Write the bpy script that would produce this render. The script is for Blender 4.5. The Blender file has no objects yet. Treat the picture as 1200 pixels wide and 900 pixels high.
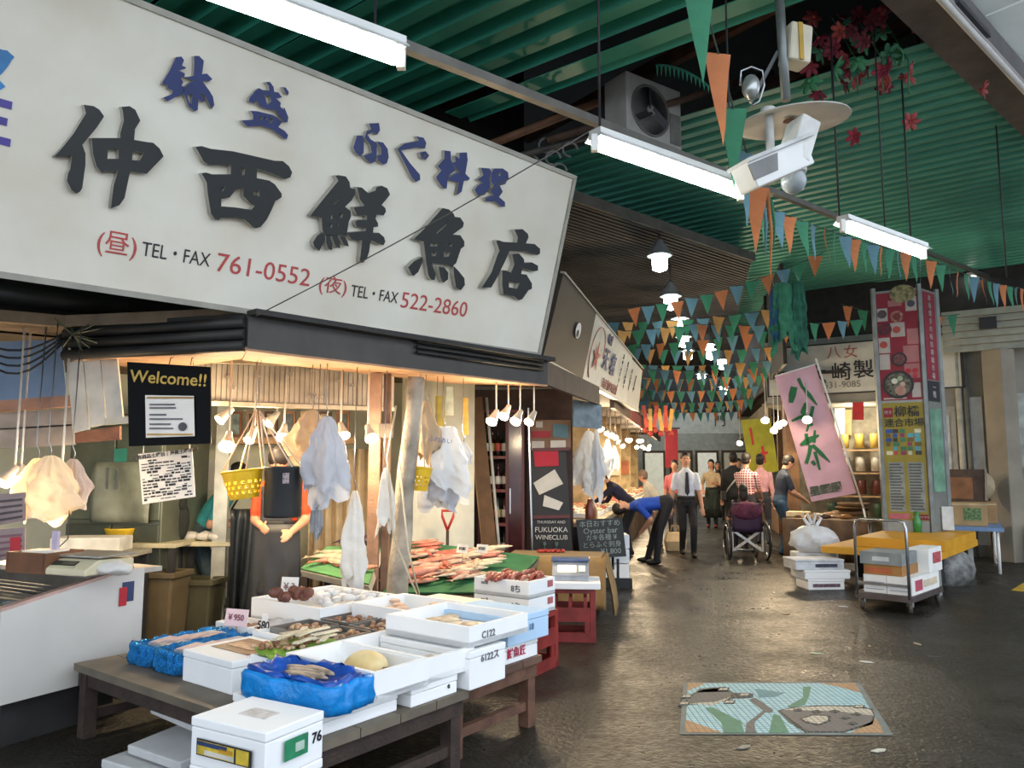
import bpy, bmesh, math, random
from mathutils import Matrix, Vector, noise
random.seed(7)
R = math.radians
sc = bpy.context.scene
COL = sc.collection
# ------------------------------------------------------------------ camera, world, exposure
EYE = 1.5; PITCH = R(6.2); F = 900.0
cam = bpy.data.cameras.new('camera'); cam.sensor_width = 36.0; cam.lens = 27.0
cam.clip_end = 300
camo = bpy.data.objects.new('camera', cam); COL.objects.link(camo)
camo.location = (0, 0, EYE); camo.rotation_euler = (R(90) + PITCH, 0, 0)
sc.camera = camo
w = bpy.data.worlds.new('overcast_sky'); sc.world = w; w.use_nodes = True
wn = w.node_tree.nodes; wl = w.node_tree.links
bg = wn['Background']
bg.inputs[0].default_value = (0.80, 0.88, 1.0, 1); bg.inputs[1].default_value = 1.15
vs = sc.view_settings
vs.view_transform = 'Standard'; vs.look = 'None'; vs.gamma = 1.0; vs.use_curve_mapping = False
vs.exposure = 1.15

# ------------------------------------------------------------------ helpers
def lin(h):
    if isinstance(h, tuple): return h
    h = h.lstrip('#'); o = []
    for i in (0, 2, 4):
        c = int(h[i:i+2], 16) / 255
        o.append(c / 12.92 if c <= 0.04045 else ((c + 0.055) / 1.055) ** 2.4)
    return tuple(o)
MC = {}
def M(col, rough=.6, metal=0., var=.18, scale=6., bump=0., emit=0., trans=0., alpha=1., spec=.5, col2=None, key=None, coat=0., transl=0.):
    """procedural material: base colour varied by noise, optional bump, emission, transmission"""
    k = key or (col, rough, metal, var, scale, bump, emit, trans, alpha, spec, col2, coat, transl)
    if k in MC: return MC[k]
    c = lin(col)
    m = bpy.data.materials.new('surface_%d' % len(MC)); m.use_nodes = True
    n = m.node_tree.nodes; l = m.node_tree.links
    b = n['Principled BSDF']
    b.inputs['Roughness'].default_value = rough; b.inputs['Metallic'].default_value = metal
    b.inputs['Specular IOR Level'].default_value = spec
    if coat: b.inputs['Coat Weight'].default_value = coat
    tc = n.new('ShaderNodeTexCoord')
    nz = n.new('ShaderNodeTexNoise'); nz.inputs['Scale'].default_value = scale; nz.inputs['Detail'].default_value = 5
    l.new(tc.outputs['Object'], nz.inputs['Vector'])
    mx = n.new('ShaderNodeMix'); mx.data_type = 'RGBA'
    d = lin(col2) if col2 else tuple(x * (1 - 2 * var) for x in c)
    if not col2: c1 = tuple(min(1, x * (1 + var * .35)) for x in c)
    else: c1 = c
    rp = n.new('ShaderNodeMapRange'); rp.inputs[1].default_value = .3; rp.inputs[2].default_value = .7
    l.new(nz.outputs[0], rp.inputs[0]); l.new(rp.outputs[0], mx.inputs[0])
    mx.inputs[6].default_value = (*c1, 1); mx.inputs[7].default_value = (*d, 1)
    l.new(mx.outputs[2], b.inputs['Base Color'])
    if bump:
        bp = n.new('ShaderNodeBump'); bp.inputs['Strength'].default_value = bump; bp.inputs['Distance'].default_value = .02
        n2 = n.new('ShaderNodeTexNoise'); n2.inputs['Scale'].default_value = scale * 6; n2.inputs['Detail'].default_value = 4
        l.new(tc.outputs['Object'], n2.inputs['Vector']); l.new(n2.outputs[0], bp.inputs['Height']); l.new(bp.outputs[0], b.inputs['Normal'])
    if emit:
        b.inputs['Emission Color'].default_value = (*c, 1); b.inputs['Emission Strength'].default_value = emit
    if trans: b.inputs['Transmission Weight'].default_value = trans
    if alpha < 1: b.inputs['Alpha'].default_value = alpha
    if transl:
        out = n['Material Output']; tr = n.new('ShaderNodeBsdfTranslucent'); l.new(mx.outputs[2], tr.inputs[0])
        ms = n.new('ShaderNodeMixShader'); ms.inputs[0].default_value = transl
        l.new(b.outputs[0], ms.inputs[1]); l.new(tr.outputs[0], ms.inputs[2]); l.new(ms.outputs[0], out.inputs[0])
    MC[k] = m
    return m
def ray(px, py):
    dx = (px - 600) / F; dz = (450 - py) / F
    return Vector((dx, math.cos(PITCH) - dz * math.sin(PITCH), math.sin(PITCH) + dz * math.cos(PITCH)))
def at(px, py, Y):            # where the line of sight meets the vertical plane y = Y
    d = ray(px, py); return Vector((0, 0, EYE)) + d * (Y / d.y)
def gz(px, py, z=0.):         # ... the horizontal plane at height z
    d = ray(px, py); return Vector((0, 0, EYE)) + d * ((z - EYE) / d.z)
def on(px, py, o, nrm):       # ... any plane
    d = ray(px, py); e = Vector((0, 0, EYE)); return e + d * ((o - e).dot(nrm) / d.dot(nrm))
def yawv(a): return Vector((math.sin(R(a)), math.cos(R(a)), 0))
def frame(o, x, y):           # matrix with local x, y in a plane, z out of it
    x = x.normalized(); z = x.cross(y).normalized(); y = z.cross(x)
    m = Matrix((x, y, z)).transposed().to_4x4(); m.translation = o; return m

class MB:
    """collects simple shapes into one mesh"""
    def __init__(s): s.v = []; s.f = []; s.mi = []; s.m = 0; s.sm = False; s.sf = []
    def add(s, vs, fs):
        b = len(s.v); s.v += [tuple(v) for v in vs]
        for f in fs: s.f.append([b + i for i in f]); s.mi.append(s.m); s.sf.append(s.sm)
        return s
    def box(s, cx, cy, cz, sx, sy, sz, mat=None):
        vs = [Vector((x * sx / 2, y * sy / 2, z * sz / 2)) for z in (-1, 1) for y in (-1, 1) for x in (-1, 1)]
        if mat is not None: vs = [mat @ v for v in vs]
        c = Vector((cx, cy, cz))
        return s.add([c + v for v in vs], [(0, 2, 3, 1), (4, 5, 7, 6), (0, 1, 5, 4), (2, 6, 7, 3), (0, 4, 6, 2), (1, 3, 7, 5)])
    def bar(s, p, q, wd, ht, up=Vector((0, 0, 1))):   # rectangular bar from p to q
        p = Vector(p); q = Vector(q); d = (q - p).normalized()
        sd = d.cross(up)
        if sd.length < 1e-4: sd = Vector((1, 0, 0))
        sd.normalize(); u = sd.cross(d)
        vs = [e + sd * (a * wd / 2) + u * (b * ht / 2) for e in (p, q) for a, b in ((-1, -1), (1, -1), (1, 1), (-1, 1))]
        return s.add(vs, [(0, 1, 2, 3), (7, 6, 5, 4), (0, 4, 5, 1), (1, 5, 6, 2), (2, 6, 7, 3), (3, 7, 4, 0)])
    def tube(s, pts, r, n=8, closed=False):
        pts = [Vector(p) for p in pts]; k = len(pts)
        rs = r if isinstance(r, (list, tuple)) else [r] * k
        rings = []; ref = None
        for i, p in enumerate(pts):
            d = (pts[min(i + 1, k - 1)] - pts[max(i - 1, 0)]).normalized()
            if ref is None: ref = Vector((0, 0, 1)) if abs(d.z) < .9 else Vector((1, 0, 0))
            a = (ref - d * ref.dot(d)).normalized(); b = d.cross(a); ref = a
            rings.append([p + (a * math.cos(2 * math.pi * j / n) + b * math.sin(2 * math.pi * j / n)) * rs[i] for j in range(n)])
        sm = s.sm; s.sm = True; s.loft(rings); s.sm = sm
        return s
    def cyl(s, p, q, r, r2=None, n=12): return s.tube([p, q], [r, r if r2 is None else r2], n)
    def loft(s, rings, cap=True):
        n = len(rings[0]); vs = [v for r_ in rings for v in r_]; fs = []
        for i in range(len(rings) - 1):
            for j in range(n):
                fs.append((i * n + j, i * n + (j + 1) % n, (i + 1) * n + (j + 1) % n, (i + 1) * n + j))
        b = len(s.v); s.add(vs, fs)
        if cap:
            sm = s.sm; s.sm = False
            s.f.append([b + j for j in range(n)][::-1]); s.mi.append(s.m); s.sf.append(False)
            s.f.append([b + (len(rings) - 1) * n + j for j in range(n)]); s.mi.append(s.m); s.sf.append(False)
            s.sm = sm
        return s
    def lathe(s, prof, n=16, c=(0, 0, 0), mat=None):
        c = Vector(c); rings = []
        for r_, z in prof:
            ring = [Vector((r_ * math.cos(2 * math.pi * j / n), r_ * math.sin(2 * math.pi * j / n), z)) for j in range(n)]
            if mat is not None: ring = [mat @ v for v in ring]
            rings.append([c + v for v in ring])
        sm = s.sm; s.sm = True; s.loft(rings, cap=True); s.sm = sm
        return s
    def ell(s, c, r, n=12, k=8, mat=None):
        if not hasattr(r, '__len__'): r = (r, r, r)
        c = Vector(c); rings = []
        for i in range(k + 1):
            t = math.pi * (i / k) * .996 + .006
            ring = [Vector((r[0] * math.sin(t) * math.cos(2 * math.pi * j / n), r[1] * math.sin(t) * math.sin(2 * math.pi * j / n), -r[2] * math.cos(t))) for j in range(n)]
            if mat is not None: ring = [mat @ v for v in ring]
            rings.append([c + v for v in ring])
        sm = s.sm; s.sm = True; s.loft(rings); s.sm = sm
        return s
    def prism(s, poly, z0, z1, mat=None):   # 2-D outline thickened along local z
        n = len(poly); vs = [Vector((x, y, z)) for z in (z0, z1) for x, y in poly]
        if mat is not None: vs = [mat @ v for v in vs]
        return s.add(vs, [tuple(range(n))[::-1], tuple(range(n, 2 * n))] + [(i, (i + 1) % n, n + (i + 1) % n, n + i) for i in range(n)])
    def quad(s, a, b, c, d): return s.add([a, b, c, d], [(0, 1, 2, 3)])
    def slab(s, a, b, c, d, th):            # a quad thickened backwards (away from its normal)
        a, b, c, d = map(Vector, (a, b, c, d)); nr = (b - a).cross(d - a).normalized() * th
        return s.add([a, b, c, d, a - nr, b - nr, c - nr, d - nr], [(0, 1, 2, 3), (7, 6, 5, 4), (0, 4, 5, 1), (1, 5, 6, 2), (2, 6, 7, 3), (3, 7, 4, 0)])
    def grid(s, fn, nu, nv, th=0.):         # parametric sheet fn(u,v) -> point
        vs = [fn(i / nu, j / nv) for j in range(nv + 1) for i in range(nu + 1)]
        fs = [(j * (nu + 1) + i, j * (nu + 1) + i + 1, (j + 1) * (nu + 1) + i + 1, (j + 1) * (nu + 1) + i) for j in range(nv) for i in range(nu)]
        sm = s.sm; s.sm = True; s.add(vs, fs); s.sm = sm
        return s
    def mesh(s, name, mats):
        me = bpy.data.meshes.new(name); me.from_pydata(s.v, [], s.f)
        for m in (mats if isinstance(mats, (list, tuple)) else [mats]): me.materials.append(m)
        me.polygons.foreach_set('material_index', s.mi); me.polygons.foreach_set('use_smooth', s.sf)
        bm = bmesh.new(); bm.from_mesh(me); bmesh.ops.recalc_face_normals(bm, faces=bm.faces); bm.to_mesh(me); bm.free()
        return me
    def build(s, name, mats, parent=None, loc=None, rz=0., bev=0., world=False, solid=0.):
        if world and parent is not None:
            inv = parent_matrix(parent).inverted(); s.v = [tuple(inv @ Vector(v)) for v in s.v]
        o = bpy.data.objects.new(name, s.mesh(name, mats)); COL.objects.link(o)
        if parent is not None: o.parent = parent
        if loc is not None: o.location = loc
        o.rotation_euler.z = rz
        if solid:
            md = o.modifiers.new('thickness', 'SOLIDIFY'); md.thickness = solid; md.offset = 0
        if bev:
            md = o.modifiers.new('edge', 'BEVEL'); md.width = bev; md.segments = 2; md.limit_method = 'ANGLE'; md.angle_limit = R(40)
        return o
def parent_matrix(o):
    m = Matrix.Translation(o.location) @ o.rotation_euler.to_matrix().to_4x4()
    return parent_matrix(o.parent) @ m if o.parent else m
def tag(o, label, cat, group=None):
    o['label'] = label; o['category'] = cat
    if group: o['group'] = group
    return o
def thing(name, label, cat, loc=(0, 0, 0), yaw=0., group=None):
    o = bpy.data.objects.new(name, None); COL.objects.link(o); o.empty_display_size = .1
    o.location = loc; o.rotation_euler = (0, 0, -R(yaw))
    return tag(o, label, cat, group)
def struct(o): o['kind'] = 'structure'; return o
def place(me, name, parent=None, loc=(0, 0, 0), rot=(0, 0, 0)):   # another object on shared mesh data
    o = bpy.data.objects.new(name, me); COL.objects.link(o); o.location = loc; o.rotation_euler = rot
    if parent is not None: o.parent = parent
    return o
def dup(root, loc, yaw, label=None, group=None):
    r_ = root.copy(); COL.objects.link(r_); r_.location = loc; r_.rotation_euler = (0, 0, -R(yaw))
    if label: r_['label'] = label
    if group: r_['group'] = group
    for ch in root.children:
        c = ch.copy(); COL.objects.link(c); c.parent = r_
        for g in ch.children:
            d = g.copy(); COL.objects.link(d); d.parent = c
    return r_
def curve_mesh(o, name):
    COL.objects.link(o); dg = bpy.context.evaluated_depsgraph_get(); dg.update()
    me = bpy.data.meshes.new_from_object(o.evaluated_get(dg)); me.name = name
    cu = o.data; bpy.data.objects.remove(o); bpy.data.curves.remove(cu)
    return me
def text(body, size, mat, mtx, parent=None, name='lettering', depth=.002, bold=0., align='CENTER', spacing=1., xscale=1.):
    cu = bpy.data.curves.new('t', 'FONT'); cu.body = body; cu.size = size; cu.extrude = depth; cu.offset = bold * size
    cu.align_x = align; cu.align_y = 'CENTER'; cu.space_character = spacing; cu.resolution_u = 3
    me = curve_mesh(bpy.data.objects.new('t', cu), name)
    if xscale != 1: me.transform(Matrix.Diagonal((xscale, 1, 1, 1)))
    me.transform((parent_matrix(parent).inverted() if parent is not None else Matrix()) @ mtx)
    me.materials.clear(); me.materials.append(mat)
    o = bpy.data.objects.new(name, me); COL.objects.link(o)
    if parent is not None: o.parent = parent
    return o
def cutout(polys, depth, name, mats):
    """polys: [(outline, [holes])] in plane coordinates -> thick letters; mats = face, side"""
    cu = bpy.data.curves.new('c', 'CURVE'); cu.dimensions = '2D'; cu.fill_mode = 'BOTH'; cu.extrude = depth / 2
    for pl in polys:
        sp = cu.splines.new('POLY'); sp.points.add(len(pl) - 1); sp.use_cyclic_u = True
        for i, (x, y) in enumerate(pl): sp.points[i].co = (x, y, 0, 1)
    me = curve_mesh(bpy.data.objects.new('c', cu), name)
    me.materials.clear()
    for m in mats: me.materials.append(m)
    for p in me.polygons: p.material_index = 0 if p.normal.z > .5 or len(mats) == 1 else 1
    return me
def emis(col, strength): return M(col, emit=strength, var=0, rough=.5)
def point(loc, energy, col, r=.05, name='lamp_glow'):
    l = bpy.data.lights.new(name, 'POINT'); l.energy = energy; l.color = col; l.shadow_soft_size = r
    o = bpy.data.objects.new(name, l); COL.objects.link(o); o.location = loc; return o
# common finishes
WHITE = M('#e9e8e2', .55, var=.05); EPS = M('#f3f4f3', .75, var=.03, scale=3); EPSB = M('#b5d3ee', .75, var=.03)
BLACK = M('#141516', .5, var=.1); DARK = M('#26262a', .6, var=.15); ORD = ('first', 'second', 'third', 'fourth', 'fifth', 'sixth', 'seventh', 'eighth', 'ninth', 'tenth', 'eleventh', 'twelfth', 'thirteenth', 'fourteenth', 'fifteenth', 'sixteenth')
STEEL = M('#8d9092', .35, .9, var=.1); CHROME = M('#b5b8ba', .25, .9, var=.05)
WOOD = M('#6b4a38', .7, var=.25, scale=9, bump=.3); WOODD = M('#3e3028', .75, var=.25, scale=9, bump=.3); WOODL = M('#b8946c', .7, var=.2, scale=9, bump=.2)
PAPER = M('#ece8df', .8, var=.04); RED = M('#b92632', .6, var=.1); GREENS = M('#3f8a55', .6, var=.15); CARD = M('#b08a5c', .85, var=.12)
BAGW = M('#eceff2', .35, var=.04, scale=4, bump=.4, transl=.35); INK = M('#1c1c22', .6, var=0); CREAM = M('#e2ddc6', .7, var=.08)
# ------------------------------------------------------------------ setting
U2 = yawv(48); N2 = Vector((U2.y, -U2.x, 0))                 # canopy: along, outward
QV = Vector((math.cos(R(52)), math.sin(R(52)), 0)); RV = Vector((-math.sin(R(52)), math.cos(R(52)), 0))   # across / along the roof ribs
VA = yawv(13.4); WA = Vector((VA.y, -VA.x, 0))               # alley: along, right
def CN(a, b, z): return U2 * a + N2 * b + Vector((0, 0, z))
def AL(l, w_, z): return VA * l + WA * w_ + Vector((0, 0, z))
ZC = 4.9
def floor_mat():
    m = bpy.data.materials.new('wet_asphalt'); m.use_nodes = True; n = m.node_tree.nodes; l = m.node_tree.links; b = n['Principled BSDF']
    tc = n.new('ShaderNodeTexCoord')
    def noise(s, d): x = n.new('ShaderNodeTexNoise'); x.inputs['Scale'].default_value = s; x.inputs['Detail'].default_value = d; l.new(tc.outputs['Object'], x.inputs['Vector']); return x
    big = noise(.45, 4); mid = noise(2.3, 6); fine = noise(42, 3); grit = noise(19, 6)
    r1 = n.new('ShaderNodeValToRGB'); r1.color_ramp.elements[0].position = .35; r1.color_ramp.elements[1].position = .7
    r1.color_ramp.elements[0].color = (*lin('#28261f'), 1); r1.color_ramp.elements[1].color = (*lin('#403c32'), 1)
    l.new(big.outputs[0], r1.inputs[0])
    mx = n.new('ShaderNodeMix'); mx.data_type = 'RGBA'; mx.blend_type = 'MULTIPLY'; mx.inputs[0].default_value = .55
    r2 = n.new('ShaderNodeValToRGB'); r2.color_ramp.elements[0].position = .3; r2.color_ramp.elements[1].position = .75
    r2.color_ramp.elements[0].color = (.35, .33, .3, 1); r2.color_ramp.elements[1].color = (1, 1, 1, 1)
    l.new(mid.outputs[0], r2.inputs[0]); l.new(r1.outputs[0], mx.inputs[6]); l.new(r2.outputs[0], mx.inputs[7])
    m2 = n.new('ShaderNodeMix'); m2.data_type = 'RGBA'; m2.blend_type = 'MULTIPLY'; m2.inputs[0].default_value = .5
    l.new(mx.outputs[2], m2.inputs[6]); l.new(fine.outputs[0], m2.inputs[7]); l.new(m2.outputs[2], b.inputs['Base Color'])
    b.inputs['Specular IOR Level'].default_value = .4
    rr = n.new('ShaderNodeMapRange'); rr.inputs[1].default_value = .35; rr.inputs[2].default_value = .65; rr.inputs[3].default_value = .24; rr.inputs[4].default_value = .58
    av = n.new('ShaderNodeMix'); av.inputs[0].default_value = .45; l.new(mid.outputs[0], av.inputs[2]); l.new(grit.outputs[0], av.inputs[3]); l.new(av.outputs[0], rr.inputs[0]); l.new(rr.outputs[0], b.inputs['Roughness'])
    bp = n.new('ShaderNodeBump'); bp.inputs['Strength'].default_value = .55; bp.inputs['Distance'].default_value = .014
    ad = n.new('ShaderNodeMath'); l.new(fine.outputs[0], ad.inputs[0]); l.new(grit.outputs[0], ad.inputs[1]); l.new(ad.outputs[0], bp.inputs['Height']); l.new(bp.outputs[0], b.inputs['Normal'])
    return m
mb = MB(); mb.box(3, 17, -.1, 50, 60, .2); struct(mb.build('floor', floor_mat()))
# yellow paint patch and pale seam on the road
mb = MB(); pts = [gz(1185, 692), gz(1205, 680), gz(1240, 690), gz(1205, 694)]
mb.prism([(p.x, p.y) for p in pts], .001, .005); struct(mb.build('trim_1', M('#c8a02c', .6)))

# green canopy of ribbed steel sheets
GREEN = M('#369a80', .45, .0, var=.22, scale=.9, spec=.5); GREEN2 = M('#52a892', .5, .0, var=.16, scale=.7)
ceil = bpy.data.objects.new('ceiling', None); COL.objects.link(ceil); struct(ceil)
def sheet(q0, n, pitch, dep, b0, b1, z, mat, lip=.38, slope=0.):
    mb = MB(); prof = []
    for k in range(n):
        q = q0 + k * pitch
        prof += [(q, 0), (q + pitch * lip, 0), (q + pitch * (lip + .14), dep), (q + pitch * .86, dep)]
    prof.append((q0 + n * pitch, 0))
    top = []; QN = QV.dot(N2); RN = RV.dot(N2)
    for b in (b0, b1):
        for q, h in prof:
            p = (b - q * QN) / RN; v = QV * q + RV * p; top.append(Vector((v.x, v.y, z + h + slope * (q - q0))))
    k = len(prof); mb.add(top, [(i, i + 1, k + i + 1, k + i) for i in range(k - 1)])
    return mb.build('roof_sheet', mat, ceil, solid=.008)
q = -3.0
while q < 5.0:
    sheet(q, 3 if q < 4.3 else 2, .305, .10, -2.05, -6.4, ZC + (.0 if int(q * 10) % 2 else .02), GREEN); q += .93
# torn edge: two sheets that hang lower along the gap
sheet(5.10, 1, .30, .05, -2.05, -5.6, ZC - .05, GREEN, .6)
q = 6.68
while q < 19:
    sheet(q, 6, .2067, .05, -2.05, -10.5, ZC + .01, GREEN2, .42); q += 1.24
# attic over the canopy, dark, seen through the gap
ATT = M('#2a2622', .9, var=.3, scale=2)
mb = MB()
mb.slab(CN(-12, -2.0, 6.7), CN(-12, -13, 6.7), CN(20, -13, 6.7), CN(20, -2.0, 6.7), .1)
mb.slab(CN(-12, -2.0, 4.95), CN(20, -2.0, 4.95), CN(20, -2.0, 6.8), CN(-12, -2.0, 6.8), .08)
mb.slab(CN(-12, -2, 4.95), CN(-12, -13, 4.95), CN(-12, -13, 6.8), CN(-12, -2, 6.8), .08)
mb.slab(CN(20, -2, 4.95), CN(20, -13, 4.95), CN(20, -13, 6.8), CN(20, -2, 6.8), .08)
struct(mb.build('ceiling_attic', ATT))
# joists inside the attic
mb = MB()
for a in (3.2, 4.4, 5.6, 6.8): mb.bar(CN(a, -2.1, 5.35), CN(a + .3, -6.3, 5.35), .08, .14)
struct(mb.build('trim_2', M('#5b3a2a', .8, var=.3)))
# edge beam, white rail, pale edge panels
mb = MB(); mb.bar(CN(-10, -1.96, 4.93), CN(18, -1.96, 4.93), .3, .1); struct(mb.build('trim_3', M('#6d6560', .7, var=.15)))
mb = MB(); mb.cyl(CN(-10, -1.80, 4.86), CN(18, -1.80, 4.86), .028, n=8); struct(mb.build('trim_4', WHITE))
edge = bpy.data.objects.new('ceiling_edge', None); COL.objects.link(edge); struct(edge)
EDG = M('#dfe2df', .5, var=.05, scale=2, transl=.5)
for i in range(12):
    a = -4 + i * 1.5; mb = MB()
    mb.slab(CN(a, -1.72, 4.98), CN(a, -.55, 5.02), CN(a + 1.47, -.55, 5.02), CN(a + 1.47, -1.72, 4.98), -.02); mb.build('edge_panel', EDG, edge)
for i in range(5):
    mb = MB(); a = 1.2 + i * 2.4; mb.bar(CN(a, -1.76, 4.93), CN(a + .7, -1.76, 4.93), .03, .05); mb.build('bracket', DARK, edge)

# alley roof, darker and lower, sheets laid across
DROOF = M('#46423e', .8, .1, var=.25, scale=1.5)
ar = bpy.data.objects.new('ceiling_alley', None); COL.objects.link(ar); struct(ar)
def alley_sheet(i):
    mb = MB(); l0 = i * 1.2; prof = []
    n = 8; pitch = 1.2 / n
    for k in range(n):
        x = l0 + k * pitch; prof += [(x, 0), (x + pitch * .5, .0), (x + pitch * .6, .03), (x + pitch * .9, .03)]
    prof.append((l0 + 1.2, 0)); vs = []
    for s_ in (0, 1):
        for x, h in prof:
            a0 = CN(3.0, -5.6, 0) if s_ == 0 else CN(9.6, -5.6, 0)     # the front edge runs with the canopy
            v = a0 + VA * x; vs.append(Vector((v.x, v.y, 4.42 + h)))
    k = len(prof); mb.add(vs, [(j, j + 1, k + j + 1, k + j) for j in range(k - 1)])
    mb.build('roof_sheet', DROOF, ar, solid=.008)
for i in range(12): alley_sheet(i)
mb = MB(); mb.bar(CN(3.0, -5.57, 4.44), CN(9.6, -5.57, 4.44), .05, .12); mb.build('eave_board', M('#57534c', .8), ar)
# walls round the stalls
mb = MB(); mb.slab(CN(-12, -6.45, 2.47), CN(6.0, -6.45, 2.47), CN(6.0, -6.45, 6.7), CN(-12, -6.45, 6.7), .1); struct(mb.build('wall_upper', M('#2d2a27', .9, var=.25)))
mb = MB(); BW0, BW1 = Vector((-7.5, 6.95, 0)), Vector((-.72, 9.02, 0)); Z25 = Vector((0, 0, 2.5))
mb.slab(BW0, BW1, BW1 + Z25, BW0 + Z25, .1); struct(mb.build('wall_back', M('#c9cbb4', .7, var=.12, scale=2)))
PW0, PW1 = Vector((-1.12, 8.0, 0)), Vector((-.42, 8.62, 0))
mb = MB(); mb.slab(PW0, PW1, PW1 + Z25, PW0 + Z25, .05); struct(mb.build('wall_partition', CREAM))
mb = MB(); mb.slab(Vector((-.95, 9.9, 0)), Vector((.78, 9.9, 0)), Vector((.78, 9.9, 2.5)), Vector((-.95, 9.9, 2.5)), .08); struct(mb.build('wall_niche', M('#5a4236', .8, var=.2)))
mb = MB(); mb.slab(BW0, BW0 + Vector((1.1, -3.4, 0)), BW0 + Vector((1.1, -3.4, 2.5)), BW0 + Vector((0, 0, 2.5)), -.06); struct(mb.build('wall_left', M('#9aa08f', .8)))
mb = MB(); z = 2.47
mb.prism([(-7.6, 6.9), (-6.2, 3.4), (-3.1, 5.25), (-1.75, 4.98), (.25, 7.1), (1.0, 9.4), (-.1, 9.3)], z, z + .08); struct(mb.build('ceiling_stall', M('#8d7a64', .8, var=.2)))
# alley side walls and far end
mb = MB(); mb.slab(AL(9.0, -3.6, 0), AL(33, -3.6, 0), AL(33, -3.6, 4.5), AL(9.0, -3.6, 4.5), .1); struct(mb.build('wall_alley_left', M('#8a7f6c', .8, var=.2)))
mb = MB(); mb.slab(AL(33, 4.2, 0), AL(15.5, 4.2, 0), AL(15.5, 4.2, 4.9), AL(33, 4.2, 4.9), .1); struct(mb.build('wall_alley_right', M('#6c6558', .8, var=.2)))
mb = MB(); mb.slab(AL(15.2, 1.45, 3.25), AL(15.2, 4.3, 3.25), AL(33, 4.3, 3.25), AL(33, 1.45, 3.25), -.05)
mb.slab(AL(33, 1.45, 3.2), AL(13.3, 1.45, 3.2), AL(13.3, 1.45, 4.95), AL(33, 1.45, 4.95), .06); struct(mb.build('ceiling_right_stalls', M('#3c3832', .9, var=.2)))
mb = MB(); mb.slab(AL(33, -3.6, 0), AL(33, 4.3, 0), AL(33, 4.3, 6.5), AL(33, -3.6, 6.5), .1); struct(mb.build('wall_end', M('#b7b7a4', .7, var=.12)))
# pale cross beam at the far end with dark characters and the doors below it
mb = MB(); mb.box(0, 0, 0, 7.6, .25, .75, Matrix.Rotation(-R(13.4), 3, 'Z')); mb.v = [tuple(Vector(v) + AL(28, .2, 3.05)) for v in mb.v]
mb2 = MB(); mb2.slab(AL(28.3, -3.6, 3.42), AL(28.3, 4.3, 3.42), AL(28.3, 4.3, 6.4), AL(28.3, -3.6, 6.4), .1); struct(mb2.build('wall_end_dark_screen', M('#2a2826', .9, var=.2)))  # dark wall added to keep the far end dark above the beam
beam_far = struct(mb.build('trim_5', M('#b9bdaf', .6, var=.1)))
text('門', .42, INK, frame(AL(27.85, .85, 3.1), WA, Vector((0, 0, 1))), beam_far, 'painted_character', .004)
for i, (w_, c) in enumerate(((-1.7, '#d8d4bd'), (-.6, '#9a8f74'), (.45, '#d5d2c0'), (1.5, '#8f8a76'))):
    m = Matrix.Rotation(-R(13.4), 3, 'Z'); mb = MB(); mb.box(0, 0, 1.1, .95, .06, 2.2, m); o = mb.build('door_%d' % (i + 1), M('#5f4a36', .6), loc=AL(32.85, w_, 0)); struct(o)
    mb = MB(); mb.box(0, 0, 1.2, .75, .08, 1.8, m); mb.build('pane', M(c, .4, emit=.25, var=.1), o)
# right-hand shop front
FD = Vector((.8376, -.546, 0)); FN = Vector((-.546, -.8376, 0)); F0 = Vector((5.1, 15.0, 0))
def FC(t, n_, z): return F0 + FD * t + FN * n_ + Vector((0, 0, z))
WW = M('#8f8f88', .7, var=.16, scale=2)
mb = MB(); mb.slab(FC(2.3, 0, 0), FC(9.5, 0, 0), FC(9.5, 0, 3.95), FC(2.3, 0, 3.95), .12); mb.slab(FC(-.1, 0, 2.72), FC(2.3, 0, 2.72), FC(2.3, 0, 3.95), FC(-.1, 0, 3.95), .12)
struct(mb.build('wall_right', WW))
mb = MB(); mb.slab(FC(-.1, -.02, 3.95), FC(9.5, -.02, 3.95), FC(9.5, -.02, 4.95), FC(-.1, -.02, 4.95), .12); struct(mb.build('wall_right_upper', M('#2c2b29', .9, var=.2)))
mb = MB(); mb.slab(FC(-.2, -1.6, 0), FC(2.6, -1.6, 0), FC(2.6, -1.6, 2.8), FC(-.2, -1.6, 2.8), .08); mb.slab(FC(-.2, -1.6, 2.75), FC(2.6, -1.6, 2.75), FC(2.6, 0, 2.75), FC(-.2, 0, 2.75), -.05)
struct(mb.build('wall_shop_interior', M('#a59c86', .8, var=.25)))
# far side street wall, closing the canopy on the right
mb = MB(); mb.slab(FC(9.5, 0, 0), FC(14, 0, 0), FC(14, 0, 4.95), FC(9.5, 0, 4.95), .12); struct(mb.build('wall_far_right', M('#77746c', .8)))
# ------------------------------------------------------------------ big shop sign
UD = yawv(45.5); ND = Vector((UD.y, -UD.x, 0)); SB = Vector((.25, 6.9, 2.5))       # bottom right corner
SUP = (ND * .454 + Vector((0, 0, 1.57))); SH = SUP.length; SUP = SUP.normalized()
SNR = UD.cross(SUP).normalized()                       # face normal, towards the street
L_SIGN = 6.2
SM = frame(SB - UD * L_SIGN, UD, SUP)
def sp(px, py): v = on(px, py, SB, SNR) - (SB - UD * L_SIGN); return (v.dot(UD), v.dot(SUP))
SIGNW = M('#e4e1d6', .5, var=.05, scale=1.3, col2='#d0c7b5')
sign = thing('shop_sign', 'big white shop sign board with raised black and blue brush characters above the fish stall', 'sign', SB - UD * L_SIGN / 2)
mb = MB(); mb.box(L_SIGN / 2, SH / 2, -.14, L_SIGN, SH, .28); mb.v = [tuple(SM @ Vector(v)) for v in mb.v]; mb.build('board', SIGNW, sign, world=True)
FRM = M('#a9a69b', .5, .3, var=.12)
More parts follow.
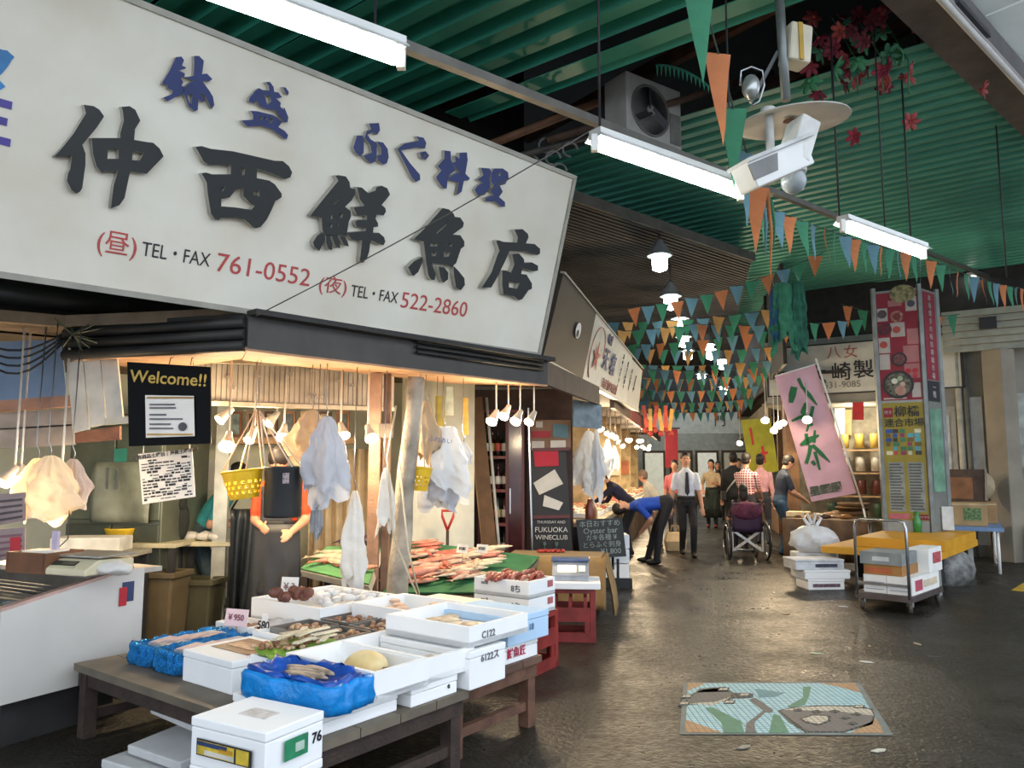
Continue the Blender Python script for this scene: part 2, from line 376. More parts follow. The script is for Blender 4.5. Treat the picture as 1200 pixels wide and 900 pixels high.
for (x0, y0, x1, y1) in ((0, 0, L_SIGN, .035), (0, SH - .035, L_SIGN, SH), (L_SIGN - .035, 0, L_SIGN, SH)):
    mb = MB(); mb.box((x0 + x1) / 2, (y0 + y1) / 2, .006, x1 - x0, y1 - y0, .02); mb.v = [tuple(SM @ Vector(v)) for v in mb.v]; mb.build('edge_strip', FRM, sign, world=True)
K1 = M('#1d2225', .55, var=.1); K2 = M('#b9b5aa', .6, var=.1); B1 = M('#1d2f6b', .5, var=.12)
C1 = (20, 100, 6.); C2 = (210, 150, 6.92); C3 = (350, 190, 6.925); C4 = (460, 230, 6.316); C7 = (180, 50, 7.06); C8 = (400, 130, 5.714)
def glyph(nm, crop, polys, face, dep):
    for outline, holes in polys:
        pl = [[sp(crop[0] + x / crop[2], crop[1] + y / crop[2]) for x, y in p] for p in [outline] + holes]
        me = cutout(pl, dep, nm, (face, K2)); me.transform(parent_matrix(sign).inverted() @ SM @ Matrix.Translation((0, 0, dep / 2 + .004)))
        place(me, nm, sign)
glyph('raised_character', C1, [
 ([(450,140),(520,150),(560,175),(592,222),(540,300),(440,420),(462,480),(462,560),(440,720),(425,745),(400,760),(365,735),(332,670),(340,620),(355,590),(370,490),(320,500),(245,500),(300,440),(380,340),(465,200)], []),
 ([(712,155),(770,150),(810,175),(845,250),(808,310),(802,385),(890,400),(935,405),(980,445),(1008,500),(960,550),(890,622),(850,615),(775,600),(735,790),(700,840),(640,862),(660,700),(690,600),(600,605),(575,615),(540,570),(515,480),(505,372),(705,372),(705,340),(730,250),(722,180)],
  [[(620,447),(693,447),(693,517),(615,517)], [(792,462),(870,478),(840,530),(787,525)]])], K1, .05)
glyph('raised_character', C2, [
 ([(105,155),(155,148),(230,170),(410,190),(740,265),(810,268),(860,310),(885,360),(870,400),(830,415),(780,395),(700,360),(600,330),(600,405),(700,425),(745,455),(800,530),(800,560),(770,580),(750,590),(720,660),(680,740),(630,800),(590,810),(560,790),(500,738),(430,724),(310,725),(290,745),(260,735),(230,690),(205,540),(195,440),(155,370),(190,360),(240,375),(390,375),(390,298),(210,300),(170,270)],
  [[(470,312),(505,330),(500,380),(480,385)], [(312,480),(345,470),(325,515),(313,510)], [(313,575),(380,562),(430,500),(490,480),(492,550),(550,610),(582,630),(555,660),(430,642),(313,632)], [(575,505),(620,510),(620,555),(572,535)]])], K1, .05)
glyph('raised_character', C3, [
 ([(265,110),(290,105),(350,115),(380,160),(385,205),(425,220),(425,260),(395,310),(345,360),(390,395),(392,440),(375,480),(360,570),(340,585),(175,585),(160,540),(155,450),(110,440),(62,432),(150,320),(290,150)],
  [[(225,420),(243,425),(240,460),(220,455)], [(290,415),(325,415),(322,445),(300,450)], [(220,495),(240,498),(235,530),(220,530)], [(280,495),(296,497),(292,510),(280,508)], [(250,335),(305,285),(308,292),(258,340)]]),
 ([(440,200),(480,205),(530,250),(590,230),(600,200),(640,190),(685,210),(708,260),(690,285),(640,345),(670,370),(675,400),(655,430),(600,425),(590,455),(610,490),(612,520),(575,525),(570,570),(620,570),(660,605),(670,640),(655,670),(610,655),(560,630),(550,640),(540,720),(520,780),(490,810),(462,810),(470,740),(482,630),(400,625),(355,570),(510,555),(515,525),(440,525),(425,480),(450,465),(520,465),(520,428),(440,428),(415,365),(500,352),(465,300),(450,240)], []),
 ([(155,570),(180,590),(180,630),(150,690),(135,715),(95,680),(85,645),(120,590)], []), ([(190,590),(220,600),(240,650),(240,710),(210,700),(190,650)], []),
 ([(235,590),(275,590),(300,640),(305,695),(270,680),(250,630)], []), ([(300,590),(340,600),(365,640),(375,680),(340,670),(310,620)], [])], K1, .05)
glyph('raised_character', C4, [
 ([(340,85),(385,95),(420,125),(430,150),(470,155),(497,195),(490,225),(415,280),(470,285),(500,330),(500,365),(475,385),(440,490),(405,520),(370,500),(260,490),(290,570),(280,615),(255,612),(235,580),(215,460),(200,330),(125,315),(200,240),(330,95)],
  [[(285,272),(360,195),(376,202),(300,272)], [(248,345),(302,342),(300,365),(250,368)], [(358,345),(415,348),(408,370),(385,362)], [(255,412),(295,410),(285,440),(260,438)], [(350,405),(395,410),(385,440),(350,445)]]),
 ([(190,445),(195,475),(160,555),(125,585),(110,570),(85,520),(130,475)], []), ([(310,515),(350,520),(382,560),(380,610),(345,635),(325,600),(315,550)], []),
 ([(420,510),(455,545),(500,600),(505,650),(475,690),(440,670),(425,590)], [])], K1, .05)
glyph('raised_character', C4, [
 ([(735,325),(755,322),(790,335),(890,340),(895,300),(870,245),(930,240),(970,275),(975,300),(955,345),(1020,350),(1060,385),(1060,420),(1040,432),(960,405),(835,400),(800,480),(735,610),(700,670),(630,670),(700,560),(745,430),(760,400)], []),
 ([(855,425),(905,420),(940,460),(945,490),(1000,485),(1045,510),(1045,545),(1010,552),(930,525),(920,570),(960,575),(1000,640),(1000,680),(975,690),(930,755),(905,765),(870,735),(790,720),(780,650),(780,545),(810,545),(845,560),(870,500)], [[(830,628),(910,635),(890,680),(830,668)]])], K1, .05)
glyph('blue_character', C7, [
 ([(165,125),(210,120),(232,150),(215,195),(250,210),(240,222),(190,235),(240,260),(235,285),(205,300),(225,330),(210,360),(240,370),(225,430),(150,460),(95,490),(60,460),(130,430),(140,400),(90,380),(110,360),(50,345),(60,320),(110,240)], []),
 ([(315,115),(355,115),(395,155),(380,265),(420,260),(465,305),(440,325),(380,320),(440,400),(470,450),(482,520),(460,550),(430,490),(390,420),(375,440),(410,485),(385,492),(350,470),(345,560),(320,570),(270,530),(240,450),(215,400),(270,340),(310,320),(235,290),(310,280),(315,200)], [[(258,440),(300,430),(295,510),(275,500)]])], B1, .035)
glyph('blue_character', C7, [
 ([(905,330),(940,328),(970,370),(975,410),(1010,415),(1040,455),(1000,465),(985,460),(1030,500),(1025,530),(1050,560),(1060,540),(1092,620),(1085,660),(1060,660),(985,560),(910,550),(860,530),(830,480),(800,505),(765,490),(770,460),(820,400),(850,380),(880,395),(935,400),(930,360)], [[(890,440),(940,440),(950,490),(915,520),(905,470)]]),
 ([(1045,370),(1070,375),(1095,410),(1090,437),(1070,425)], []),
 ([(780,565),(840,570),(960,600),(1000,620),(1040,660),(1010,700),(1060,730),(1090,765),(1080,800),(1050,790),(960,720),(870,690),(750,695),(705,645),(800,640),(800,600)], [[(850,612),(870,612),(866,645),(852,645)], [(895,612),(915,618),(910,640),(896,636)], [(935,625),(970,632),(950,668),(935,665)]])], B1, .035)
glyph('blue_character', C8, [
 ([(85,165),(120,165),(132,200),(130,280),(110,305),(75,280),(60,245)], []),
 ([(165,85),(232,82),(238,130),(220,160),(190,140),(155,160),(175,190),(215,215),(218,280),(205,340),(180,352),(140,320),(132,300),(160,290),(185,280),(175,230),(135,180),(150,135),(180,125)], []),
 ([(220,205),(260,212),(290,255),(297,310),(285,350),(260,360),(225,330),(222,300),(250,290),(245,250)], [])], B1, .035)
glyph('blue_character', C8, [([(480,170),(530,180),(548,215),(540,252),(490,245),(380,265),(440,350),(505,425),(508,460),(480,475),(455,450),(365,275),(355,255),(400,220),(500,200)], []), ([(505,280),(545,270),(568,300),(545,328),(515,315)], [[(528,292),(540,288),(548,300),(535,308)]])], B1, .035)
glyph('blue_character', C8, [
 ([(670,265),(710,270),(715,330),(720,345),(740,400),(700,430),(690,470),(685,520),(660,515),(620,460),(615,440),(650,400),(625,370),(650,340),(670,320)], []),
 ([(770,280),(820,278),(825,330),(810,420),(840,450),(830,465),(800,468),(785,540),(750,565),(765,480),(690,460),(720,430),(770,410),(720,350),(745,340),(740,300),(770,320)], [])], B1, .035)
glyph('blue_character', C8, [
 ([(915,380),(970,385),(985,410),(970,450),(975,510),(940,560),(900,572),(872,530),(890,500),(930,480),(890,460),(930,430)], []),
 ([(1000,385),(1060,385),(1095,410),(1100,450),(1075,490),(1040,500),(1060,540),(1035,575),(1075,610),(1075,640),(1050,640),(1010,605),(950,605),(940,585),(1000,560),(975,540),(1000,500),(980,470),(985,420)], [[(1030,410),(1045,410),(1045,435),(1030,435)]])], B1, .035)
# printed telephone line: both ends located on the board, then set straight
REDP = M('#b84a48', .6, var=.1); GRYP = M('#2b2b2d', .6, var=.05)
def tel(body, pa, pb, size, mat, xs=1.):
    xa, ya = sp(*pa); xb, yb = sp(*pb); o = text(body, size, mat, SM @ Matrix.Translation(((xa + xb) / 2, (ya + yb) / 2, .004)), sign, 'printed_line', .001)
    return o
def fit(body, pa, pb, hpx, mat, bold=0.):
    """line of print stretched between two points of the board"""
    xa, ya = sp(*pa); xb, yb = sp(*pb); xm = (pa[0] + pb[0]) / 2; ym = (pa[1] + pb[1]) / 2
    hh = abs(sp(xm, ym - hpx / 2)[1] - sp(xm, ym + hpx / 2)[1])
    o = text(body, hh / .72, mat, Matrix(), None, 'printed_line', .001, bold)
    xs = [v.co.x for v in o.data.vertices]; k = (xb - xa) / (max(xs) - min(xs)); ang = math.atan2(yb - ya, xb - xa)
    o.data.transform(parent_matrix(sign).inverted() @ SM @ Matrix.Translation(((xa + xb) / 2, (ya + yb) / 2, .004)) @ Matrix.Rotation(ang, 4, 'Z') @ Matrix.Diagonal((k, 1, 1, 1)) @ Matrix.Translation((-(max(xs) + min(xs)) / 2, 0, 0)))
    o.parent = sign
fit('(昼)', (114, 283), (160, 291), 22, REDP); fit('TEL・FAX', (166, 292), (246, 306), 17, GRYP); fit('761-0552', (254, 308), (363, 327), 22, REDP)
fit('(夜)', (374, 333), (406, 338), 16, REDP); fit('TEL・FAX', (411, 341), (466, 350), 14, GRYP); fit('522-2860', (470, 352), (547, 364), 19, REDP)
PUR = M('#4b3f9a', .5, var=.15); BLU = M('#2a7fc0', .5, var=.15)
a_ = sp(-26, 88); text('タ', .34, BLU, SM @ Matrix.Translation((a_[0], a_[1] + .02, .004)), sign, 'printed_character', .001, .03)
a_ = sp(-24, 136); text('生', .30, PUR, SM @ Matrix.Translation((a_[0], a_[1], .004)), sign, 'printed_character', .001, .03)
# thin cable slung across the sign
mb = MB(); p, q_ = on(300, 370, SB + SNR * .2, SNR), at(697, 150, 4.3)
mb.tube([p + (q_ - p) * (i / 12) - Vector((0, 0, .03 * math.sin(math.pi * i / 12))) for i in range(13)], .004, 5)
tag(mb.build('cable', M('#4a4a48', .6)), 'thin grey cable slung diagonally across the front of the big white sign', 'cable')
# struts that hold the sign
for i, s_ in enumerate((.3, 2.2, 4.1)):
    mb = MB(); p = SB - UD * s_ + SUP * 1.2 - SNR * .28; mb.bar(p, p - ND * .8 + Vector((0, 0, .1)), .05, .05); mb.build('strut', DARK, sign, world=True)

# ------------------------------------------------------------------ awning over the stall
AW = M('#4a4744', .6, .2, var=.12); AWB = M('#222120', .6, var=.2)
A0, A1, A2 = Vector((-1.70, 4.88, 0)), Vector((.33, 7.07, 0)), Vector((1.07, 9.35, 0)); AL3 = Vector((-3.12, 5.3, 0))
Z = Vector((0, 0, 1))
aw = thing('awning', 'dark grey metal awning edge running round the corner of the fish stall', 'awning', (A0 + A1) / 2)
mb = MB(); mb.slab(A0 + Z * 2.26, A1 + Z * 2.26, A1 + Z * 2.48, A0 + Z * 2.48, .04); mb.build('fascia', AW, aw, world=True)
mb = MB(); mb.slab(A1 + Z * 2.26, A2 + Z * 2.26, A2 + Z * 2.48, A1 + Z * 2.48, .04); mb.build('fascia', M('#5a4d44', .7, var=.15), aw, world=True)
mb = MB(); mb.bar(A0 + Z * 2.49 + ND * .04, A1 + Z * 2.49 + ND * .04, .12, .035); mb.build('gutter_lip', AWB, aw, world=True)
for k in range(3):
    mb = MB(); mb.cyl(A1 - (A1 - A0).normalized() * 1.6 + Z * (2.39 + .04 * k) + ND * .03, A1 - (A1 - A0).normalized() * .1 + Z * (2.39 + .04 * k) + ND * .03, .015, n=6); mb.build('pipe', AWB, aw, world=True)
for k in range(3):
    mb = MB(); mb.cyl(A0 + Z * (2.28 + .075 * k) - (A0 - AL3).normalized() * .02, AL3 + Z * (2.28 + .075 * k), .036, n=10); mb.build('black_tube', AWB, aw, world=True)
mb = MB(); mb.slab(AL3 + Z * 2.25, A0 + Z * 2.25, A0 + Z * 2.5, AL3 + Z * 2.5, .02); mb.v = [tuple(Vector(v) - ND * .06 + Z * .0) for v in mb.v]; mb.build('back_board', AWB, aw, world=True)
mb = MB(); mb.slab(AL3 + Z * 2.27, A0 + Z * 2.27, A0 + Vector((-.35, .9, 2.34)), AL3 + Vector((.1, 1.2, 2.34)), .02)
mb.slab(A0 + Z * 2.265, A1 + Z * 2.265, A1 + Vector((-.9, .35, 2.33)), A0 + Vector((-.35, .9, 2.33)), .02); mb.build('soffit', M('#b98f6b', .7, var=.15), aw, world=True)
# wire along the soffit for the hooks
mb = MB(); mb.bar(Vector((-2.95, 5.95, 2.36)), Vector((-1.0, 6.55, 2.36)), .04, .05); mb.build('batten', M('#c8baa0', .7), aw, world=True)

# ribbed grey panel under the awning (each board its own piece)
PN = M('#bcb6aa', .7, var=.14, scale=7); p0, p1 = Vector((-2.78, 6.02, 0)), Vector((-1.06, 6.86, 0)); d = (p1 - p0).normalized(); L = (p1 - p0).length
pn = thing('ribbed_panel', 'weathered grey ribbed panel under the awning behind the hanging basket', 'panel', (p0 + p1) / 2)
mb = MB(); mb.slab(p0 + Z * 2.03, p1 + Z * 2.03, p1 + Z * 2.40, p0 + Z * 2.40, .02); mb.build('backing', M('#a39c90', .8), pn, world=True)
rib = None
for i in range(46):
    mb = MB(); c = p0 + d * (.02 + i * (L - .04) / 45)
    nn = Vector((d.y, -d.x, 0)); mb.bar(c + Z * 2.04 + nn * .004, c + Z * 2.39 + nn * .004, .034, .008, up=nn); mb.build('rib', PN, pn, world=True)
mb = MB(); mb.bar(p0 + Z * 2.015, p1 + Z * 2.015, .06, .035); mb.build('rail', M('#cfc6b2', .6), pn, world=True)
random.seed(3)
for i in range(12):
    c = p0 + d * random.uniform(.1, L - .1) + Vector((d.y, -d.x, 0)) * .02 + Z * random.uniform(2.08, 2.36); mb = MB(); mb.box(c.x, c.y, c.z, .05, .02, .02); mb.build('clip', M('#c0bab0', .6), pn, world=True)
# posts
def log_pts(a, b, n, j):
    random.seed(11); return [a + (b - a) * (i / n) + Vector((random.uniform(-j, j), random.uniform(-j, j), 0)) for i in range(n + 1)]
lp0, lp1 = at(459, 745, 6.1), at(487, 442, 6.1); lp0.z = 0
mb = MB(); mb.tube(log_pts(lp0, lp1, 9, .012), [.085, .083, .086, .08, .078, .074, .073, .07, .068, .067], 14)
tag(mb.build('log_post', M('#b7ab99', .8, var=.3, scale=5, bump=.6)), 'pale peeled log post holding up the stall awning', 'post')
mb = MB(); x = at(438, 600, 6.35); mb.box(x.x, x.y, 1.14, .09, .07, 2.28); tag(mb.build('timber_post', M('#a98670', .75, var=.2, bump=.3)), 'square tan timber post left of the peeled log', 'post')
mb = MB(); x = at(452, 600, 6.42); mb.box(x.x, x.y, 1.14, .06, .06, 2.28); tag(mb.build('timber_post', M('#8f7260', .75, var=.2, bump=.3)), 'thin brown timber post tight against the peeled log', 'post')
mb = MB(); x = at(259, 600, 7.4); mb.box(x.x, x.y, 1.2, .13, .05, 2.4); tag(mb.build('steel_post', M('#b9bdb6', .4, .4)), 'pale steel post standing in the stall left of the hanging apron', 'post')
mb = MB(); x = at(452, 500, 6.3); mb.box(x.x, x.y, 1.8, .12, .06, .12); tag(mb.build('switch_box', M('#77695d', .6), bev=.008), 'small brown switch box fixed on the posts under the awning', 'switch box')
mb = MB(); b_ = at(478, 490, 5.98)
mb.tube([b_ + Vector((-.1, .05, .1)), b_ + Vector((-.16, .02, -.3)), b_ + Vector((-.1, 0, -.9)), b_ + Vector((.05, -.02, -1.25)), b_ + Vector((.12, -.05, -1.38)), b_ + Vector((.02, -.03, -1.0)), b_ + Vector((-.06, 0, -.35))], .008, 6)
tag(mb.build('rope', M('#d2c6ac', .8)), 'slack pale rope hanging down the peeled log post', 'rope')

# ------------------------------------------------------------------ boards at the left of the stall
def panel(name, label, cat, corners, th, mat, bev=0.):
    """flat board from its four corners (bottom left, bottom right, top right, top left)"""
    mb = MB(); mb.slab(*corners, th); c = sum((Vector(p) for p in corners), Vector()) / 4
    mb.v = [tuple(Vector(v) - c) for v in mb.v]; o = mb.build(name, mat, loc=c, bev=bev); return tag(o, label, cat)
wb = thing('board_wall', 'weathered white vertical boards hung left of the welcome board', 'boards', at(108, 465, 5.35))
for i in range(3):
    x0, x1 = 78 + i * 20, 97 + i * 20; mb = MB()
    mb.slab(at(x0 + 8, 507 - i * 6, 5.35), at(x1 + 7, 503 - i * 6, 5.35), at(x1, 421 - i * 1.5, 5.35), at(x0, 425 - i * 1.5, 5.35), .02); mb.build('plank', M('#cfccc2', .75, var=.16, scale=5), wb, world=True)
mb = MB(); mb.slab(at(88, 519, 5.37), at(140, 515, 5.37), at(140, 499, 5.37), at(88, 507, 5.37), .03); mb.build('brown_board', M('#8a5a42', .75, var=.25, bump=.2), wb, world=True)
mb = MB(); mb.slab(at(122, 498, 5.30), at(158, 495, 5.30), at(158, 487, 5.30), at(122, 490, 5.30), .03); mb.build('cross_batten', M('#cac4b4', .75), wb, world=True)
for i, (y0, y1, c) in enumerate(((523, 500, '#8d8782'), (501, 482, '#97918b'))):
    panel('fascia_plank', ('lower', 'upper')[i] + ' grey weathered fascia plank at the far left stall', 'plank', (at(-60, y0 + 6, 5.5), at(86, y0 - 2, 5.5), at(84, y1 - 3, 5.5), at(-60, y1 + 6, 5.5)), .03, M(c, .8, var=.2, scale=5))
panel('beam', 'worn brown beam above the grey planks at the far left', 'beam', (at(-60, 486, 5.42), at(83, 476, 5.42), at(82, 463, 5.42), at(-60, 474, 5.42)), .08, M('#a27a66', .75, var=.2, bump=.2))
panel('tarpaulin', 'pale blue sheet stretched above the brown beam at the far left', 'tarpaulin', (at(-60, 476, 5.6), at(78, 465, 5.6), at(72, 398, 5.6), at(-60, 402, 5.6)), .01, M('#7d98b8', .5, var=.15, scale=3))
# tangle under the sign at the far left: pipe, cables, wires
mb = MB(); mb.cyl(at(-60, 336, 5.0), at(150, 362, 5.5), .07, n=12); tag(mb.build('duct', M('#3c3b3a', .5, .3)), 'dark round duct under the left end of the big sign', 'duct')
random.seed(5)
for i in range(4):
    mb = MB(); a = at(-30, 398 + i * 5, 5.2); b = at(76, 390 + i * 3, 5.3); mb.tube([a + (b - a) * (j / 8) - Z * (.1 + .03 * i) * math.sin(math.pi * j / 8) for j in range(9)], .008, 5)
    tag(mb.build('cable', BLACK), 'slack black cable sagging in front of the pale blue sheet', 'cable', 'black cables at the far left')
tw = thing('twig_bundle', 'dry twigs and frayed wire bundled at the left end of the black awning tubes', 'twigs', at(85, 392, 5.2))
for i in range(14):
    mb = MB(); mb.tube([(0, 0, 0), (random.uniform(-.12, .25), random.uniform(-.08, .02), random.uniform(-.12, .12))], .004, 4); mb.build('twig', M('#8b8a70' if i % 2 else '#4a5a44', .8), tw)

# ------------------------------------------------------------------ welcome board, notices
c = [at(151, 523, 5.25), at(247, 520, 5.25), at(246, 430, 5.25), at(149, 424, 5.25)]
wl_ = thing('welcome_board', 'black welcome board with yellow chalk lettering and a white sheet', 'sign', sum(c, Vector()) / 4)
mb = MB(); mb.slab(*c, .02); mb.build('board', M('#0d0e10', .45, var=.1, spec=.08), wl_, world=True)
fx = (c[1] - c[0]).normalized(); fy = (c[3] - c[0]).normalized(); fm = lambda px, py, e=.006: frame(on(px, py, c[0], fx.cross(fy)) + fx.cross(fy).normalized() * e, (c[2] - c[3]), fy)
CHK = M('#d9b95e', .8, var=.15)
text('Welcome!!', .118, CHK, fm(198, 444), wl_, 'chalk_lettering', .001, .012)
q4 = [at(171, 513, 5.235), at(228, 511, 5.235), at(227, 464, 5.235), at(170, 463, 5.235)]
mb = MB(); mb.slab(*q4, .003); mb.build('paper_sheet', PAPER, wl_, world=True)
for i, (a, b, y, cc) in enumerate(((172, 226, 466, '#a8874a'), (175, 205, 474, '#77777a'), (175, 206, 478, '#77777a'), (175, 195, 486, '#77777a'), (175, 214, 491, '#77777a'), (175, 200, 497, '#77777a'), (175, 203, 502, '#77777a'), (172, 226, 509, '#c9a25a'))):
    mb = MB(); e = .002; mb.slab(at(a, y + 1, 5.228), at(b, y + 1, 5.228), at(b, y - 1, 5.228), at(a, y - 1, 5.228), .002); mb.build('print_line', M(cc, .8), wl_, world=True)
mb = MB(); cc = at(214, 500, 5.228); mb.lathe([(.03, 0), (.03, .002)], 14, cc, Matrix.Rotation(R(90), 3, 'X')); mb.build('print_stamp', M('#5c5c60', .8), wl_, world=True)
for x in (198, 223):
    mb = MB(); h = at(x, 428, 5.24); mb.tube([h, h + Vector((.01, 0, .05)), h + Vector((.04, 0, .06)), h + Vector((.04, 0, .03))], .004, 6); mb.build('hook', BLACK, wl_, world=True)
# printed price notice
c = [at(167, 591, 5.6), at(229, 582, 5.6), at(225, 526, 5.6), at(162, 532, 5.6)]
nt = thing('printed_notice', 'white notice sheet densely printed in black hanging under the welcome board', 'notice', sum(c, Vector()) / 4)
mb = MB(); mb.slab(*c, .003); mb.build('sheet', PAPER, nt, world=True)
fx = (c[1] - c[0]).normalized(); fy = (c[3] - c[0]).normalized()
def uvp(c, u, v, e): return c[0] * (1 - u) * (1 - v) + c[1] * u * (1 - v) + c[2] * u * v + c[3] * (1 - u) * v + (c[1] - c[0]).cross(c[3] - c[0]).normalized() * e
def uvq(mb, c, u0, v0, u1, v1, e=.003, th=.002): mb.slab(uvp(c, u0, v0, e), uvp(c, u1, v0, e), uvp(c, u1, v1, e), uvp(c, u0, v1, e), th); return mb
for x_ in (168, 222):
    mb = MB(); a_ = at(x_, 531, 5.6); mb.cyl(a_, Vector((a_.x, a_.y, 2.46)), .003, n=5); mb.build('string', PAPER, nt, world=True)
text('販売商品土曜日｜海産土曜市場', .034, INK, frame(uvp(c, .5, .945, .003), fx, fy), nt, 'headline', .0008, .02)
random.seed(21)
for r_ in range(14):
    u = .04
    while u < .93:
        wd = random.uniform(.04, .13)
        if random.random() < .72:
            mb = MB(); v = .05 + r_ * .06; uvq(mb, c, u, v, min(u + wd, .95), v + random.choice((.018, .03, .045)))
            mb.build('print_block', INK if random.random() < .7 else M('#55555a', .8), nt, world=True)
        u += wd + .02
# ------------------------------------------------------------------ fish tables in front of the stall
TY = 37.; TU = yawv(TY); TN = Vector((TU.y, -TU.x, 0)); T0 = gz(370, 872, .4); T0.z = 0
def T(s_, n_, z=0.): return T0 + TU * s_ + TN * n_ + Z * z
def table(label, s0, s1, n0, n1, z, legs, mat, top):
    c = T((s0 + s1) / 2, (n0 + n1) / 2); t = thing('trestle_table', label, 'table', c, TY)
    sx, sy = abs(n1 - n0), abs(s1 - s0)
    k = 4; 
    for i in range(k):
        mb = MB(); wd = sy / k; mb.box(0, -sy / 2 + wd * (i + .5), z - .02, sx, wd - .006, .04); mb.build('top_board', top, t)
    for y in (-1, 1): mb = MB(); mb.box(0, y * (sy / 2 - .05), z - .08, sx - .06, .03, .08); mb.build('rail', mat, t)
    for x in (-1, 1): mb = MB(); mb.box(x * (sx / 2 - .04), 0, z - .08, .03, sy - .04, .08); mb.build('rail', mat, t)
    for x in (-1, 1):
        for y in (-1, 1): mb = MB(); mb.box(x * (sx / 2 - .07), y * (sy / 2 - .06), (z - .04) / 2, .07, .07, z - .04); mb.build('leg', mat, t)
        mb = MB(); mb.box(x * (sx / 2 - .07), 0, .12, .04, sy - .1, .05); mb.build('stretcher', mat, t)
    return t
table('low brown trestle table under the blue-wrapped fish trays', 0, .95, 0, -2.12, .40, 4, WOODD, M('#6e6556', .6, var=.2, scale=5))
table('low brown trestle table under the box with red print', .99, 1.76, -.12, -2.0, .40, 4, WOOD, M('#6b4f40', .6, var=.2, scale=5))

def eps_box(label, s0, s1, n0, n1, z0, z1, mat=EPS, kind='open', yaw=0., name='foam_box', wall=.024, cat='foam box', group=None):
    c = T((s0 + s1) / 2, (n0 + n1) / 2, z0); sx, sy, h = abs(n1 - n0), abs(s1 - s0), z1 - z0
    t = thing(name, label, cat, c, TY + yaw, group)
    mb = MB()
    if kind == 'open':
        mb.box(0, 0, .0125, sx, sy, .025)
        mb.box(0, -sy / 2 + wall / 2, h / 2, sx, wall, h); mb.box(0, sy / 2 - wall / 2, h / 2, sx, wall, h)
        mb.box(-sx / 2 + wall / 2, 0, h / 2, wall, sy - 2 * wall, h); mb.box(sx / 2 - wall / 2, 0, h / 2, wall, sy - 2 * wall, h)
        mb.build('tray', mat, t)
    else:
        lh = .035; mb.box(0, 0, (h - lh) / 2, sx, sy, h - lh); mb.build('body', mat, t, bev=.005)
        mb = MB(); mb.box(0, 0, h - lh / 2 + .002, sx + .004, sy + .004, lh); mb.build('lid', mat, t, bev=.005)
    t['dims'] = (sx, sy, h)
    return t
def mark(t, face, u, v, body, size, mat, bold=.02):
    """writing on a box face: 'front' (towards -s) or 'side' (towards +n)"""
    sx, sy, h = t['dims']; PM = parent_matrix(t)
    if face == 'front': m = PM @ frame(Vector((u * sx / 2, -sy / 2 - .003, v * h)), Vector((1, 0, 0)), Z)
    elif face == 'side': m = PM @ frame(Vector((sx / 2 + .003, u * sy / 2, v * h)), Vector((0, 1, 0)), Z)
    else: m = PM @ frame(Vector((u * sx / 2, v * sy / 2, h + .005)), Vector((1, 0, 0)), Vector((0, 1, 0)))
    return text(body, size, mat, m, t, 'marking', .001, bold)
def patch(t, face, u0, v0, u1, v1, mat, name='printed_label', e=.003):
    sx, sy, h = t['dims']; mb = MB()
    if face == 'front': mb.box((u0 + u1) / 2 * sx / 2, -sy / 2 - e, (v0 + v1) / 2 * h, abs(u1 - u0) * sx / 2, .003, abs(v1 - v0) * h)
    elif face == 'side': mb.box(sx / 2 + e, (u0 + u1) / 2 * sy / 2, (v0 + v1) / 2 * h, .003, abs(u1 - u0) * sy / 2, abs(v1 - v0) * h)
    else: mb.box((u0 + u1) / 2 * sx / 2, (v0 + v1) / 2 * sy / 2, h + e, abs(u1 - u0) * sx / 2, abs(v1 - v0) * sy / 2, .003)
    return mb.build(name, mat, t)
GRNL = M('#2f8f62', .5, var=.2, scale=20); YELL = M('#d8bb3c', .5, var=.2, scale=20); NAVY = M('#27406e', .5, var=.2, scale=20)
# foreground stack of three closed boxes
for k in range(3):
    b = eps_box(('bottom', 'middle', 'top')[k] + ' closed white foam box of the foreground stack with yellow label', -.33, -.03, .07, -.33, .18 * k, .18 * (k + 1) - .003, kind='closed', yaw=-8)
    patch(b, 'front', -.75, .28, .72, .62, INK, e=.013); patch(b, 'front', -.71, .31, .66, .59, YELL, e=.016); patch(b, 'front', -.5, .33, .3, .42, M('#d9d5c8', .6), 'label_stripe', .018)
    patch(b, 'front', -.7, .5, .1, .585, NAVY, 'label_stripe', .018); patch(b, 'front', .3, .31, .34, .59, INK, 'label_stripe', .018); patch(b, 'front', -.1, .45, .25, .53, M('#d09a2c', .5), 'label_stripe', .018)
    patch(b, 'side', -.45, .3, .35, .72, GRNL, e=.013); patch(b, 'side', -.1, .42, .2, .6, M('#bcd0c0', .5), 'label_stripe', .016); mark(b, 'side', .75, .5, '76', .055, INK)
    if k == 2: patch(b, 'top', -.3, -.3, .4, .25, M('#d9d2cc', .8, var=.2, scale=25), 'faint_print', .004)
# boxes on the first table
b = eps_box('white foam box under the blue plastic bag', .03, .50, -.05, -.62, .40, .485, kind='closed')
b = eps_box('open white foam tray holding the pale yellow squash', .31, .66, .0, -.62, .487, .61)
b = eps_box('lower of the two white foam boxes right of the blue bag', .56, .88, -.02, -.62, .40, .49, kind='closed', wall=.03); mark(b, 'side', .6, .5, 'e', .04, INK)
b = eps_box('upper open foam tray right of the yellow squash', .63, 1.0, -.01, -.66, .492, .60)
b = eps_box('tall white foam box with scribbled number on its corner', .93, 1.22, .02, -.62, .40, .585, kind='closed'); mark(b, 'side', .1, .75, '6122ス', .05, M('#77777c', .7))
b = eps_box('open white foam tray on top beside the light blue box', .95, 1.45, .0, -.60, .60, .70); mark(b, 'side', -.4, .45, 'C122', .05, M('#77777c', .7))
b = eps_box('white foam box with red printed characters on its end', 1.27, 1.74, -.14, -.72, .40, .505, kind='closed'); mark(b, 'side', .1, .5, '鮮魚匠', .06, M('#cc2a50', .6), .015)
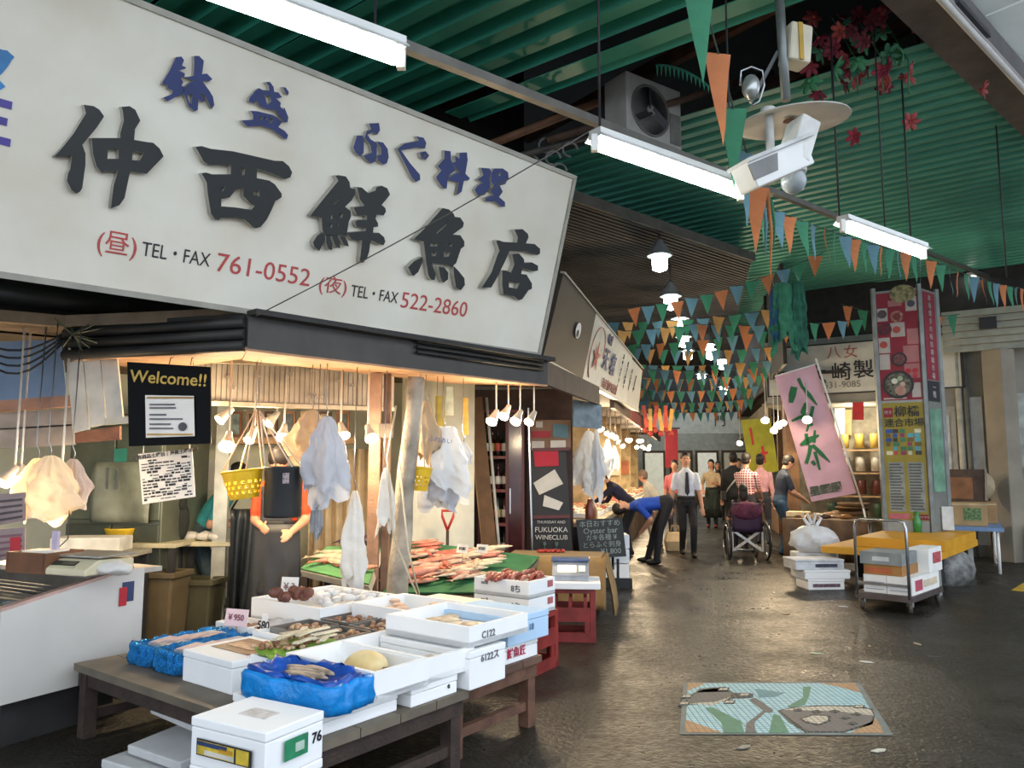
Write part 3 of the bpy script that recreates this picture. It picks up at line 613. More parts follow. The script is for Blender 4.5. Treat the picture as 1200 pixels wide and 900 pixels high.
b = eps_box('light blue foam box on the box with red print', 1.40, 1.80, -.10, -.62, .508, .66, mat=EPSB, kind='closed'); mark(b, 'side', 0, .5, '3 18', .05, M('#6f8fb0', .7))
# lidded white box with a window of dried fish
b = eps_box('white foam box with fish showing through its window lid', .18, .58, -.86, -1.30, .40, .555, kind='closed'); patch(b, 'top', -.72, -.4, .75, .75, M('#8a6a52', .35, var=.35, scale=25), 'window', .004)
patch(b, 'top', -.5, -.1, .5, .35, M('#c9a284', .4, var=.3, scale=30), 'fish_fillet', .008)
# shallow wide tray with steel trays of shellfish
b = eps_box('wide white foam tray carrying the steel shellfish trays', .62, 1.50, -.68, -1.34, .44, .575)
b = eps_box('long white foam tray with violet printed edge at the back', 1.28, 1.74, -.66, -1.25, .50, .65); patch(b, 'side', -.8, .35, .8, .75, M('#4a4a86', .5, var=.4, scale=40))
b = eps_box('white foam tray of ice behind the shellfish trays', 1.05, 1.72, -1.28, -1.98, .50, .64)
b = eps_box('pale lidded foam box at the back right of the tables', 1.78, 2.1, -.75, -1.25, .30, .60, mat=M('#e9e2cc', .7, var=.04), kind='closed')
SS = M('#9a9690', .35, .7, var=.1); CLAM = [M(c, .45, var=.3, scale=40) for c in ('#b98a66', '#8d6247', '#d2b08c', '#a06e52')]
random.seed(9)
def heap(name, label, cat, s0, s1, n0, n1, z, num, r, mats, group, flat=.6):
    for i in range(num):
        mb = MB(); mb.ell((0, 0, 0), (r * random.uniform(.8, 1.2), r * random.uniform(.6, .9), r * flat), 8, 5)
        o = mb.build(name, random.choice(mats), loc=T(random.uniform(s0, s1), random.uniform(n0, n1), z + r * flat * random.choice((.7, 1.4))), rz=random.uniform(0, 6)); tag(o, label, cat, group)
for i, (s0, n0, lb) in enumerate(((.70, -.75, 'near'), (1.02, -.72, 'right'), (.72, -1.05, 'left'), (1.06, -1.02, 'back'))):
    t = thing('steel_tray', ('near', 'right-hand', 'left-hand', 'rear')[i] + ' shallow steel tray of shellfish in the wide foam tray', 'tray', T(s0 + .14, n0 - .13, .545), TY)
    mb = MB(); mb.box(0, 0, .005, .26, .28, .01); mb.build('base', SS, t)
    for a, b_, c, d in ((0, -.14, .26, .008), (0, .14, .26, .008), (-.13, 0, .008, .28), (.13, 0, .008, .28)): mb = MB(); mb.box(a, b_, .02, c, d, .04); mb.build('rim', SS, t)
    heap('clam', ('small brown clam in the near steel tray', 'reddish shellfish in the right-hand steel tray', 'pale clam in the left-hand steel tray', 'brown clam in the rear steel tray')[i], 'clam', s0 + .03, s0 + .25, n0 - .03, n0 - .23, .558, 22, .022, CLAM[i:] + CLAM[:i][:1], 'shellfish in steel tray ' + ('near', 'right', 'left', 'rear')[i])
# brown sea squirts on a board at the back left, ice lumps
heap('sea_squirt', 'brown lumpy sea squirt by the price card at the back', 'shellfish', 1.05, 1.25, -1.55, -1.85, .645, 9, .045, [M('#7c4b3c', .5, var=.3, scale=30)], 'sea squirts at the back', .8)
heap('ice_lump', 'chunk of crushed ice in the back foam tray', 'ice', 1.3, 1.68, -1.33, -1.92, .59, 30, .05, [M('#eef0f2', .3, var=.05, trans=.2)], 'ice in the back tray', .5)
heap('squid_piece', 'pinkish squid strip lying on the rear foam tray', 'squid', 1.35, 1.68, -.72, -1.2, .60, 12, .05, [M('#d9b49a', .4, var=.2)], 'squid in the rear tray', .3)
heap('fish_fillet', 'beige fillet lying in the top tray beside the light blue box', 'fish', 1.0, 1.4, -.06, -.54, .628, 16, .075, [M('#d9c8ac', .45, var=.15), M('#c9b08e', .45, var=.2)], 'fillets in the top tray', .16)
heap('fish_fillet', 'pale fillet lying in the tray right of the squash', 'fish', .70, .94, -.06, -.58, .52, 12, .07, [M('#e0cdb4', .45, var=.15)], 'fillets in the tray right of the squash', .16)
# ice bag, green plastic sheet with clams
mb = MB(); mb.ell((0, 0, .05), (.16, .13, .07), 14, 8); o = mb.build('ice_bag', BAGW, loc=T(.98, -1.55, .44), rz=.4); tag(o, 'bulging clear bag of ice left of the shellfish trays', 'bag')
for p in o.data.vertices: p.co *= 1 + .12 * math.sin(p.co.x * 60) * math.cos(p.co.y * 55)
gs = [T(.24, -.65, .585), T(.66, -.63, .595), T(.66, -.99, .60), T(.30, -.86, .595)]
mb = MB(); mb.grid(lambda u, v: gs[0] * (1 - u) * (1 - v) + gs[1] * u * (1 - v) + gs[2] * u * v + gs[3] * (1 - u) * v + Z * .008 * math.sin(u * 19 + v * 7), 14, 10)
tag(mb.build('green_mat', M('#7fae3e', .5, var=.2), solid=.004), 'bright green plastic mat under the loose clams', 'mat')
mb = MB(); mb.slab(T(.28, -.66, .40), T(.60, -.66, .40), T(.60, -.66, .575), T(.28, -.66, .575), .2); tag(mb.build('foam_block', EPS), 'white foam block under the bright green mat', 'foam box')
heap('clam', 'small striped clam on the bright green mat', 'clam', .30, .60, -.67, -.92, .595, 46, .017, CLAM, 'clams on the green mat')
for i in range(9):
    mb = MB(); mb.box(0, 0, 0, .03, .16, .008); tag(mb.build('razor_shell', M('#e6dcc0', .5, var=.15), loc=T(random.uniform(.45, .64), random.uniform(-.66, -.95), .625 + .004 * i), rz=random.uniform(-.9, .2)), 'pale razor shell lying over the clams on the green mat', 'razor shell', 'razor shells')
# squash
sq = thing('squash', 'round pale yellow squash resting in the foam tray', 'squash', T(.50, -.26, .535), TY)
mb = MB(); rings = []
for i in range(13):
    t_ = math.pi * i / 12; ring = []
    for j in range(24):
        a = 2 * math.pi * j / 24; rr = .095 * math.sin(t_) * (1 + .04 * math.cos(8 * a)); ring.append((rr * math.cos(a) * 1.15, rr * math.sin(a), -.07 * math.cos(t_) + .03))
    rings.append(ring)
mb.sm = True; mb.loft(rings); mb.build('flesh', M('#e6d6a6', .5, var=.15, col2='#cfae6c'), sq)
mb = MB(); mb.cyl((.12, 0, .03), (.15, 0, .04), .012, .008, 7); mb.build('stem', M('#8a6f3c', .8), sq)
mb = MB(); mb.ell((0, 0, 0), (.14, .05, .015), 10, 5); tag(mb.build('fish_fillet', M('#d4a77a', .5, var=.2), loc=T(.40, -.45, .52), rz=-.9), 'orange fillet lying left of the squash', 'fish')
# blue bag spread over a foam tray
BLUEP = M('#1b9cf2', .3, var=.12, scale=5, bump=.4, transl=.2); FOIL = M('#38a4f4', .14, .8, var=.3, scale=22, bump=1.0); DBLUE = M('#1a55b4', .3, var=.25, scale=8)
bb = thing('blue_bag', 'crumpled bright blue plastic bag wrapped round an open fish tray', 'bag', T(.17, -.28, .487), TY - 4)
random.seed(17)
def wrap(sx, sy, h, hollow, seed, amp=.018, n=56, fr=(5, 11, 19)):
    """side wall of a wrapped tray: wavy vertical sheet with a rolled rim going inwards"""
    mb = MB(); rings = []; ph = [random.uniform(0, 6) for _ in range(6)]
    prof = [(1.02, 0), (1.04, .3), (1.0, .62), (1.02, .88), (.97, 1.02), (.90, 1.0), (.84, .86), (.78, hollow)]
    for k, (g, z_) in enumerate(prof):
        ring = []
        for j in range(n):
            a = 2 * math.pi * j / n; ca, sa = math.cos(a), math.sin(a)
            e = (abs(ca) ** 8 + abs(sa) ** 8) ** (-1 / 8)
            wv = amp * (math.sin(fr[0] * a + ph[0] + k * .8) + .8 * math.sin(fr[1] * a + ph[1] - k * 1.1) + .6 * math.sin(fr[2] * a + ph[2] + k * 1.7))
            ring.append((sx / 2 * g * ca * e + wv * ca, sy / 2 * g * sa * e + wv * sa, h * z_ + (wv * .8 if k > 1 else 0)))
        rings.append(ring)
    mb.sm = True; mb.loft(rings); return mb
wrap(.58, .29, .115, .6, 1, .007).build('sheet', BLUEP, bb); wrap(.53, .24, .128, .72, 2, .009).build('inner_fold', DBLUE, bb)
for i in range(5):
    mb = MB(); mb.ell((0, 0, 0), (.12, .02, .014), 9, 5); tag(mb.build('dried_fish', M('#c4b09a', .5, var=.3, scale=20), loc=T(.13 + .02 * i, -.28 + random.uniform(-.05, .05), .595 + .003 * i), rz=-R(TY) + random.uniform(-.15, .15)), 'slim grey fish lying in the blue plastic bag', 'fish', 'fish in the blue bag')
# two foil-blue wrapped trays at the left
for i, (s0, n0) in enumerate(((.47, -1.78), (.47, -1.50))):
    t = thing('wrapped_tray', ('left', 'right')[i] + ' foam tray wrapped in shiny blue metallic film', 'tray', T(s0, n0, .405), TY - 3)
    wrap(.25, .56, .105, .75, i + 5, .0055, 160, (13, 31, 47)).build('film', FOIL, t)
    mb = MB(); mb.box(0, .03, .088, .17, .42, .012); mb.build('contents', M('#d8d2cf', .3, var=.3, scale=14), t)
    for j in range(4): mb = MB(); mb.box(-.06 + .04 * j, -.1 + .08 * j, .1, .05, .16, .006, Matrix.Rotation(.3, 3, 'Z')); mb.build('fish_slice', M('#e3c9c4', .35, var=.2), t)
for i in range(2):
    b = eps_box(('left', 'right')[i] + ' white foam tray of dark fish behind the blue film trays', .78, .98, (-1.62, -1.42)[i], (-1.98, -1.62)[i] + .02, .42, .53, wall=.015)
    heap('fish_strip', 'brown fish strip behind the blue film trays', 'fish', .82, .95, (-1.66, -1.46)[i], (-1.92, -1.6)[i], .5, 7, .04, [M('#9a6a52', .4, var=.3)], 'fish strips behind the blue trays', .35)
# price cards
def card(label, pos, wd, ht, mat, txt, yaw, tilt=-15, ink=INK):
    t = thing('price_card', label, 'price card', pos, yaw)
    me = MB(); me.slab((-wd / 2, 0, 0), (wd / 2, 0, 0), (wd / 2, .02, ht), (-wd / 2, .02, ht), .002); me.build('card', mat, t)
    text(txt, ht * .5, ink, parent_matrix(t) @ frame(Vector((0, .006, ht / 2)), Vector((1, 0, 0)), Vector((0, .02, ht))), t, 'figures', .0006, .02)
    mb = MB(); mb.cyl((0, .012, -.07), (0, .012, .01), .003, n=5); mb.build('stick', WOODL, t)
PINK = M('#eecfd0', .7, var=.04)
card('pink price card stuck behind the blue film trays', T(.76, -1.72, .53), .17, .10, PINK, '¥ 950', 20, ink=M('#8a4a5a', .7))
card('narrow white price card between blue film and window box', T(.70, -1.36, .52), .05, .13, PAPER, '580', 30)
card('white price card standing in the back ice tray', T(1.15, -1.72, .66), .12, .12, PAPER, '¥ 3', 10, ink=M('#8a6a6a', .7))
# loose foam lids and a dark crate below the first table
random.seed(2)
for i, (s0, n0, z, ya, rx) in enumerate(((.25, -1.25, .24, 3, 0), (.3, -1.0, .29, 0, 0), (.2, -.95, .18, 10, 70), (.14, -1.22, .10, -4, 5), (.06, -1.30, .03, -8, 0))):
    mb = MB(); mb.box(0, 0, 0, .44, .30, .045); o = mb.build('foam_board', M('#c8c9c8', .8, var=.06), loc=T(s0, n0, z), rz=-R(TY + ya), bev=.008); o.rotation_euler.x = R(rx)
    tag(o, ('upper', 'topmost', 'upright', 'second lowest', 'lowest')[i] + ' white foam board under the low trestle table', 'foam board')

# ------------------------------------------------------------------ fish
def fish_mesh(name, L, H, W, mats, belly=True):
    mb = MB(); rings = []; mb.sm = True
    prof = [(-.5, .02), (-.46, .3), (-.36, .75), (-.2, 1.0), (0, .98), (.18, .72), (.32, .36), (.38, .26)]
    for y, g in prof: rings.append([(W / 2 * g * math.cos(a), y * L, H / 2 * g * math.sin(a)) for a in [2 * math.pi * j / 10 for j in range(10)]])
    mb.loft(rings); mb.sm = False; mb.m = 1
    mb.prism([(.36 * L, -.1 * H), (.5 * L, -.55 * H), (.46 * L, 0), (.5 * L, .55 * H), (.36 * L, .1 * H)], -.003, .003, Matrix(((0, 0, 1), (1, 0, 0), (0, 1, 0))))
    mb.prism([(-.2 * L, .45 * H), (-.05 * L, .72 * H), (.2 * L, .36 * H)], -.002, .002, Matrix(((0, 0, 1), (1, 0, 0), (0, 1, 0))))
    mb.m = 2; mb.ell((W * .28, -.41 * L, H * .12), H * .06, 6, 4); mb.ell((-W * .28, -.41 * L, H * .12), H * .06, 6, 4)
    return mb.mesh(name, mats)
EYEB = M('#15120f', .2, var=0)
RF = [fish_mesh('fish', .33, .058, .036, (M(c, .35, var=.22, scale=14), M(d_, .4, var=.2), EYEB)) for c, d_ in (('#c4705e', '#a84a3c'), ('#cf917c', '#b86a56'), ('#c9b09c', '#b08470'))]
SF = fish_mesh('fish', .38, .05, .032, (M('#d2c2a8', .35, var=.2, scale=14), M('#d8c3a2', .4), EYEB))
BIGF = fish_mesh('fish', .38, .11, .08, (M('#d99078', .35, var=.25, scale=9), M('#c46a55', .4), EYEB)); PUR_ = fish_mesh('fish', .34, .11, .08, (M('#5a4550', .35, var=.25), M('#443040', .4), EYEB))
def lay(me, label, group, c4, u, v, h, ang, roll=80):
    p = c4[0] * (1 - u) * (1 - v) + c4[1] * u * (1 - v) + c4[2] * u * v + c4[3] * (1 - u) * v
    o = place(me, 'fish', None, p + Z * h, (0, R(roll), 0)); ex = (c4[1] - c4[0]).normalized(); nn = ex.cross(c4[3] - c4[0]).normalized()
    dr = (ex * math.cos(ang) + nn.cross(ex) * math.sin(ang)); sd = dr.cross(nn)
    m = Matrix((nn, dr, sd)).transposed().to_4x4() @ Matrix.Rotation(R(random.uniform(-12, 12)), 4, 'Y'); o.rotation_euler = m.to_euler(); return tag(o, label, 'fish', group)
# sloping counter with green sheet
c4 = [gz(448, 694, .50), gz(590, 694, .50), gz(632, 652, .68), gz(482, 634, .80)]
fc = thing('fish_counter', 'sloping fish counter covered in green sheet beside the peeled log post', 'counter', Vector((sum(p.x for p in c4) / 4, sum(p.y for p in c4) / 4, 0)))
mb = MB(); mb.slab(*c4, .012); mb.build('green_sheet', M('#33704a', .6, var=.15), fc, world=True)
low = [p - Z * .03 for p in c4]; mb = MB(); mb.slab(*low, .05); mb.build('deck', M('#8d7a62', .7, var=.2), fc, world=True)
for p in low: mb = MB(); q_ = p + (fc.location - Vector((p.x, p.y, 0))) * .08; mb.bar((q_.x, q_.y, 0), (q_.x, q_.y, p.z - .05), .06, .06); mb.build('leg', WOODD, fc, world=True)
mb = MB(); mb.slab(*[Vector((p.x, p.y, z_)) for p, z_ in ((low[0], .15), (low[1], .15), (low[1], .42), (low[0], .42))], .02); mb.v = [tuple(Vector(v) + Vector((-.03, .12, 0))) for v in mb.v]; mb.build('skirt_board', M('#4a3b30', .8), fc, world=True)
random.seed(31)
for i in range(64):
    u, v = random.uniform(.05, .68), random.uniform(.12, .88); lay(RF[i % 3], 'pinkish red fish piled on the green sloping counter', 'red fish on the counter', c4, u, v, .025 + .011 * (i % 4), random.uniform(-.45, -.1))
for i in range(16):
    lay(SF, 'long pale fish fanned out at the right of the green counter', 'pale fish on the counter', c4, .5 + .028 * (i % 8), .25 + .045 * i, .05 + .012 * (i % 3), -.25 + random.uniform(-.12, .12))
lay(BIGF, 'big salmon-pink fish with its head at the front of the green counter', None, c4, .28, .2, .09, 2.6)
for i, (x, y) in enumerate(((541, 648), (564, 648))):
    card(('left', 'right') [i] + ' white price slip leaning on the pale fish', gz(x, y, .78) , .12, .07, PAPER, '¥580', 35)
# second counter deeper in the stall
c5 = [gz(352, 666, .66), gz(432, 684, .62), gz(446, 642, .80), gz(384, 640, .82)]
f2 = thing('fish_counter', 'green covered fish counter behind the timber post', 'counter', Vector((sum(p.x for p in c5) / 4, sum(p.y for p in c5) / 4, 0)))
mb = MB(); mb.slab(*c5, .012); mb.build('green_sheet', M('#5c9a63', .6, var=.15), f2, world=True)
mb = MB(); mb.slab(*[p - Z * .02 for p in c5], .06); mb.build('deck', M('#d3cbb6', .7, var=.12), f2, world=True)
for p in c5: q_ = p + (f2.location - Vector((p.x, p.y, 0))) * .1; mb = MB(); mb.bar((q_.x, q_.y, 0), (q_.x, q_.y, p.z - .07), .06, .06); mb.build('leg', WOODD, f2, world=True)
for i in range(14): lay(SF if i % 3 else RF[1], 'pale fish lying on the counter behind the timber post', 'fish on the inner counter', c5, random.uniform(.15, .85), random.uniform(.1, .6), .03 + .012 * (i % 3), random.uniform(-.3, .3))
for i in range(3): lay(PUR_, 'dark purple fish heaped at the back of the inner counter', 'dark fish on the inner counter', c5, .45 + .13 * i, .85, .07 + .02 * i, .2)

# ------------------------------------------------------------------ crates, scale, fish boxes at the stall corner
CR = M('#8f2f2a', .5, var=.2, scale=8)
def crate(label, loc, yaw, sx=.46, sy=.36, h=.40, mat=CR):
    t = thing('bottle_crate', label, 'crate', loc, yaw)
    mb = MB(); mb.box(0, 0, .015, sx, sy, .03); mb.build('base', mat, t)
    for x in (-1, 1):
        for y in (-1, 1): mb = MB(); mb.box(x * (sx / 2 - .025), y * (sy / 2 - .025), h / 2, .05, .05, h); mb.build('corner_post', mat, t, bev=.005)
    for y in (-1, 1):
        for z0, z1 in ((.0, .08), (.17, .29), (h - .04, h)): mb = MB(); mb.box(0, y * (sy / 2 - .012), (z0 + z1) / 2, sx - .06, .02, z1 - z0); mb.build('side_band', mat, t)
        for x in (-.3, 0, .3): mb = MB(); mb.box(x * sx, y * (sy / 2 - .014), .33, .03, .016, .1); mb.build('slat', mat, t)
        for x in (-.34, .34): mb = MB(); mb.box(x * sx, y * (sy / 2 - .014), .13, .05, .016, .12); mb.build('slat', mat, t)
    for x in (-1, 1):
        for z0, z1 in ((.0, .08), (.17, .29), (h - .04, h)): mb = MB(); mb.box(x * (sx / 2 - .012), 0, (z0 + z1) / 2, .02, sy - .06, z1 - z0); mb.build('side_band', mat, t)
        for y in (-.3, .3): mb = MB(); mb.box(x * (sx / 2 - .014), y * sy, .13, .016, .05, .12); mb.build('slat', mat, t)
    return t
crate('scuffed red bottle crate nearest the tables under the fish boxes', Vector((.07, 5.98, 0)), 30, .42, .42, .42)
crate('red bottle crate under the white scale shelf', Vector((.52, 7.0, 0)), 5, .44, .34, .45)
for k in range(2):
    q_ = Vector((.02, 6.0, .425 + .125 * k)); t = thing('foam_box', ('lower', 'upper')[k] + ' white foam box of the pair on the red crate' + (', heaped with shrimp' if k else ''), 'foam box', q_, 35); sx, sy, h = .50, .36, .12
    mb = MB(); mb.box(0, 0, .0125, sx, sy, .025)
    for a in (-1, 1): mb.box(0, a * (sy / 2 - .012), h / 2, sx, .024, h); mb.box(a * (sx / 2 - .012), 0, h / 2, .024, sy - .048, h)
    mb.build('tray', EPS, t); t['dims'] = (sx, sy, h)
    mark(t, 'front', .55, .5, '8ち', .06, M('#5a5a60', .7)); mark(t, 'front', -.6, .72, 'no.8', .035, M('#5a5a60', .7)); patch(t, 'side', .4, .45, .8, .85, M('#b86a6a', .6), 'printed_label')
random.seed(8)
for i in range(44):
    mb = MB(); mb.tube([(0, -.07, 0), (0, -.03, .018), (0, .02, .02), (0, .06, 0)], [.008, .017, .015, .004], 7)
    o = mb.build('shrimp', M(('#b5604e', '#c98673', '#9c4a3e')[i % 3], .35, var=.25, scale=20), loc=Vector((.02, 6.0, .66)) + Vector((random.uniform(-.2, .2), random.uniform(-.12, .14), .010 * (i % 4) - .01)), rz=random.uniform(-.75, -.35)); tag(o, 'reddish shrimp piled in the upper foam box on the crate', 'shrimp', 'shrimp in the foam box')
mb = MB(); mb.box(0, 0, .03, .56, .40, .06); tag(mb.build('foam_slab', EPS, loc=(.50, 6.98, .452), rz=-R(5), bev=.008), 'thick white foam slab under the digital scale', 'foam slab')
def scale(label, loc, yaw, body, sx=.26, sy=.26):
    t = thing('digital_scale', label, 'scale', loc, yaw)
    mb = MB(); mb.prism([(-sy / 2, 0), (sy / 2, 0), (sy / 2, .07), (-sy / 2 + .1, .085), (-sy / 2, .035)], -sx / 2, sx / 2, Matrix(((0, 0, 1), (1, 0, 0), (0, 1, 0)))); mb.build('body', body, t, bev=.008)
    mb = MB(); mb.box(0, .04, .1, sx + .04, sy - .08, .014); mb.build('pan', M('#b9b7b0', .35, .6), t, bev=.004)
    mt = Matrix.Rotation(math.atan2(.05, .1), 3, 'X')
    mb = MB(); mb.box(-sx * .12, -sy / 2 + .05, .064, sx * .55, .04, .006, mt); mb.build('display', M('#394035', .3), t)
    mb = MB(); mb.box(-sx * .05, -sy / 2 + .018, .046, sx * .6, .02, .006, mt); mb.build('keypad', M('#d9d3b2', .5), t)
    return t
t = thing('digital_scale', 'small digital scale with lit display on the foam slab', 'scale', (.52, 6.96, .513), 5)
mb = MB(); mb.prism([(-.12, 0), (.12, 0), (.12, .16), (-.04, .16), (-.12, .05)], -.16, .16, Matrix(((0, 0, 1), (1, 0, 0), (0, 1, 0)))); mb.build('body', M('#a9b0bb', .4, .3), t, bev=.008)
mb = MB(); mb.box(0, .03, .175, .34, .2, .02); mb.build('pan', M('#5a6d96', .4, .3), t, bev=.004)
mb = MB(); mb.box(-.03, -.085, .105, .16, .006, .06, Matrix.Rotation(-R(36), 3, 'X')); mb.build('display', emis('#ffd9a0', 2.2), t)
mb = MB(); mb.box(.1, -.085, .105, .06, .006, .06, Matrix.Rotation(-R(36), 3, 'X')); mb.build('keypad', WHITE, t)
# tan cloth covered shelf behind the scale
t = thing('covered_table', 'small table draped with tan cloth behind the digital scale', 'table', (.55, 8.0, 0), 10)
mb = MB(); mb.box(-.1, 0, .60, .95, .5, .05); mb.build('top', M('#a88f68', .8, var=.1), t, bev=.01)
mb = MB(); mb.grid(lambda u, v: (.40 + .10 * math.sin(v * 1.5) + .02 * math.sin(u * 20), -.28 + .5 * u, .62 - .55 * v), 16, 8); mb.grid(lambda u, v: (-.55 + .97 * u, -.26 - .03 * math.sin(v * 2) - .015 * math.sin(u * 26), .62 - .5 * v), 26, 8); mb.build('cloth', M('#96794f', .9, var=.12, bump=.2), t, solid=.006)
for x in (-.5, .3):
    for y in (-.2, .2): mb = MB(); mb.box(x, y, .29, .05, .05, .58); mb.build('leg', WOODD, t)
for i in range(6):
    mb = MB(); mb.ell((0, 0, 0), (.05, .022, .02), 8, 5); tag(mb.build('roe_pack', M('#b23a30', .4, var=.2), loc=(.3 + .045 * i, 8.05 + .02 * (i % 2), .645), rz=.3 * i), 'red roe lump lying on the tan-draped table', 'roe', 'roe on the draped table')
# ------------------------------------------------------------------ stall fittings
WARM = (1.0, .78, .5); BULB = emis('#ffe2b0', 14.); SHADE = M('#d8d2c6', .35, .3, var=.06)
def spot(label, pos, aim, r=.055, energy=7., ztop=2.46, group='clip-on spot lamps of the fish stall', bulb=BULB, light=True):
    """clip-on reflector lamp: socket stem, cone shade, glowing bulb face"""
    t = thing('spot_lamp', label, 'lamp', pos, 0, group); aim = Vector(aim).normalized()
    m = aim.to_track_quat('Z', 'Y').to_matrix()
    mb = MB(); mb.lathe([(.022, -.1), (.026, -.07), (.028, -.05), (r, .045), (r * 1.02, .05), (r * .93, .046), (.02, -.04)], 14, (0, 0, 0), m); mb.build('shade', SHADE, t)
    mb = MB(); mb.lathe([(.012, -.03), (r * .62, .012), (r * .7, .03), (r * .5, .048), (.006, .054)], 12, (0, 0, 0), m); mb.build('bulb', bulb, t)
    mb = MB(); a = m @ Vector((0, 0, -.08)); mb.tube([a, a + Vector((0, 0, .05)), Vector((a.x, a.y, max(a.z + .1, ztop - pos[2])))], .008, 7); mb.build('stem', SHADE, t)
    if light:
        g = point(Vector(pos) + aim * .09, energy, WARM, .04); g.parent = t; g.location = aim * .09
    return t
for i, (px, py, Y, aim, r, lb) in enumerate((
 (267, 518, 5.75, (.15, -.75, -.6), .07, 'wide reflector lamp right below the welcome board corner'), (262, 488, 6.2, (-.5, -.5, -.6), .05, 'small reflector lamp tilted left above the wide one'),
 (294, 511, 6.1, (-.1, -.9, -.2), .045, 'round bulb lamp over the yellow basket cords'), (332, 508, 6.3, (.1, -.9, -.3), .06, 'bright lamp behind the basket and bag'),
 (318, 492, 6.5, (-.4, -.5, -.7), .055, 'tilted lamp near the shelf behind the cords'), (402, 506, 6.2, (.35, -.8, -.35), .05, 'lamp half hidden right of the brown bag'),
 (434, 509, 6.05, (.35, -.75, -.45), .058, 'white cone lamp next to the switch box'),
 (578, 490, 6.75, (-.3, -.7, -.6), .055, 'first lamp from the left of the corner cluster'), (592, 484, 7.0, (-.35, -.7, -.4), .055, 'second lamp of the corner cluster'),
 (606, 490, 6.9, (-.35, -.6, -.7), .055, 'third lamp of the corner cluster'), (622, 491, 7.05, (-.4, -.55, -.75), .05, 'last lamp of the corner cluster, nearest the alley'),
 (8, 560, 5.2, (-.2, -.7, -.5), .055, 'lamp at the left picture edge beside the cream bags'), (23, 558, 5.4, (.3, -.7, -.5), .055, 'lamp second from the left edge beside the cream bags'))):
    spot(lb, at(px, py, Y), (aim[0] * .9, -.55, -.62), r * .92, 9.)
spot('lamp glowing behind the cream bunch of bags', at(66, 572, 5.22), (0, -.6, -.7), .05, 30.)
def hung_bag(name, label, cat, top, h, wd, mat, folds=5, seed=0, sag=.25, depth=.5, group=None, pinch=.16, tail=.0, crump=.13, hang=.14):
    """bunch of thin plastic bags hung from a hook: pinched top, folded and crumpled flanks, uneven hem"""
    random.seed(seed); ph = [random.uniform(0, 6.28) for _ in range(5)]; t = thing(name, label, cat, top, random.uniform(-20, 20), group); mb = MB(); rings = []; n = 64; K = 22; off = Vector((seed * 3.7, 1.3, .2))
    for k in range(K + 1):
        v = k / K; base = pinch + (1 - pinch) * min(1, v * 1.7) ** .7 * (1 - .5 * max(0, v - .8))
        ring = []
        for j in range(n):
            a = 2 * math.pi * j / n
            f = 1 + (.10 + .16 * v) * math.sin(folds * a + ph[0] + v * 1.5) + .10 * math.sin((folds * 2 + 1) * a + ph[1] - v * 2)
            hem = (.12 * math.sin(2 * a + ph[3]) + .08 * math.sin(5 * a + ph[4])) * h * (v ** 3)
            p = Vector((wd / 2 * base * f * math.cos(a), wd / 2 * depth * base * f * math.sin(a), -h * v + hem))
            q_ = noise.noise_vector(p * 9 + off) * 1.0 + noise.noise_vector(p * 22 + off) * .55
            ring.append(p + Vector((q_.x, q_.y, q_.z * .6)) * crump * wd * min(1, .25 + v))
        rings.append(ring)
    mb.sm = True; mb.loft(rings, cap=False); mb.build('plastic_film', mat, t)
    hang = max(hang, 2.45 - top.z) if top.y < 7 else hang
    mb = MB(); mb.tube([(0, 0, -.02), (.01, 0, .04), (-.012, 0, .09), (0, 0, hang)], .004, 6); mb.build('hook', STEEL, t)
    return t
BAGC = M('#efe2c8', .5, var=.06, scale=4, bump=.4, transl=.35); BAGB = M('#c9ced8', .35, var=.08, scale=4, bump=.4, transl=.3); BAGT = M('#c9b18f', .6, var=.1, transl=.2); CLOTH = M('#e6e3dc', .8, var=.06, bump=.3, transl=.15)
hung_bag('bag_bunch', 'cream bunch of carrier bags hanging in front of the left lamps', 'bags', at(58, 534, 5.0), .38, .36, BAGC, 4, 1)
hung_bag('bag_bunch', 'pale pinkish bag hanging right behind the cream bunch', 'bags', at(86, 538, 5.15), .32, .24, M('#d9ccc2', .5, var=.06, bump=.4, transl=.3), 5, 2)
hung_bag('bag_bunch', 'pale peach bag hanging left behind the cream bunch', 'bags', at(44, 537, 5.15), .24, .20, M('#ecd3ae', .5, var=.06, bump=.4, transl=.3), 5, 3)
hung_bag('bag_bunch', 'bluish white bunch of bags hanging beside the black bucket', 'bags', at(383, 488, 5.65), .58, .30, BAGB, 5, 4)
hung_bag('bag_bunch', 'tan paper bags hanging behind the bluish bunch', 'bags', at(366, 480, 5.85), .36, .34, BAGT, 3, 5)
hung_bag('bag_bunch', 'grey crumpled plastic hanging below the bluish bunch', 'bags', at(372, 572, 5.75), .34, .08, M('#8d9298', .4, var=.2, bump=.5), 4, 6)
hung_bag('cloth', 'long white cloth hanging low before the inner counter', 'cloth', at(416, 575, 5.85), .66, .17, CLOTH, 3, 7)
hung_bag('cloth', 'white rag hanging on the side of the log post', 'cloth', at(452, 548, 6.0), .46, .13, CLOTH, 3, 8)
pb_ = hung_bag('bag_bunch', 'white printed carrier bags hanging right of the log post', 'bags', at(520, 500, 6.4), .54, .38, BAGW, 4, 9, pinch=.4)
hung_bag('bag_bunch', 'pale grey bag drooping below the white printed carrier bags', 'bags', at(512, 545, 6.45), .34, .29, BAGB, 4, 19, pinch=.5)
hung_bag('bag_bunch', 'crinkled clear bag hanging near the second yellow basket', 'bags', at(500, 470, 6.3), .44, .21, BAGT, 5, 10)
hung_bag('bag_bunch', 'small bluish bag bulging right of the printed bags', 'bags', at(543, 518, 6.5), .18, .13, BAGB, 4, 12)
text('ふれあい', .05, M('#3f5fa8', .6), frame(at(516, 516, 6.20), Vector((1, 0, -.15)), Z), pb_, 'bag_print', .001)
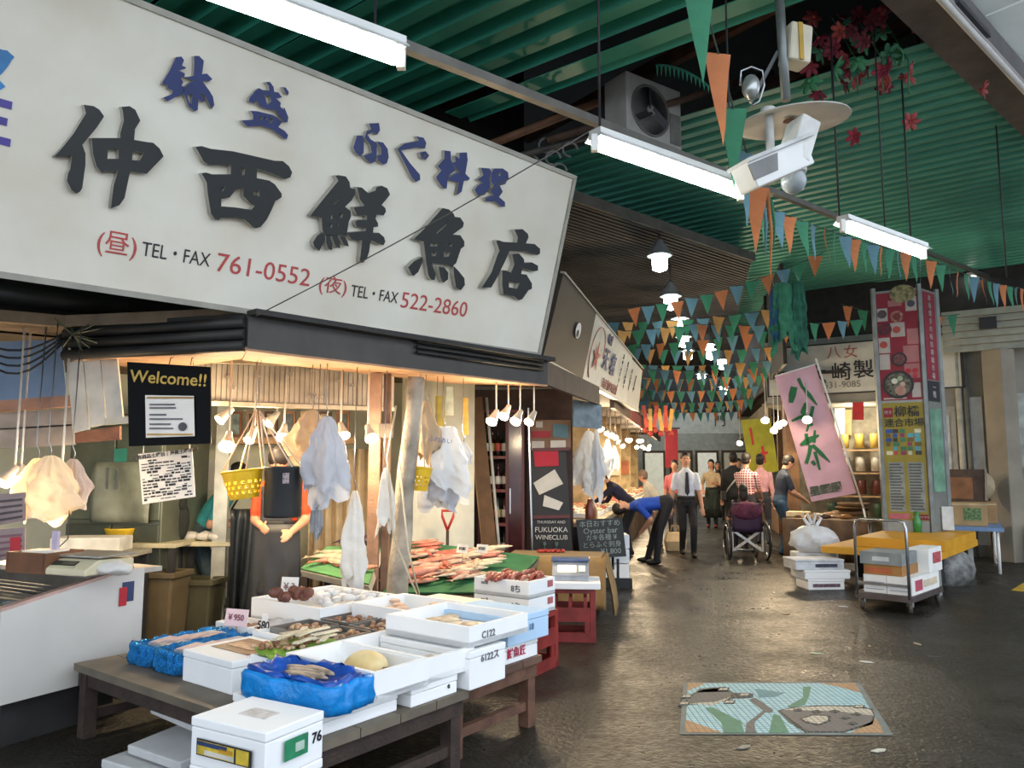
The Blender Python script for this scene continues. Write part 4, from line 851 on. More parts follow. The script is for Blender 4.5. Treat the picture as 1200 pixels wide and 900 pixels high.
# perforated basket
def basket(label, top, r0, r1, h, tilt, hook, mat, group=None):
    t = thing('hanging_basket', label, 'basket', top - Z * h)
    mt = Matrix.Rotation(tilt, 3, 'Y'); n = 32; rows = 11; mb = MB(); vs = []; fs = []
    for k in range(rows + 1):
        rr = r0 + (r1 - r0) * k / rows
        for j in range(n): vs.append(mt @ Vector((rr * math.cos(2 * math.pi * j / n), rr * math.sin(2 * math.pi * j / n), h * k / rows)))
    for k in range(rows):
        for j in range(n):
            if k in (2, 4, 6) and (j + (k // 2)) % 2 == 0: continue
            fs.append((k * n + j, k * n + (j + 1) % n, (k + 1) * n + (j + 1) % n, (k + 1) * n + j))
    fs.append(tuple(range(n))); mb.add(vs, fs); mb.build('shell', mat, t, solid=.006)
    mb = MB(); ring = [mt @ Vector((r1 * math.cos(2 * math.pi * j / n), r1 * math.sin(2 * math.pi * j / n), h)) for j in range(n + 1)]; mb.tube(ring, .009, 6); mb.build('rim', mat, t)
    for j in range(4):
        a = .5 + j * math.pi / 2; p = mt @ Vector((r1 * math.cos(a), r1 * math.sin(a), h)); mb = MB(); mb.tube([p, hook - t.location], .006, 5); mb.build('cord', M('#e2c9b0', .8), t)
    mb = MB(); hk = hook - t.location; mb.tube([hk, hk + Z * .25, Vector((hk.x, hk.y, 2.46 - t.location.z))], .003, 5); mb.build('hook_wire', STEEL, t)
    return t
YB = M('#e8bd22', .45, var=.08)
basket('yellow perforated basket hanging on four cords beside the black bucket', at(288, 552, 5.7), .10, .145, .20, R(-7), at(300, 480, 5.7), YB)
basket('small yellow perforated basket half hidden behind the printed bags', at(490, 548, 6.25), .072, .094, .18, R(6), at(492, 470, 6.25), YB)
bk = thing('bucket', 'black hanging bucket with a small photo sticker', 'bucket', at(331, 606, 5.7))
mb = MB(); mb.lathe([(.13, 0), (.135, .02), (.137, .35), (.143, .36), (.14, .37), (.128, .36), (.125, .03)], 24); mb.build('shell', M('#22272b', .45, var=.1), bk)
mb = MB(); mb.lathe([(.1375, .27), (.1385, .28), (.1385, .33), (.1375, .34)], 24); mb.v = [v for v in mb.v]; 
mb = MB(); mb.box(.055, -.132, .285, .045, .004, .075, Matrix.Rotation(R(22), 3, 'Z')); mb.build('sticker', M('#b9a9ad', .5, var=.4, scale=60), bk)
hk = at(304, 482, 5.7) - bk.location
mb = MB(); mb.tube([hk, hk + Z * .2, Vector((hk.x, hk.y, 2.46 - bk.location.z))], .003, 5); mb.build('hook_wire', STEEL, bk)
for j in range(4): a = .7 + j * math.pi / 2; mb = MB(); mb.tube([(.14 * math.cos(a), .14 * math.sin(a), .365), hk], .006, 5); mb.build('cord', M('#e8d9cc', .8), bk)
# hanging rubber apron
t = thing('rubber_apron', 'black rubber apron hanging on the steel post inside the stall', 'apron', at(287, 590, 7.2))
mb = MB(); mb.grid(lambda u, v: (-.13 + .26 * u + .03 * v * math.sin(9 * u), .05 * math.sin(u * 14 + v * 2) * (.3 + v), -.05 - .95 * v), 20, 10); mb.build('sheet', M('#2a3036', .35, var=.2), t, solid=.008)
mb = MB(); mb.tube([(-.12, 0, -.05), (0, 0, .15), (.12, 0, -.05)], .01, 6); mb.build('neck_strap', BLACK, t)

# ------------------------------------------------------------------ display case at the left
CD = yawv(28); CLf = Vector((-CD.y, CD.x, 0)); P0 = Vector((-2.74, 4.2, 0))
def CS(d_, l_, z_): return P0 + CD * d_ + CLf * l_ + Z * z_
cs = thing('display_case', 'white refrigerated fish display case with sloping top at the left', 'display case', CS(.42, .9, 0))
mb = MB(); m = frame(CS(0, 0, 0), CD, Z)
PANM = M('#cdc9c2', .5, var=.06, scale=2)
mb.prism([(0, .25), (.85, .25), (.85, .87), (.78, .875), (0, .735)], -.0, .03, m); mb.build('end_panel', PANM, cs, world=True)
mb = MB(); mb.slab(CS(0, 1.8, .25), CS(0, .03, .25), CS(0, .03, .70), CS(0, 1.8, .70), .03); mb.build('front_panel', M('#6f665f', .4), cs, world=True)
mb = MB(); mb.slab(CS(-.012, 1.8, .52), CS(-.012, .06, .52), CS(-.012, .06, .68), CS(-.012, 1.8, .68), .02); mb.build('red_strip', M('#b5735f', .5), cs, world=True)
mb = MB(); mb.slab(CS(0, 1.8, .66), CS(0, .03, .66), CS(.6, .03, .70), CS(.6, 1.8, .70), .02); mb.build('steel_tray', M('#6d706e', .3, .7, var=.15), cs, world=True)
mb = MB(); mb.bar(CS(0, .0, .74), CS(.78, .0, .88), .05, .025); mb.build('edge_rail', M('#c9a79a', .4, .3), cs, world=True)
mb = MB(); mb.bar(CS(0, 0, .735), CS(0, 1.8, .735), .05, .03); mb.build('edge_rail', M('#c9a79a', .4, .3), cs, world=True)
for i in range(6): mb = MB(); mb.bar(CS(.25 + .05 * i, .06, .73 + .009 * i), CS(.25 + .05 * i, 1.7, .73 + .009 * i), .012, .012); mb.build('rack_bar', STEEL, cs, world=True)
mb = MB(); mb.slab(CS(.55, .0, .865), CS(.55, 1.8, .865), CS(1.0, 1.8, .865), CS(1.0, .0, .865), -.03); mb.build('back_shelf', M('#b6afa6', .5), cs, world=True)
mb = MB(); mb.slab(CS(.85, .05, .06), CS(.85, 1.75, .06), CS(.85, 1.75, .86), CS(.85, .05, .86), .03); mb.build('back_panel', M('#8f8a83', .6), cs, world=True)
mb = MB(); c = CS(.42, .9, .13); mb.box(c.x, c.y, c.z, 1.66, .66, .26, Matrix.Rotation(math.atan2(CLf.y, CLf.x), 3, 'Z')); mb.build('plinth', M('#2c2a2a', .7), cs, world=True)
mb = MB(); mb.slab(CS(.70, -.034, .68), CS(.78, -.034, .68), CS(.78, -.034, .80), CS(.70, -.034, .80), .003); mb.build('sticker', M('#2d3e66', .5), cs, world=True)
mb = MB(); mb.slab(CS(.68, -.038, .66), CS(.73, -.038, .66), CS(.73, -.038, .77), CS(.68, -.038, .77), .003); mb.build('sticker', M('#c02030', .5), cs, world=True)
for i, x in enumerate((.1, .3, .5)):
    mb = MB(); mb.ell((0, 0, 0), (.07, .05, .02), 10, 5); tag(mb.build('ice_pack', M('#8f9a9c', .25, var=.3), loc=CS(.25, x, .715)), 'shiny wrapped ice pack in the display case tray', 'ice pack', 'ice packs in the display case')
scale('cream digital shop scale standing on the display case', gz(104, 672, .88) + Vector((-.05, .08, 0)), 18, M('#d9cfae', .5, var=.06), .34, .36)
t = thing('wooden_box', 'brown wooden bowl-like box left of the cream scale', 'box', gz(38, 672, .88) + Vector((0, .12, 0)), 20)
mb = MB(); mb.box(0, 0, .01, .30, .24, .02)
for a in (-1, 1): mb.box(0, a * .12, .06, .30, .02, .12); mb.box(a * .15, 0, .06, .02, .26, .12)
mb.build('sides', M('#7d5235', .6, var=.2), t)
mb = MB(); mb.box(0, 0, .1, .2, .15, .05, Matrix.Rotation(.3, 3, 'Z')); mb.build('paper', PAPER, t)
mb = MB(); mb.box(.05, .02, .17, .045, .02, .13); mb.build('label_tag', M('#cbbfd6', .6), t)
mb = MB(); mb.ell((0, 0, .03), (.12, .07, .04), 18, 10); mb.v = [tuple(Vector(v) + noise.noise_vector(Vector(v) * 16) * .02) for v in mb.v]; o = mb.build('towel', CLOTH, loc=gz(122, 672, .88) + Vector((.05, .0, 0))); tag(o, 'crumpled white towel on the corner of the cream scale', 'towel')
mb = MB(); b_ = gz(60, 650, .95); mb.tube([b_ + Vector((0, 0, 0)), b_ + Vector((.1, 0, .1)), b_ + Vector((.04, .1, .3)), b_ + Vector((-.05, .2, .55))], .004, 5); tag(mb.build('cable', DARK), 'thin dark wire rising from the cream scale', 'cable')
# grey slatted price boards at the far left
for i, (y0, y1, tx) in enumerate(((610, 577, '活魚'), (652, 618, '¥800'))):
    c = [at(-14, y0 + 8, 4.9), at(29, y0, 4.9), at(29, y1, 4.9), at(-14, y1 + 3, 4.9)]; t = thing('price_board', ('upper', 'lower')[i] + ' pinkish grey price board hanging at the left picture edge', 'sign', sum(c, Vector()) / 4)
    mb = MB(); mb.slab(*c, .01); mb.build('board', M('#9d8a86', .7, var=.15), t, world=True)
    for k in range(4): mb = MB(); uvq(mb, c, .06, .12 + .2 * k, .94, .2 + .2 * k, .004); mb.build('print_line', M('#5c5052' if i == 0 else '#86606a', .8), t, world=True)
    if i: mb = MB(); uvq(mb, c, .62, .2, .9, .7, .008); mb.build('red_mark', RED, t, world=True)
# inside: fridge, counter, bins, shelf goods, shirts
t = thing('steel_fridge', 'green grey steel fridge with double doors at the back of the stall', 'fridge', at(136, 560, 7.2) * 1.0, 12); t.location.z = 0
mb = MB(); mb.box(0, .35, 1.0, 1.0, .7, 2.0); mb.build('body', M('#6e7466', .4, .5, var=.1), t, bev=.01)
for x in (-.25, .25):
    mb = MB(); mb.box(x, -.01, 1.45, .48, .03, .86); dr = mb.build('door', M('#79806f', .35, .5, var=.12), t, bev=.006); mb = MB(); mb.box(x * .2, -.04, 1.4, .025, .03, .2); mb.build('handle', CHROME, dr)
    mb = MB(); mb.box(x, -.01, .55, .48, .03, .86); dr = mb.build('door', M('#5d6358', .35, .5, var=.12), t, bev=.006); mb = MB(); mb.box(x * .2, -.04, .75, .025, .03, .2); mb.build('handle', CHROME, dr)
mb = MB(); mb.grid(lambda u, v: (-.2 + .62 * u, -.06 - .02 * math.sin(8 * u + v * 3), 1.0 + .55 * v), 12, 8); mb.build('plastic_cover', M('#9aa08e', .4, transl=.2), t, solid=.004)
t = thing('poster', 'teal poster behind the printed notice at the back of the stall', 'poster', at(148, 545, 7.15)); mb = MB(); mb.slab(at(134, 562, 7.15), at(170, 560, 7.15), at(172, 524, 7.15), at(134, 526, 7.15), .004); mb.build('sheet', M('#2f8a7c', .7), t, world=True)
def counter_table(label, px0, px1, py, z, Y, dpt, top, yaw=0):
    a, b = at(px0, py, Y), at(px1, py, Y); sx = (b - a).length; c = (a + b) / 2; t = thing('work_counter', label, 'counter', (c.x, c.y + dpt / 2, 0), yaw)
    mb = MB(); mb.box(0, 0, z - .02, sx, dpt, .04); mb.build('top', top, t, bev=.005)
    for x in (-1, 1):
        for y in (-1, 1): mb = MB(); mb.box(x * (sx / 2 - .04), y * (dpt / 2 - .04), (z - .04) / 2, .05, .05, z - .04); mb.build('leg', DARK, t)
    mb = MB(); mb.box(0, 0, .2, sx - .1, dpt - .1, .03); mb.build('shelf', DARK, t); return t
counter_table('pale topped work counter at the back behind the notice', 150, 205, 645, .82, 7.0, .5, M('#c3bd9f', .5, var=.15))
counter_table('grey side counter behind the cream scale', 84, 152, 645, .80, 6.42, .4, M('#8f8d82', .5, var=.15))
counter_table('cream work counter with rags left of the apron man', 203, 275, 648, .80, 7.35, .5, M('#d2cbab', .5, var=.15))
for i, (px, Y, lb) in enumerate(((222, 7.5, 'left'), (240, 7.5, 'middle'), (252, 7.45, 'right'))):
    mb = MB(); mb.ell((0, 0, 0), (.09, .07, .045), 10, 6); o = mb.build('rag', CLOTH, loc=at(px, 642, Y), rz=i); o.location.z = .845
    for v in o.data.vertices: v.co *= 1 + .15 * math.sin(v.co.x * 70 + i) * math.cos(v.co.y * 60)
    tag(o, lb + ' crumpled white rag on the cream work counter', 'rag')
def bin_(label, px, Y, w_, h, col):
    t = thing('storage_bin', label, 'bin', Vector((at(px, 700, Y).x, Y, 0)), 8)
    mb = MB(); mb.loft([[(a * w_ * .42, b * w_ * .34, 0) for a, b in ((-1, -1), (1, -1), (1, 1), (-1, 1))], [(a * w_ * .5, b * w_ * .4, h) for a, b in ((-1, -1), (1, -1), (1, 1), (-1, 1))]]); mb.build('tub', M(col, .5, var=.12), t, bev=.02)
    mb = MB()
    for s_ in (-1, 1): mb.box(0, s_ * w_ * .41, h, w_ * 1.06, .03, .05); mb.box(s_ * w_ * .51, 0, h, .03, w_ * .82, .05)
    mb.build('rim', M(col, .5, var=.12), t, bev=.008); return t
bin_('tan plastic storage bin beside the display case', 188, 7.0, .40, .56, '#5c513c'); bin_('olive plastic bin under the cream work counter', 234, 7.25, .36, .46, '#4a4836')
mb = MB(); mb.lathe([(.10, 0), (.14, .12), (.145, .13), (.13, .12), (.09, .01)], 18); tag(mb.build('yellow_tub', M('#d8b52c', .5), loc=(at(138, 635, 7.1).x, 7.15, .82)), 'shallow yellow tub on the pale work counter', 'tub')
mb = MB(); mb.box(0, 0, .06, .55, .3, .12); tag(mb.build('foam_box', M('#c9cbc6', .7), loc=(at(108, 640, 6.6).x, 6.6, .8), rz=.1, bev=.01), 'long grey white foam box behind the cream scale', 'foam box')
# back wall: framed shelf with jars, hung t-shirt, curtain
t = thing('wall_shelf', 'wooden wall shelf with small frames behind the lamps', 'shelf', at(345, 495, 7.7))
mb = MB(); mb.slab(at(255, 520, 7.75), at(415, 520, 8.0), at(415, 512, 8.0), at(255, 513, 7.75), .22); mb.build('board', WOODL, t, world=True)
for i in range(7):
    x = 268 + i * 21; mb = MB(); mb.slab(at(x, 512, 7.7), at(x + 15, 512, 7.7), at(x + 15, 482, 7.7), at(x, 482, 7.7), .03); mb.build('frame', M(('#8a5a40', '#b89a78', '#5d4034', '#a87858', '#c9b08a', '#6a4a3a', '#9a6a50')[i], .6, var=.2), t, world=True)
    mb = MB(); mb.slab(at(x + 3, 509, 7.68), at(x + 12, 509, 7.68), at(x + 12, 485, 7.68), at(x + 3, 485, 7.68), .01); mb.build('picture', M(('#8fa0a0', '#4a4a40', '#c9b9a0', '#606a70', '#7a5a4a', '#b0a890', '#506058')[i], .5, var=.3, scale=20), t, world=True)
t = thing('hung_shirt', 'white shirt hung on the pale wall behind the steel post', 'shirt', at(242, 545, 8.0))
mb = MB(); m = frame(at(242, 558, 7.95), Vector((1, .2, 0)), Z); k = .0085 * 1.0
mb.prism([(x * k, y * k) for x, y in ((-12, -16), (12, -16), (13, 8), (17, 2), (22, 8), (14, 18), (5, 20), (0, 16), (-5, 20), (-14, 18), (-22, 8), (-17, 2), (-13, 8))], 0, .03, m); mb.build('cloth', CLOTH, t, world=True)
t = thing('curtain', 'cream curtain hanging at the back right of the apron man', 'curtain', at(385, 600, 8.1))
mb = MB(); a, b = at(362, 590, 8.2), at(440, 590, 8.45); mb.grid(lambda u, v: Vector((a.x + (b.x - a.x) * u, a.y + (b.y - a.y) * u + .05 * math.sin(u * 40), 1.7 - 1.5 * v)), 40, 3); mb.build('cloth', M('#cdb894', .8, var=.15), t, world=True, solid=.005)
t = thing('hung_jacket', 'dark crumpled jacket hung on a hook behind the notice', 'jacket', at(210, 610, 7.4)); mb = MB(); mb.ell((0, 0, 0), (.1, .06, .2), 12, 8); mb.ell((.02, -.02, .16), (.06, .05, .08), 10, 6); mb.build('cloth', M('#1f2422', .8, bump=.5), t)
# shovel and poles by the partition
t = thing('shovel', 'shovel with red D handle leaning on the cream partition', 'shovel', Vector((at(525, 640, 7.9).x, 7.9, .0)))
a = at(525, 640, 7.9) - t.location; top = at(524, 600, 7.95) - t.location
mb = MB(); mb.tube([Vector((a.x, a.y - .1, .3)), a + (top - a) * .45], .016, 8); mb.build('shaft', M('#4a3a34', .6), t)
g = a + (top - a) * .45; mb = MB(); mb.tube([g, g + Vector((-.055, .01, .14)), g + Vector((-.06, .01, .2)), g + Vector((.06, .01, .2)), g + Vector((.055, .01, .14)), g + Vector((0, 0, .01))], .014, 8); mb.build('grip', M('#c43a30', .45), t)
mb = MB(); mb.prism([(-.1, 0), (.1, 0), (.1, .28), (.03, .33), (-.03, .33), (-.1, .28)], -.006, .006, frame(Vector((a.x, a.y - .1, .01)), Vector((1, 0, 0)), Vector((0, .1, 1)))); mb.build('blade', STEEL, t)
for i, (x0, x1, wd, c, lb) in enumerate(((557, 574, .16, '#6f4f30', 'wide brown plank leaning beside the wine cabinet'), (548, 566, .03, '#b48a60', 'thin bamboo pole leaning on the wide plank'), (570, 584, .035, '#c3c0b6', 'white plastic pipe standing beside the wine cabinet'))):
    mb = MB(); a, b = at(x1, 640, 8.85), at(x0, 466, 8.95); a.z = 0; a.x += .06
    (mb.bar(a, b, wd, .03, up=Vector((0, -1, 0))) if i == 0 else mb.cyl(a, b, wd / 2, n=8)); tag(mb.build(('plank', 'pole', 'pipe')[i], M(c, .7, var=.2)), lb, ('plank', 'pole', 'pipe')[i])
# yellow-lit clutter high behind the log: nets, tags
for i, (x, y, w_, h, c, lb) in enumerate(((487, 478, 14, 26, '#b7a23c', 'yellow net bag high behind the log post'), (515, 484, 12, 40, '#8c7f30', 'olive yellow strip hanging behind the printed bags'), (527, 470, 10, 34, '#a9b0a4', 'pale slotted card hanging right of the olive strip'), (545, 488, 9, 44, '#b08c3a', 'ochre banner hanging near the leaning plank'))):
    panel('hanging_strip', lb, 'strip', (at(x - w_ / 2, y + h / 2, 7.5), at(x + w_ / 2, y + h / 2, 7.5), at(x + w_ / 2 - 1, y - h / 2, 7.5), at(x - w_ / 2 + 1, y - h / 2, 7.5)), .03, M(c, .6, var=.25, scale=12))
# ------------------------------------------------------------------ wine cabinet and notice boards
WR = M('#5b2226', .5, var=.15); t = thing('wine_cabinet', 'dark red wine cabinet with bottles on four shelves', 'cabinet', Vector((-.05, 9.5, 0)), 3)
mb = MB(); mb.box(-.06, .2, 1.1, .56, .03, 2.2); mb.build('back', M('#2b1414', .7), t)
for x in (-.33, .0, .19): mb = MB(); mb.box(x, 0, 1.1, .035, .4, 2.2); mb.build('side_panel', WR, t)
for z in (.02, .42, .82, 1.22, 1.62, 2.18): mb = MB(); mb.box(-.07, 0, z, .54, .38, .035); mb.build('shelf', M('#7a3326', .5, var=.2), t)
mb = MB(); mb.box(.1, -.19, 1.1, .16, .02, 2.1); dr = mb.build('glass_door', M('#4a2628', .15, var=.2), t); mb = MB(); mb.box(.04, -.21, 1.1, .015, .03, .3); mb.build('handle', CHROME, dr)
bm_ = MB(); bm_.lathe([(.034, 0), (.037, .01), (.037, .18), (.014, .23), (.013, .29), (.016, .3)], 10); bot = [bm_.mesh('bottle', M(c, .15, var=.1)) for c in ('#1b2a1c', '#3a1015', '#20180f')]
lb_ = MB(); lb_.lathe([(.038, .06), (.0385, .07), (.0385, .15), (.038, .155)], 10); lbm = [lb_.mesh('label', M(c, .7)) for c in ('#e5dfcf', '#c9b27a', '#b85040')]
random.seed(4)
for k, z in enumerate((.44, .84, 1.24, 1.64)):
    for i in range(4):
        o = place(bot[(i + k) % 3], 'wine_bottle', None, Vector((-.05, 9.5, z)) + Vector((-.27 + .075 * i, -.08 + .05 * (i % 2), 0))); tag(o, ORD[i] + ' wine bottle from the left on the ' + ('lowest', 'second lowest', 'second highest', 'top')[k] + ' filled shelf of the red cabinet', 'bottle', 'bottles in the wine cabinet'); place(lbm[(i * k + i) % 3], 'label', o)
def flat(name, label, cat, px4, Y, th, mat, th2=0):
    c = [at(x, y, Y) for x, y in px4]; t = thing(name, label, cat, sum(c, Vector()) / 4); mb = MB(); mb.slab(*c, th); mb.build('board', mat, t, world=True); return t, c
t, c = flat('notice_board', 'brown pin board with cards beside the wine cabinet', 'notice board', ((622, 528), (669, 526), (669, 492), (620, 492)), 9.45, .03, M('#8f6f58', .8, var=.1))
for x0, y0, x1, y1, rt, col in ((628, 501, 636, 494, 0, '#c9c0b4'), (623, 513, 645, 505, 3, '#a8343c'), (648, 512, 666, 498, -30, '#5d7f8a'), (623, 526, 638, 517, 0, '#cdc6ba'), (645, 525, 663, 516, 4, '#d8d2c4')):
    mb = MB(); mb.slab(at(x0, y1 + (y0 - y1), 9.43), at(x1, y0 - rt * .05, 9.43), at(x1, y1, 9.43), at(x0, y1 + rt * .05, 9.43), .004); mb.build('card', M(col, .7, var=.1), t, world=True)
t, c = flat('menu_board', 'black board with red card and slanted white papers', 'notice board', ((624, 648), (671, 646), (663, 527), (622, 528)), 9.4, .03, M('#17181a', .5))
for q4, col in ((((627, 547), (655, 546), (654, 528), (625, 528)), '#c22a3c'), (((632, 580), (660, 567), (650, 550), (625, 566)), '#dcd6c8'), (((636, 593), (655, 598), (660, 589), (638, 580)), '#dad6cc')):
    mb = MB(); mb.slab(*[at(x, y, 9.37) for x, y in q4], .004); mb.build('card', M(col, .7, var=.06), t, world=True)
for x in (626, 668): mb = MB(); p = at(x, 646, 9.41); mb.bar(p, Vector((p.x, p.y, 0)), .04, .03); mb.build('leg', BLACK, t, world=True)
fm2 = lambda px, py: frame(at(px, py, 9.36), Vector((1, 0, 0)), Z)
WCH = M('#d9d6cf', .7)
for s_, y, sz in (('THURSDAY AND', 612, .045), ('FUKUOKA', 621, .085), ('WINE', 630, .078), ('CLUB', 638.5, .078)): text(s_, sz, WCH, fm2(646 if len(s_) != 4 else (637 if s_ == 'WINE' else 656), 630 if s_ == 'CLUB' else y), t, 'lettering', .002, .0)
for x in (638, 652): mb = MB(); c0 = at(x, 641, 9.36); mb.lathe([(.02, -.05), (.005, -.04), (.005, .0), (.025, .03), (.022, .06)], 8, c0); mb.build('glass_drawing', M('#5d6f66', .6), t, world=True)
for y in (606, 527): mb = MB(); mb.bar(at(624, y, 9.36), at(668, y - 1, 9.36), .02, .04); mb.build('red_rail', WR, t, world=True)
mb = MB(); mb.bar(at(619, 478, 9.3), at(624, 648, 9.3), .02, .02); tag(mb.build('metal_edge', CHROME), 'thin bright metal strip between cabinet and black board', 'strip')
# easel chalkboard
cb = thing('chalk_easel', 'black chalkboard menu on legs at the alley corner', 'sign', gz(712, 692), 4)
c = [at(680, 655, 9.55), at(734, 652, 9.55), at(729, 607, 9.6), at(675, 609, 9.6)]
mb = MB(); mb.slab(*c, .02); mb.build('board', M('#20272a', .6, var=.2), cb, world=True)
fx = (c[1] - c[0]).normalized(); fy = (c[3] - c[0]).normalized()
for k, (s_, sz) in enumerate((('本日おすすめ', .085), ('Oyster bar', .095), ('カキ各種 ¥', .08), ('とらふぐ刺身', .08), ('¥1,800', .09))): text(s_, sz, M('#93a09e', .8), frame(uvp(c, .5 if k < 4 else .68, .87 - .18 * k, .004), fx, fy), cb, 'chalk_line', .001)
for x in (688, 724): mb = MB(); p = at(x, 655, 9.58); mb.bar(p, Vector((p.x, p.y + .02, 0)), .03, .03); mb.build('leg', BLACK, cb, world=True)
mb = MB(); p = at(718, 650, 9.6); mb.bar(p, Vector((p.x + .06, p.y + .45, 0)), .03, .03); mb.build('prop', BLACK, cb, world=True)
for k in range(3):
    mb = MB(); mb.box(0, 0, .09, .36, .32, .17); q_ = Vector((1.30, 9.95 + .02 * k, .12 + .18 * k)); o = mb.build('foam_box', EPS, loc=q_, rz=-.1 + .05 * k, bev=.01); tag(o, ('lowest', 'middle', 'top')[k] + ' white foam box stacked behind the chalkboard easel', 'foam box')
mb = MB(); mb.box(0, 0, .06, .4, .36, .12); tag(mb.build('pallet_box', BLACK, loc=(1.3, 9.97, 0)), 'black low crate under the foam boxes behind the easel', 'crate')
# ------------------------------------------------------------------ second sign, along the alley
a0, a1, a2, a3 = at(636, 420, 7.2), at(748, 482, 12.6), at(753, 431, 12.6), at(661, 318, 7.2)
def q2(u0, v0, u1, v1, e=0.):
    nr = (a1 - a0).cross(a3 - a0).normalized() * e
    f = lambda u, v: a0 * (1 - u) * (1 - v) + a1 * u * (1 - v) + a2 * u * v + a3 * (1 - u) * v + nr
    return f(u0, v0), f(u1, v0), f(u1, v1), f(u0, v1)
s2 = thing('alley_sign', 'long slanted shop sign, brown then white with red flower, running into the alley', 'sign', (a0 + a1) / 2)
mb = MB(); mb.slab(*q2(0, 0, .29, 1), .1); mb.build('brown_panel', M('#3a3028', .6, .0, var=.2, scale=1), s2, world=True)
mb = MB(); mb.slab(*q2(.29, 0, .80, 1), .1); mb.build('white_panel', M('#cfcbbd', .5, var=.08), s2, world=True)
mb = MB(); mb.slab(*q2(.80, .0, 1, .93), .1); mb.build('white_panel', M('#c3c0b4', .5, var=.08), s2, world=True)
for v in (.0, .985): mb = MB(); mb.slab(*q2(0, v - .01, 1, v + .015, .015), .05); mb.build('edge_strip', FRM, s2, world=True)
e2 = (a1 - a0).normalized(); u2 = (a3 - a0).normalized()
def on2(u, v, e=.012): p = q2(u, v, u, v, e)[0]; return frame(p, e2, u2)
mb = MB(); mb.lathe([(.085, 0), (.085, .004)], 20, (0, 0, 0)); mb.v = [tuple(on2(.17, .55) @ Vector((v[0] * 1.2, v[1], v[2]))) for v in mb.v]; mb.build('oval_logo', WHITE, s2, world=True)
mb = MB(); mb.lathe([(.05, .004), (.05, .007)], 16, (0, 0, 0)); mb.v = [tuple(on2(.168, .51) @ Vector((v[0], v[1] * .8, v[2]))) for v in mb.v]; mb.build('oval_logo', DARK, s2, world=True)
RP = M('#b8463c', .6, var=.1)
for k in range(5):
    an = k * 2 * math.pi / 5 + .3; mb = MB(); mb.prism([(0, 0), (.08 * math.cos(an - .5), .08 * math.sin(an - .5)), (.19 * math.cos(an), .19 * math.sin(an)), (.08 * math.cos(an + .5), .08 * math.sin(an + .5))], 0, .005, on2(.36, .42)); mb.build('red_petal', RP, s2, world=True)
mb = MB(); mb.tube([on2(.36, .45) @ Vector((.34 * math.cos(a), .34 * math.sin(a), .004)) for a in [i * .3 for i in range(15)]], .008, 5); mb.build('red_arc', M('#c9907c', .6), s2, world=True)
text('天', .30, M('#2f3f78', .6), on2(.46, .48), s2, 'blue_character', .004, .02); text('塩', .30, M('#2f3f78', .6), on2(.545, .48), s2, 'blue_character', .004, .02)
text('味噌', .14, M('#39406a', .6), on2(.47, .82), s2, 'blue_character', .003, .01)
for k, s_ in enumerate(('お中元ギフト', '贈答品承り', '地方発送', '営業中')): text('\n'.join(s_), .085, M('#5a5a58', .7), on2(.65 + .075 * k, .5), s2, 'small_print', .003)
text('海産物珍味乾物', .14, M('#c07a70', .7), on2(.55, .12), s2, 'red_print', .003)
mb = MB(); mb.slab(at(672, 500, 9.2), at(706, 503, 9.4), at(705, 474, 9.4), at(672, 468, 9.2), .03); mb.bar(at(690, 473, 9.3), at(690, 452, 9.3), .03, .03); c = at(690, 485, 9.3); mb.v = [tuple(Vector(v) - c) for v in mb.v]; tag(mb.build('small_sign', M('#8596a0', .6, var=.25, scale=9), loc=c), 'small blue grey picture sign below the slanted alley sign', 'sign')
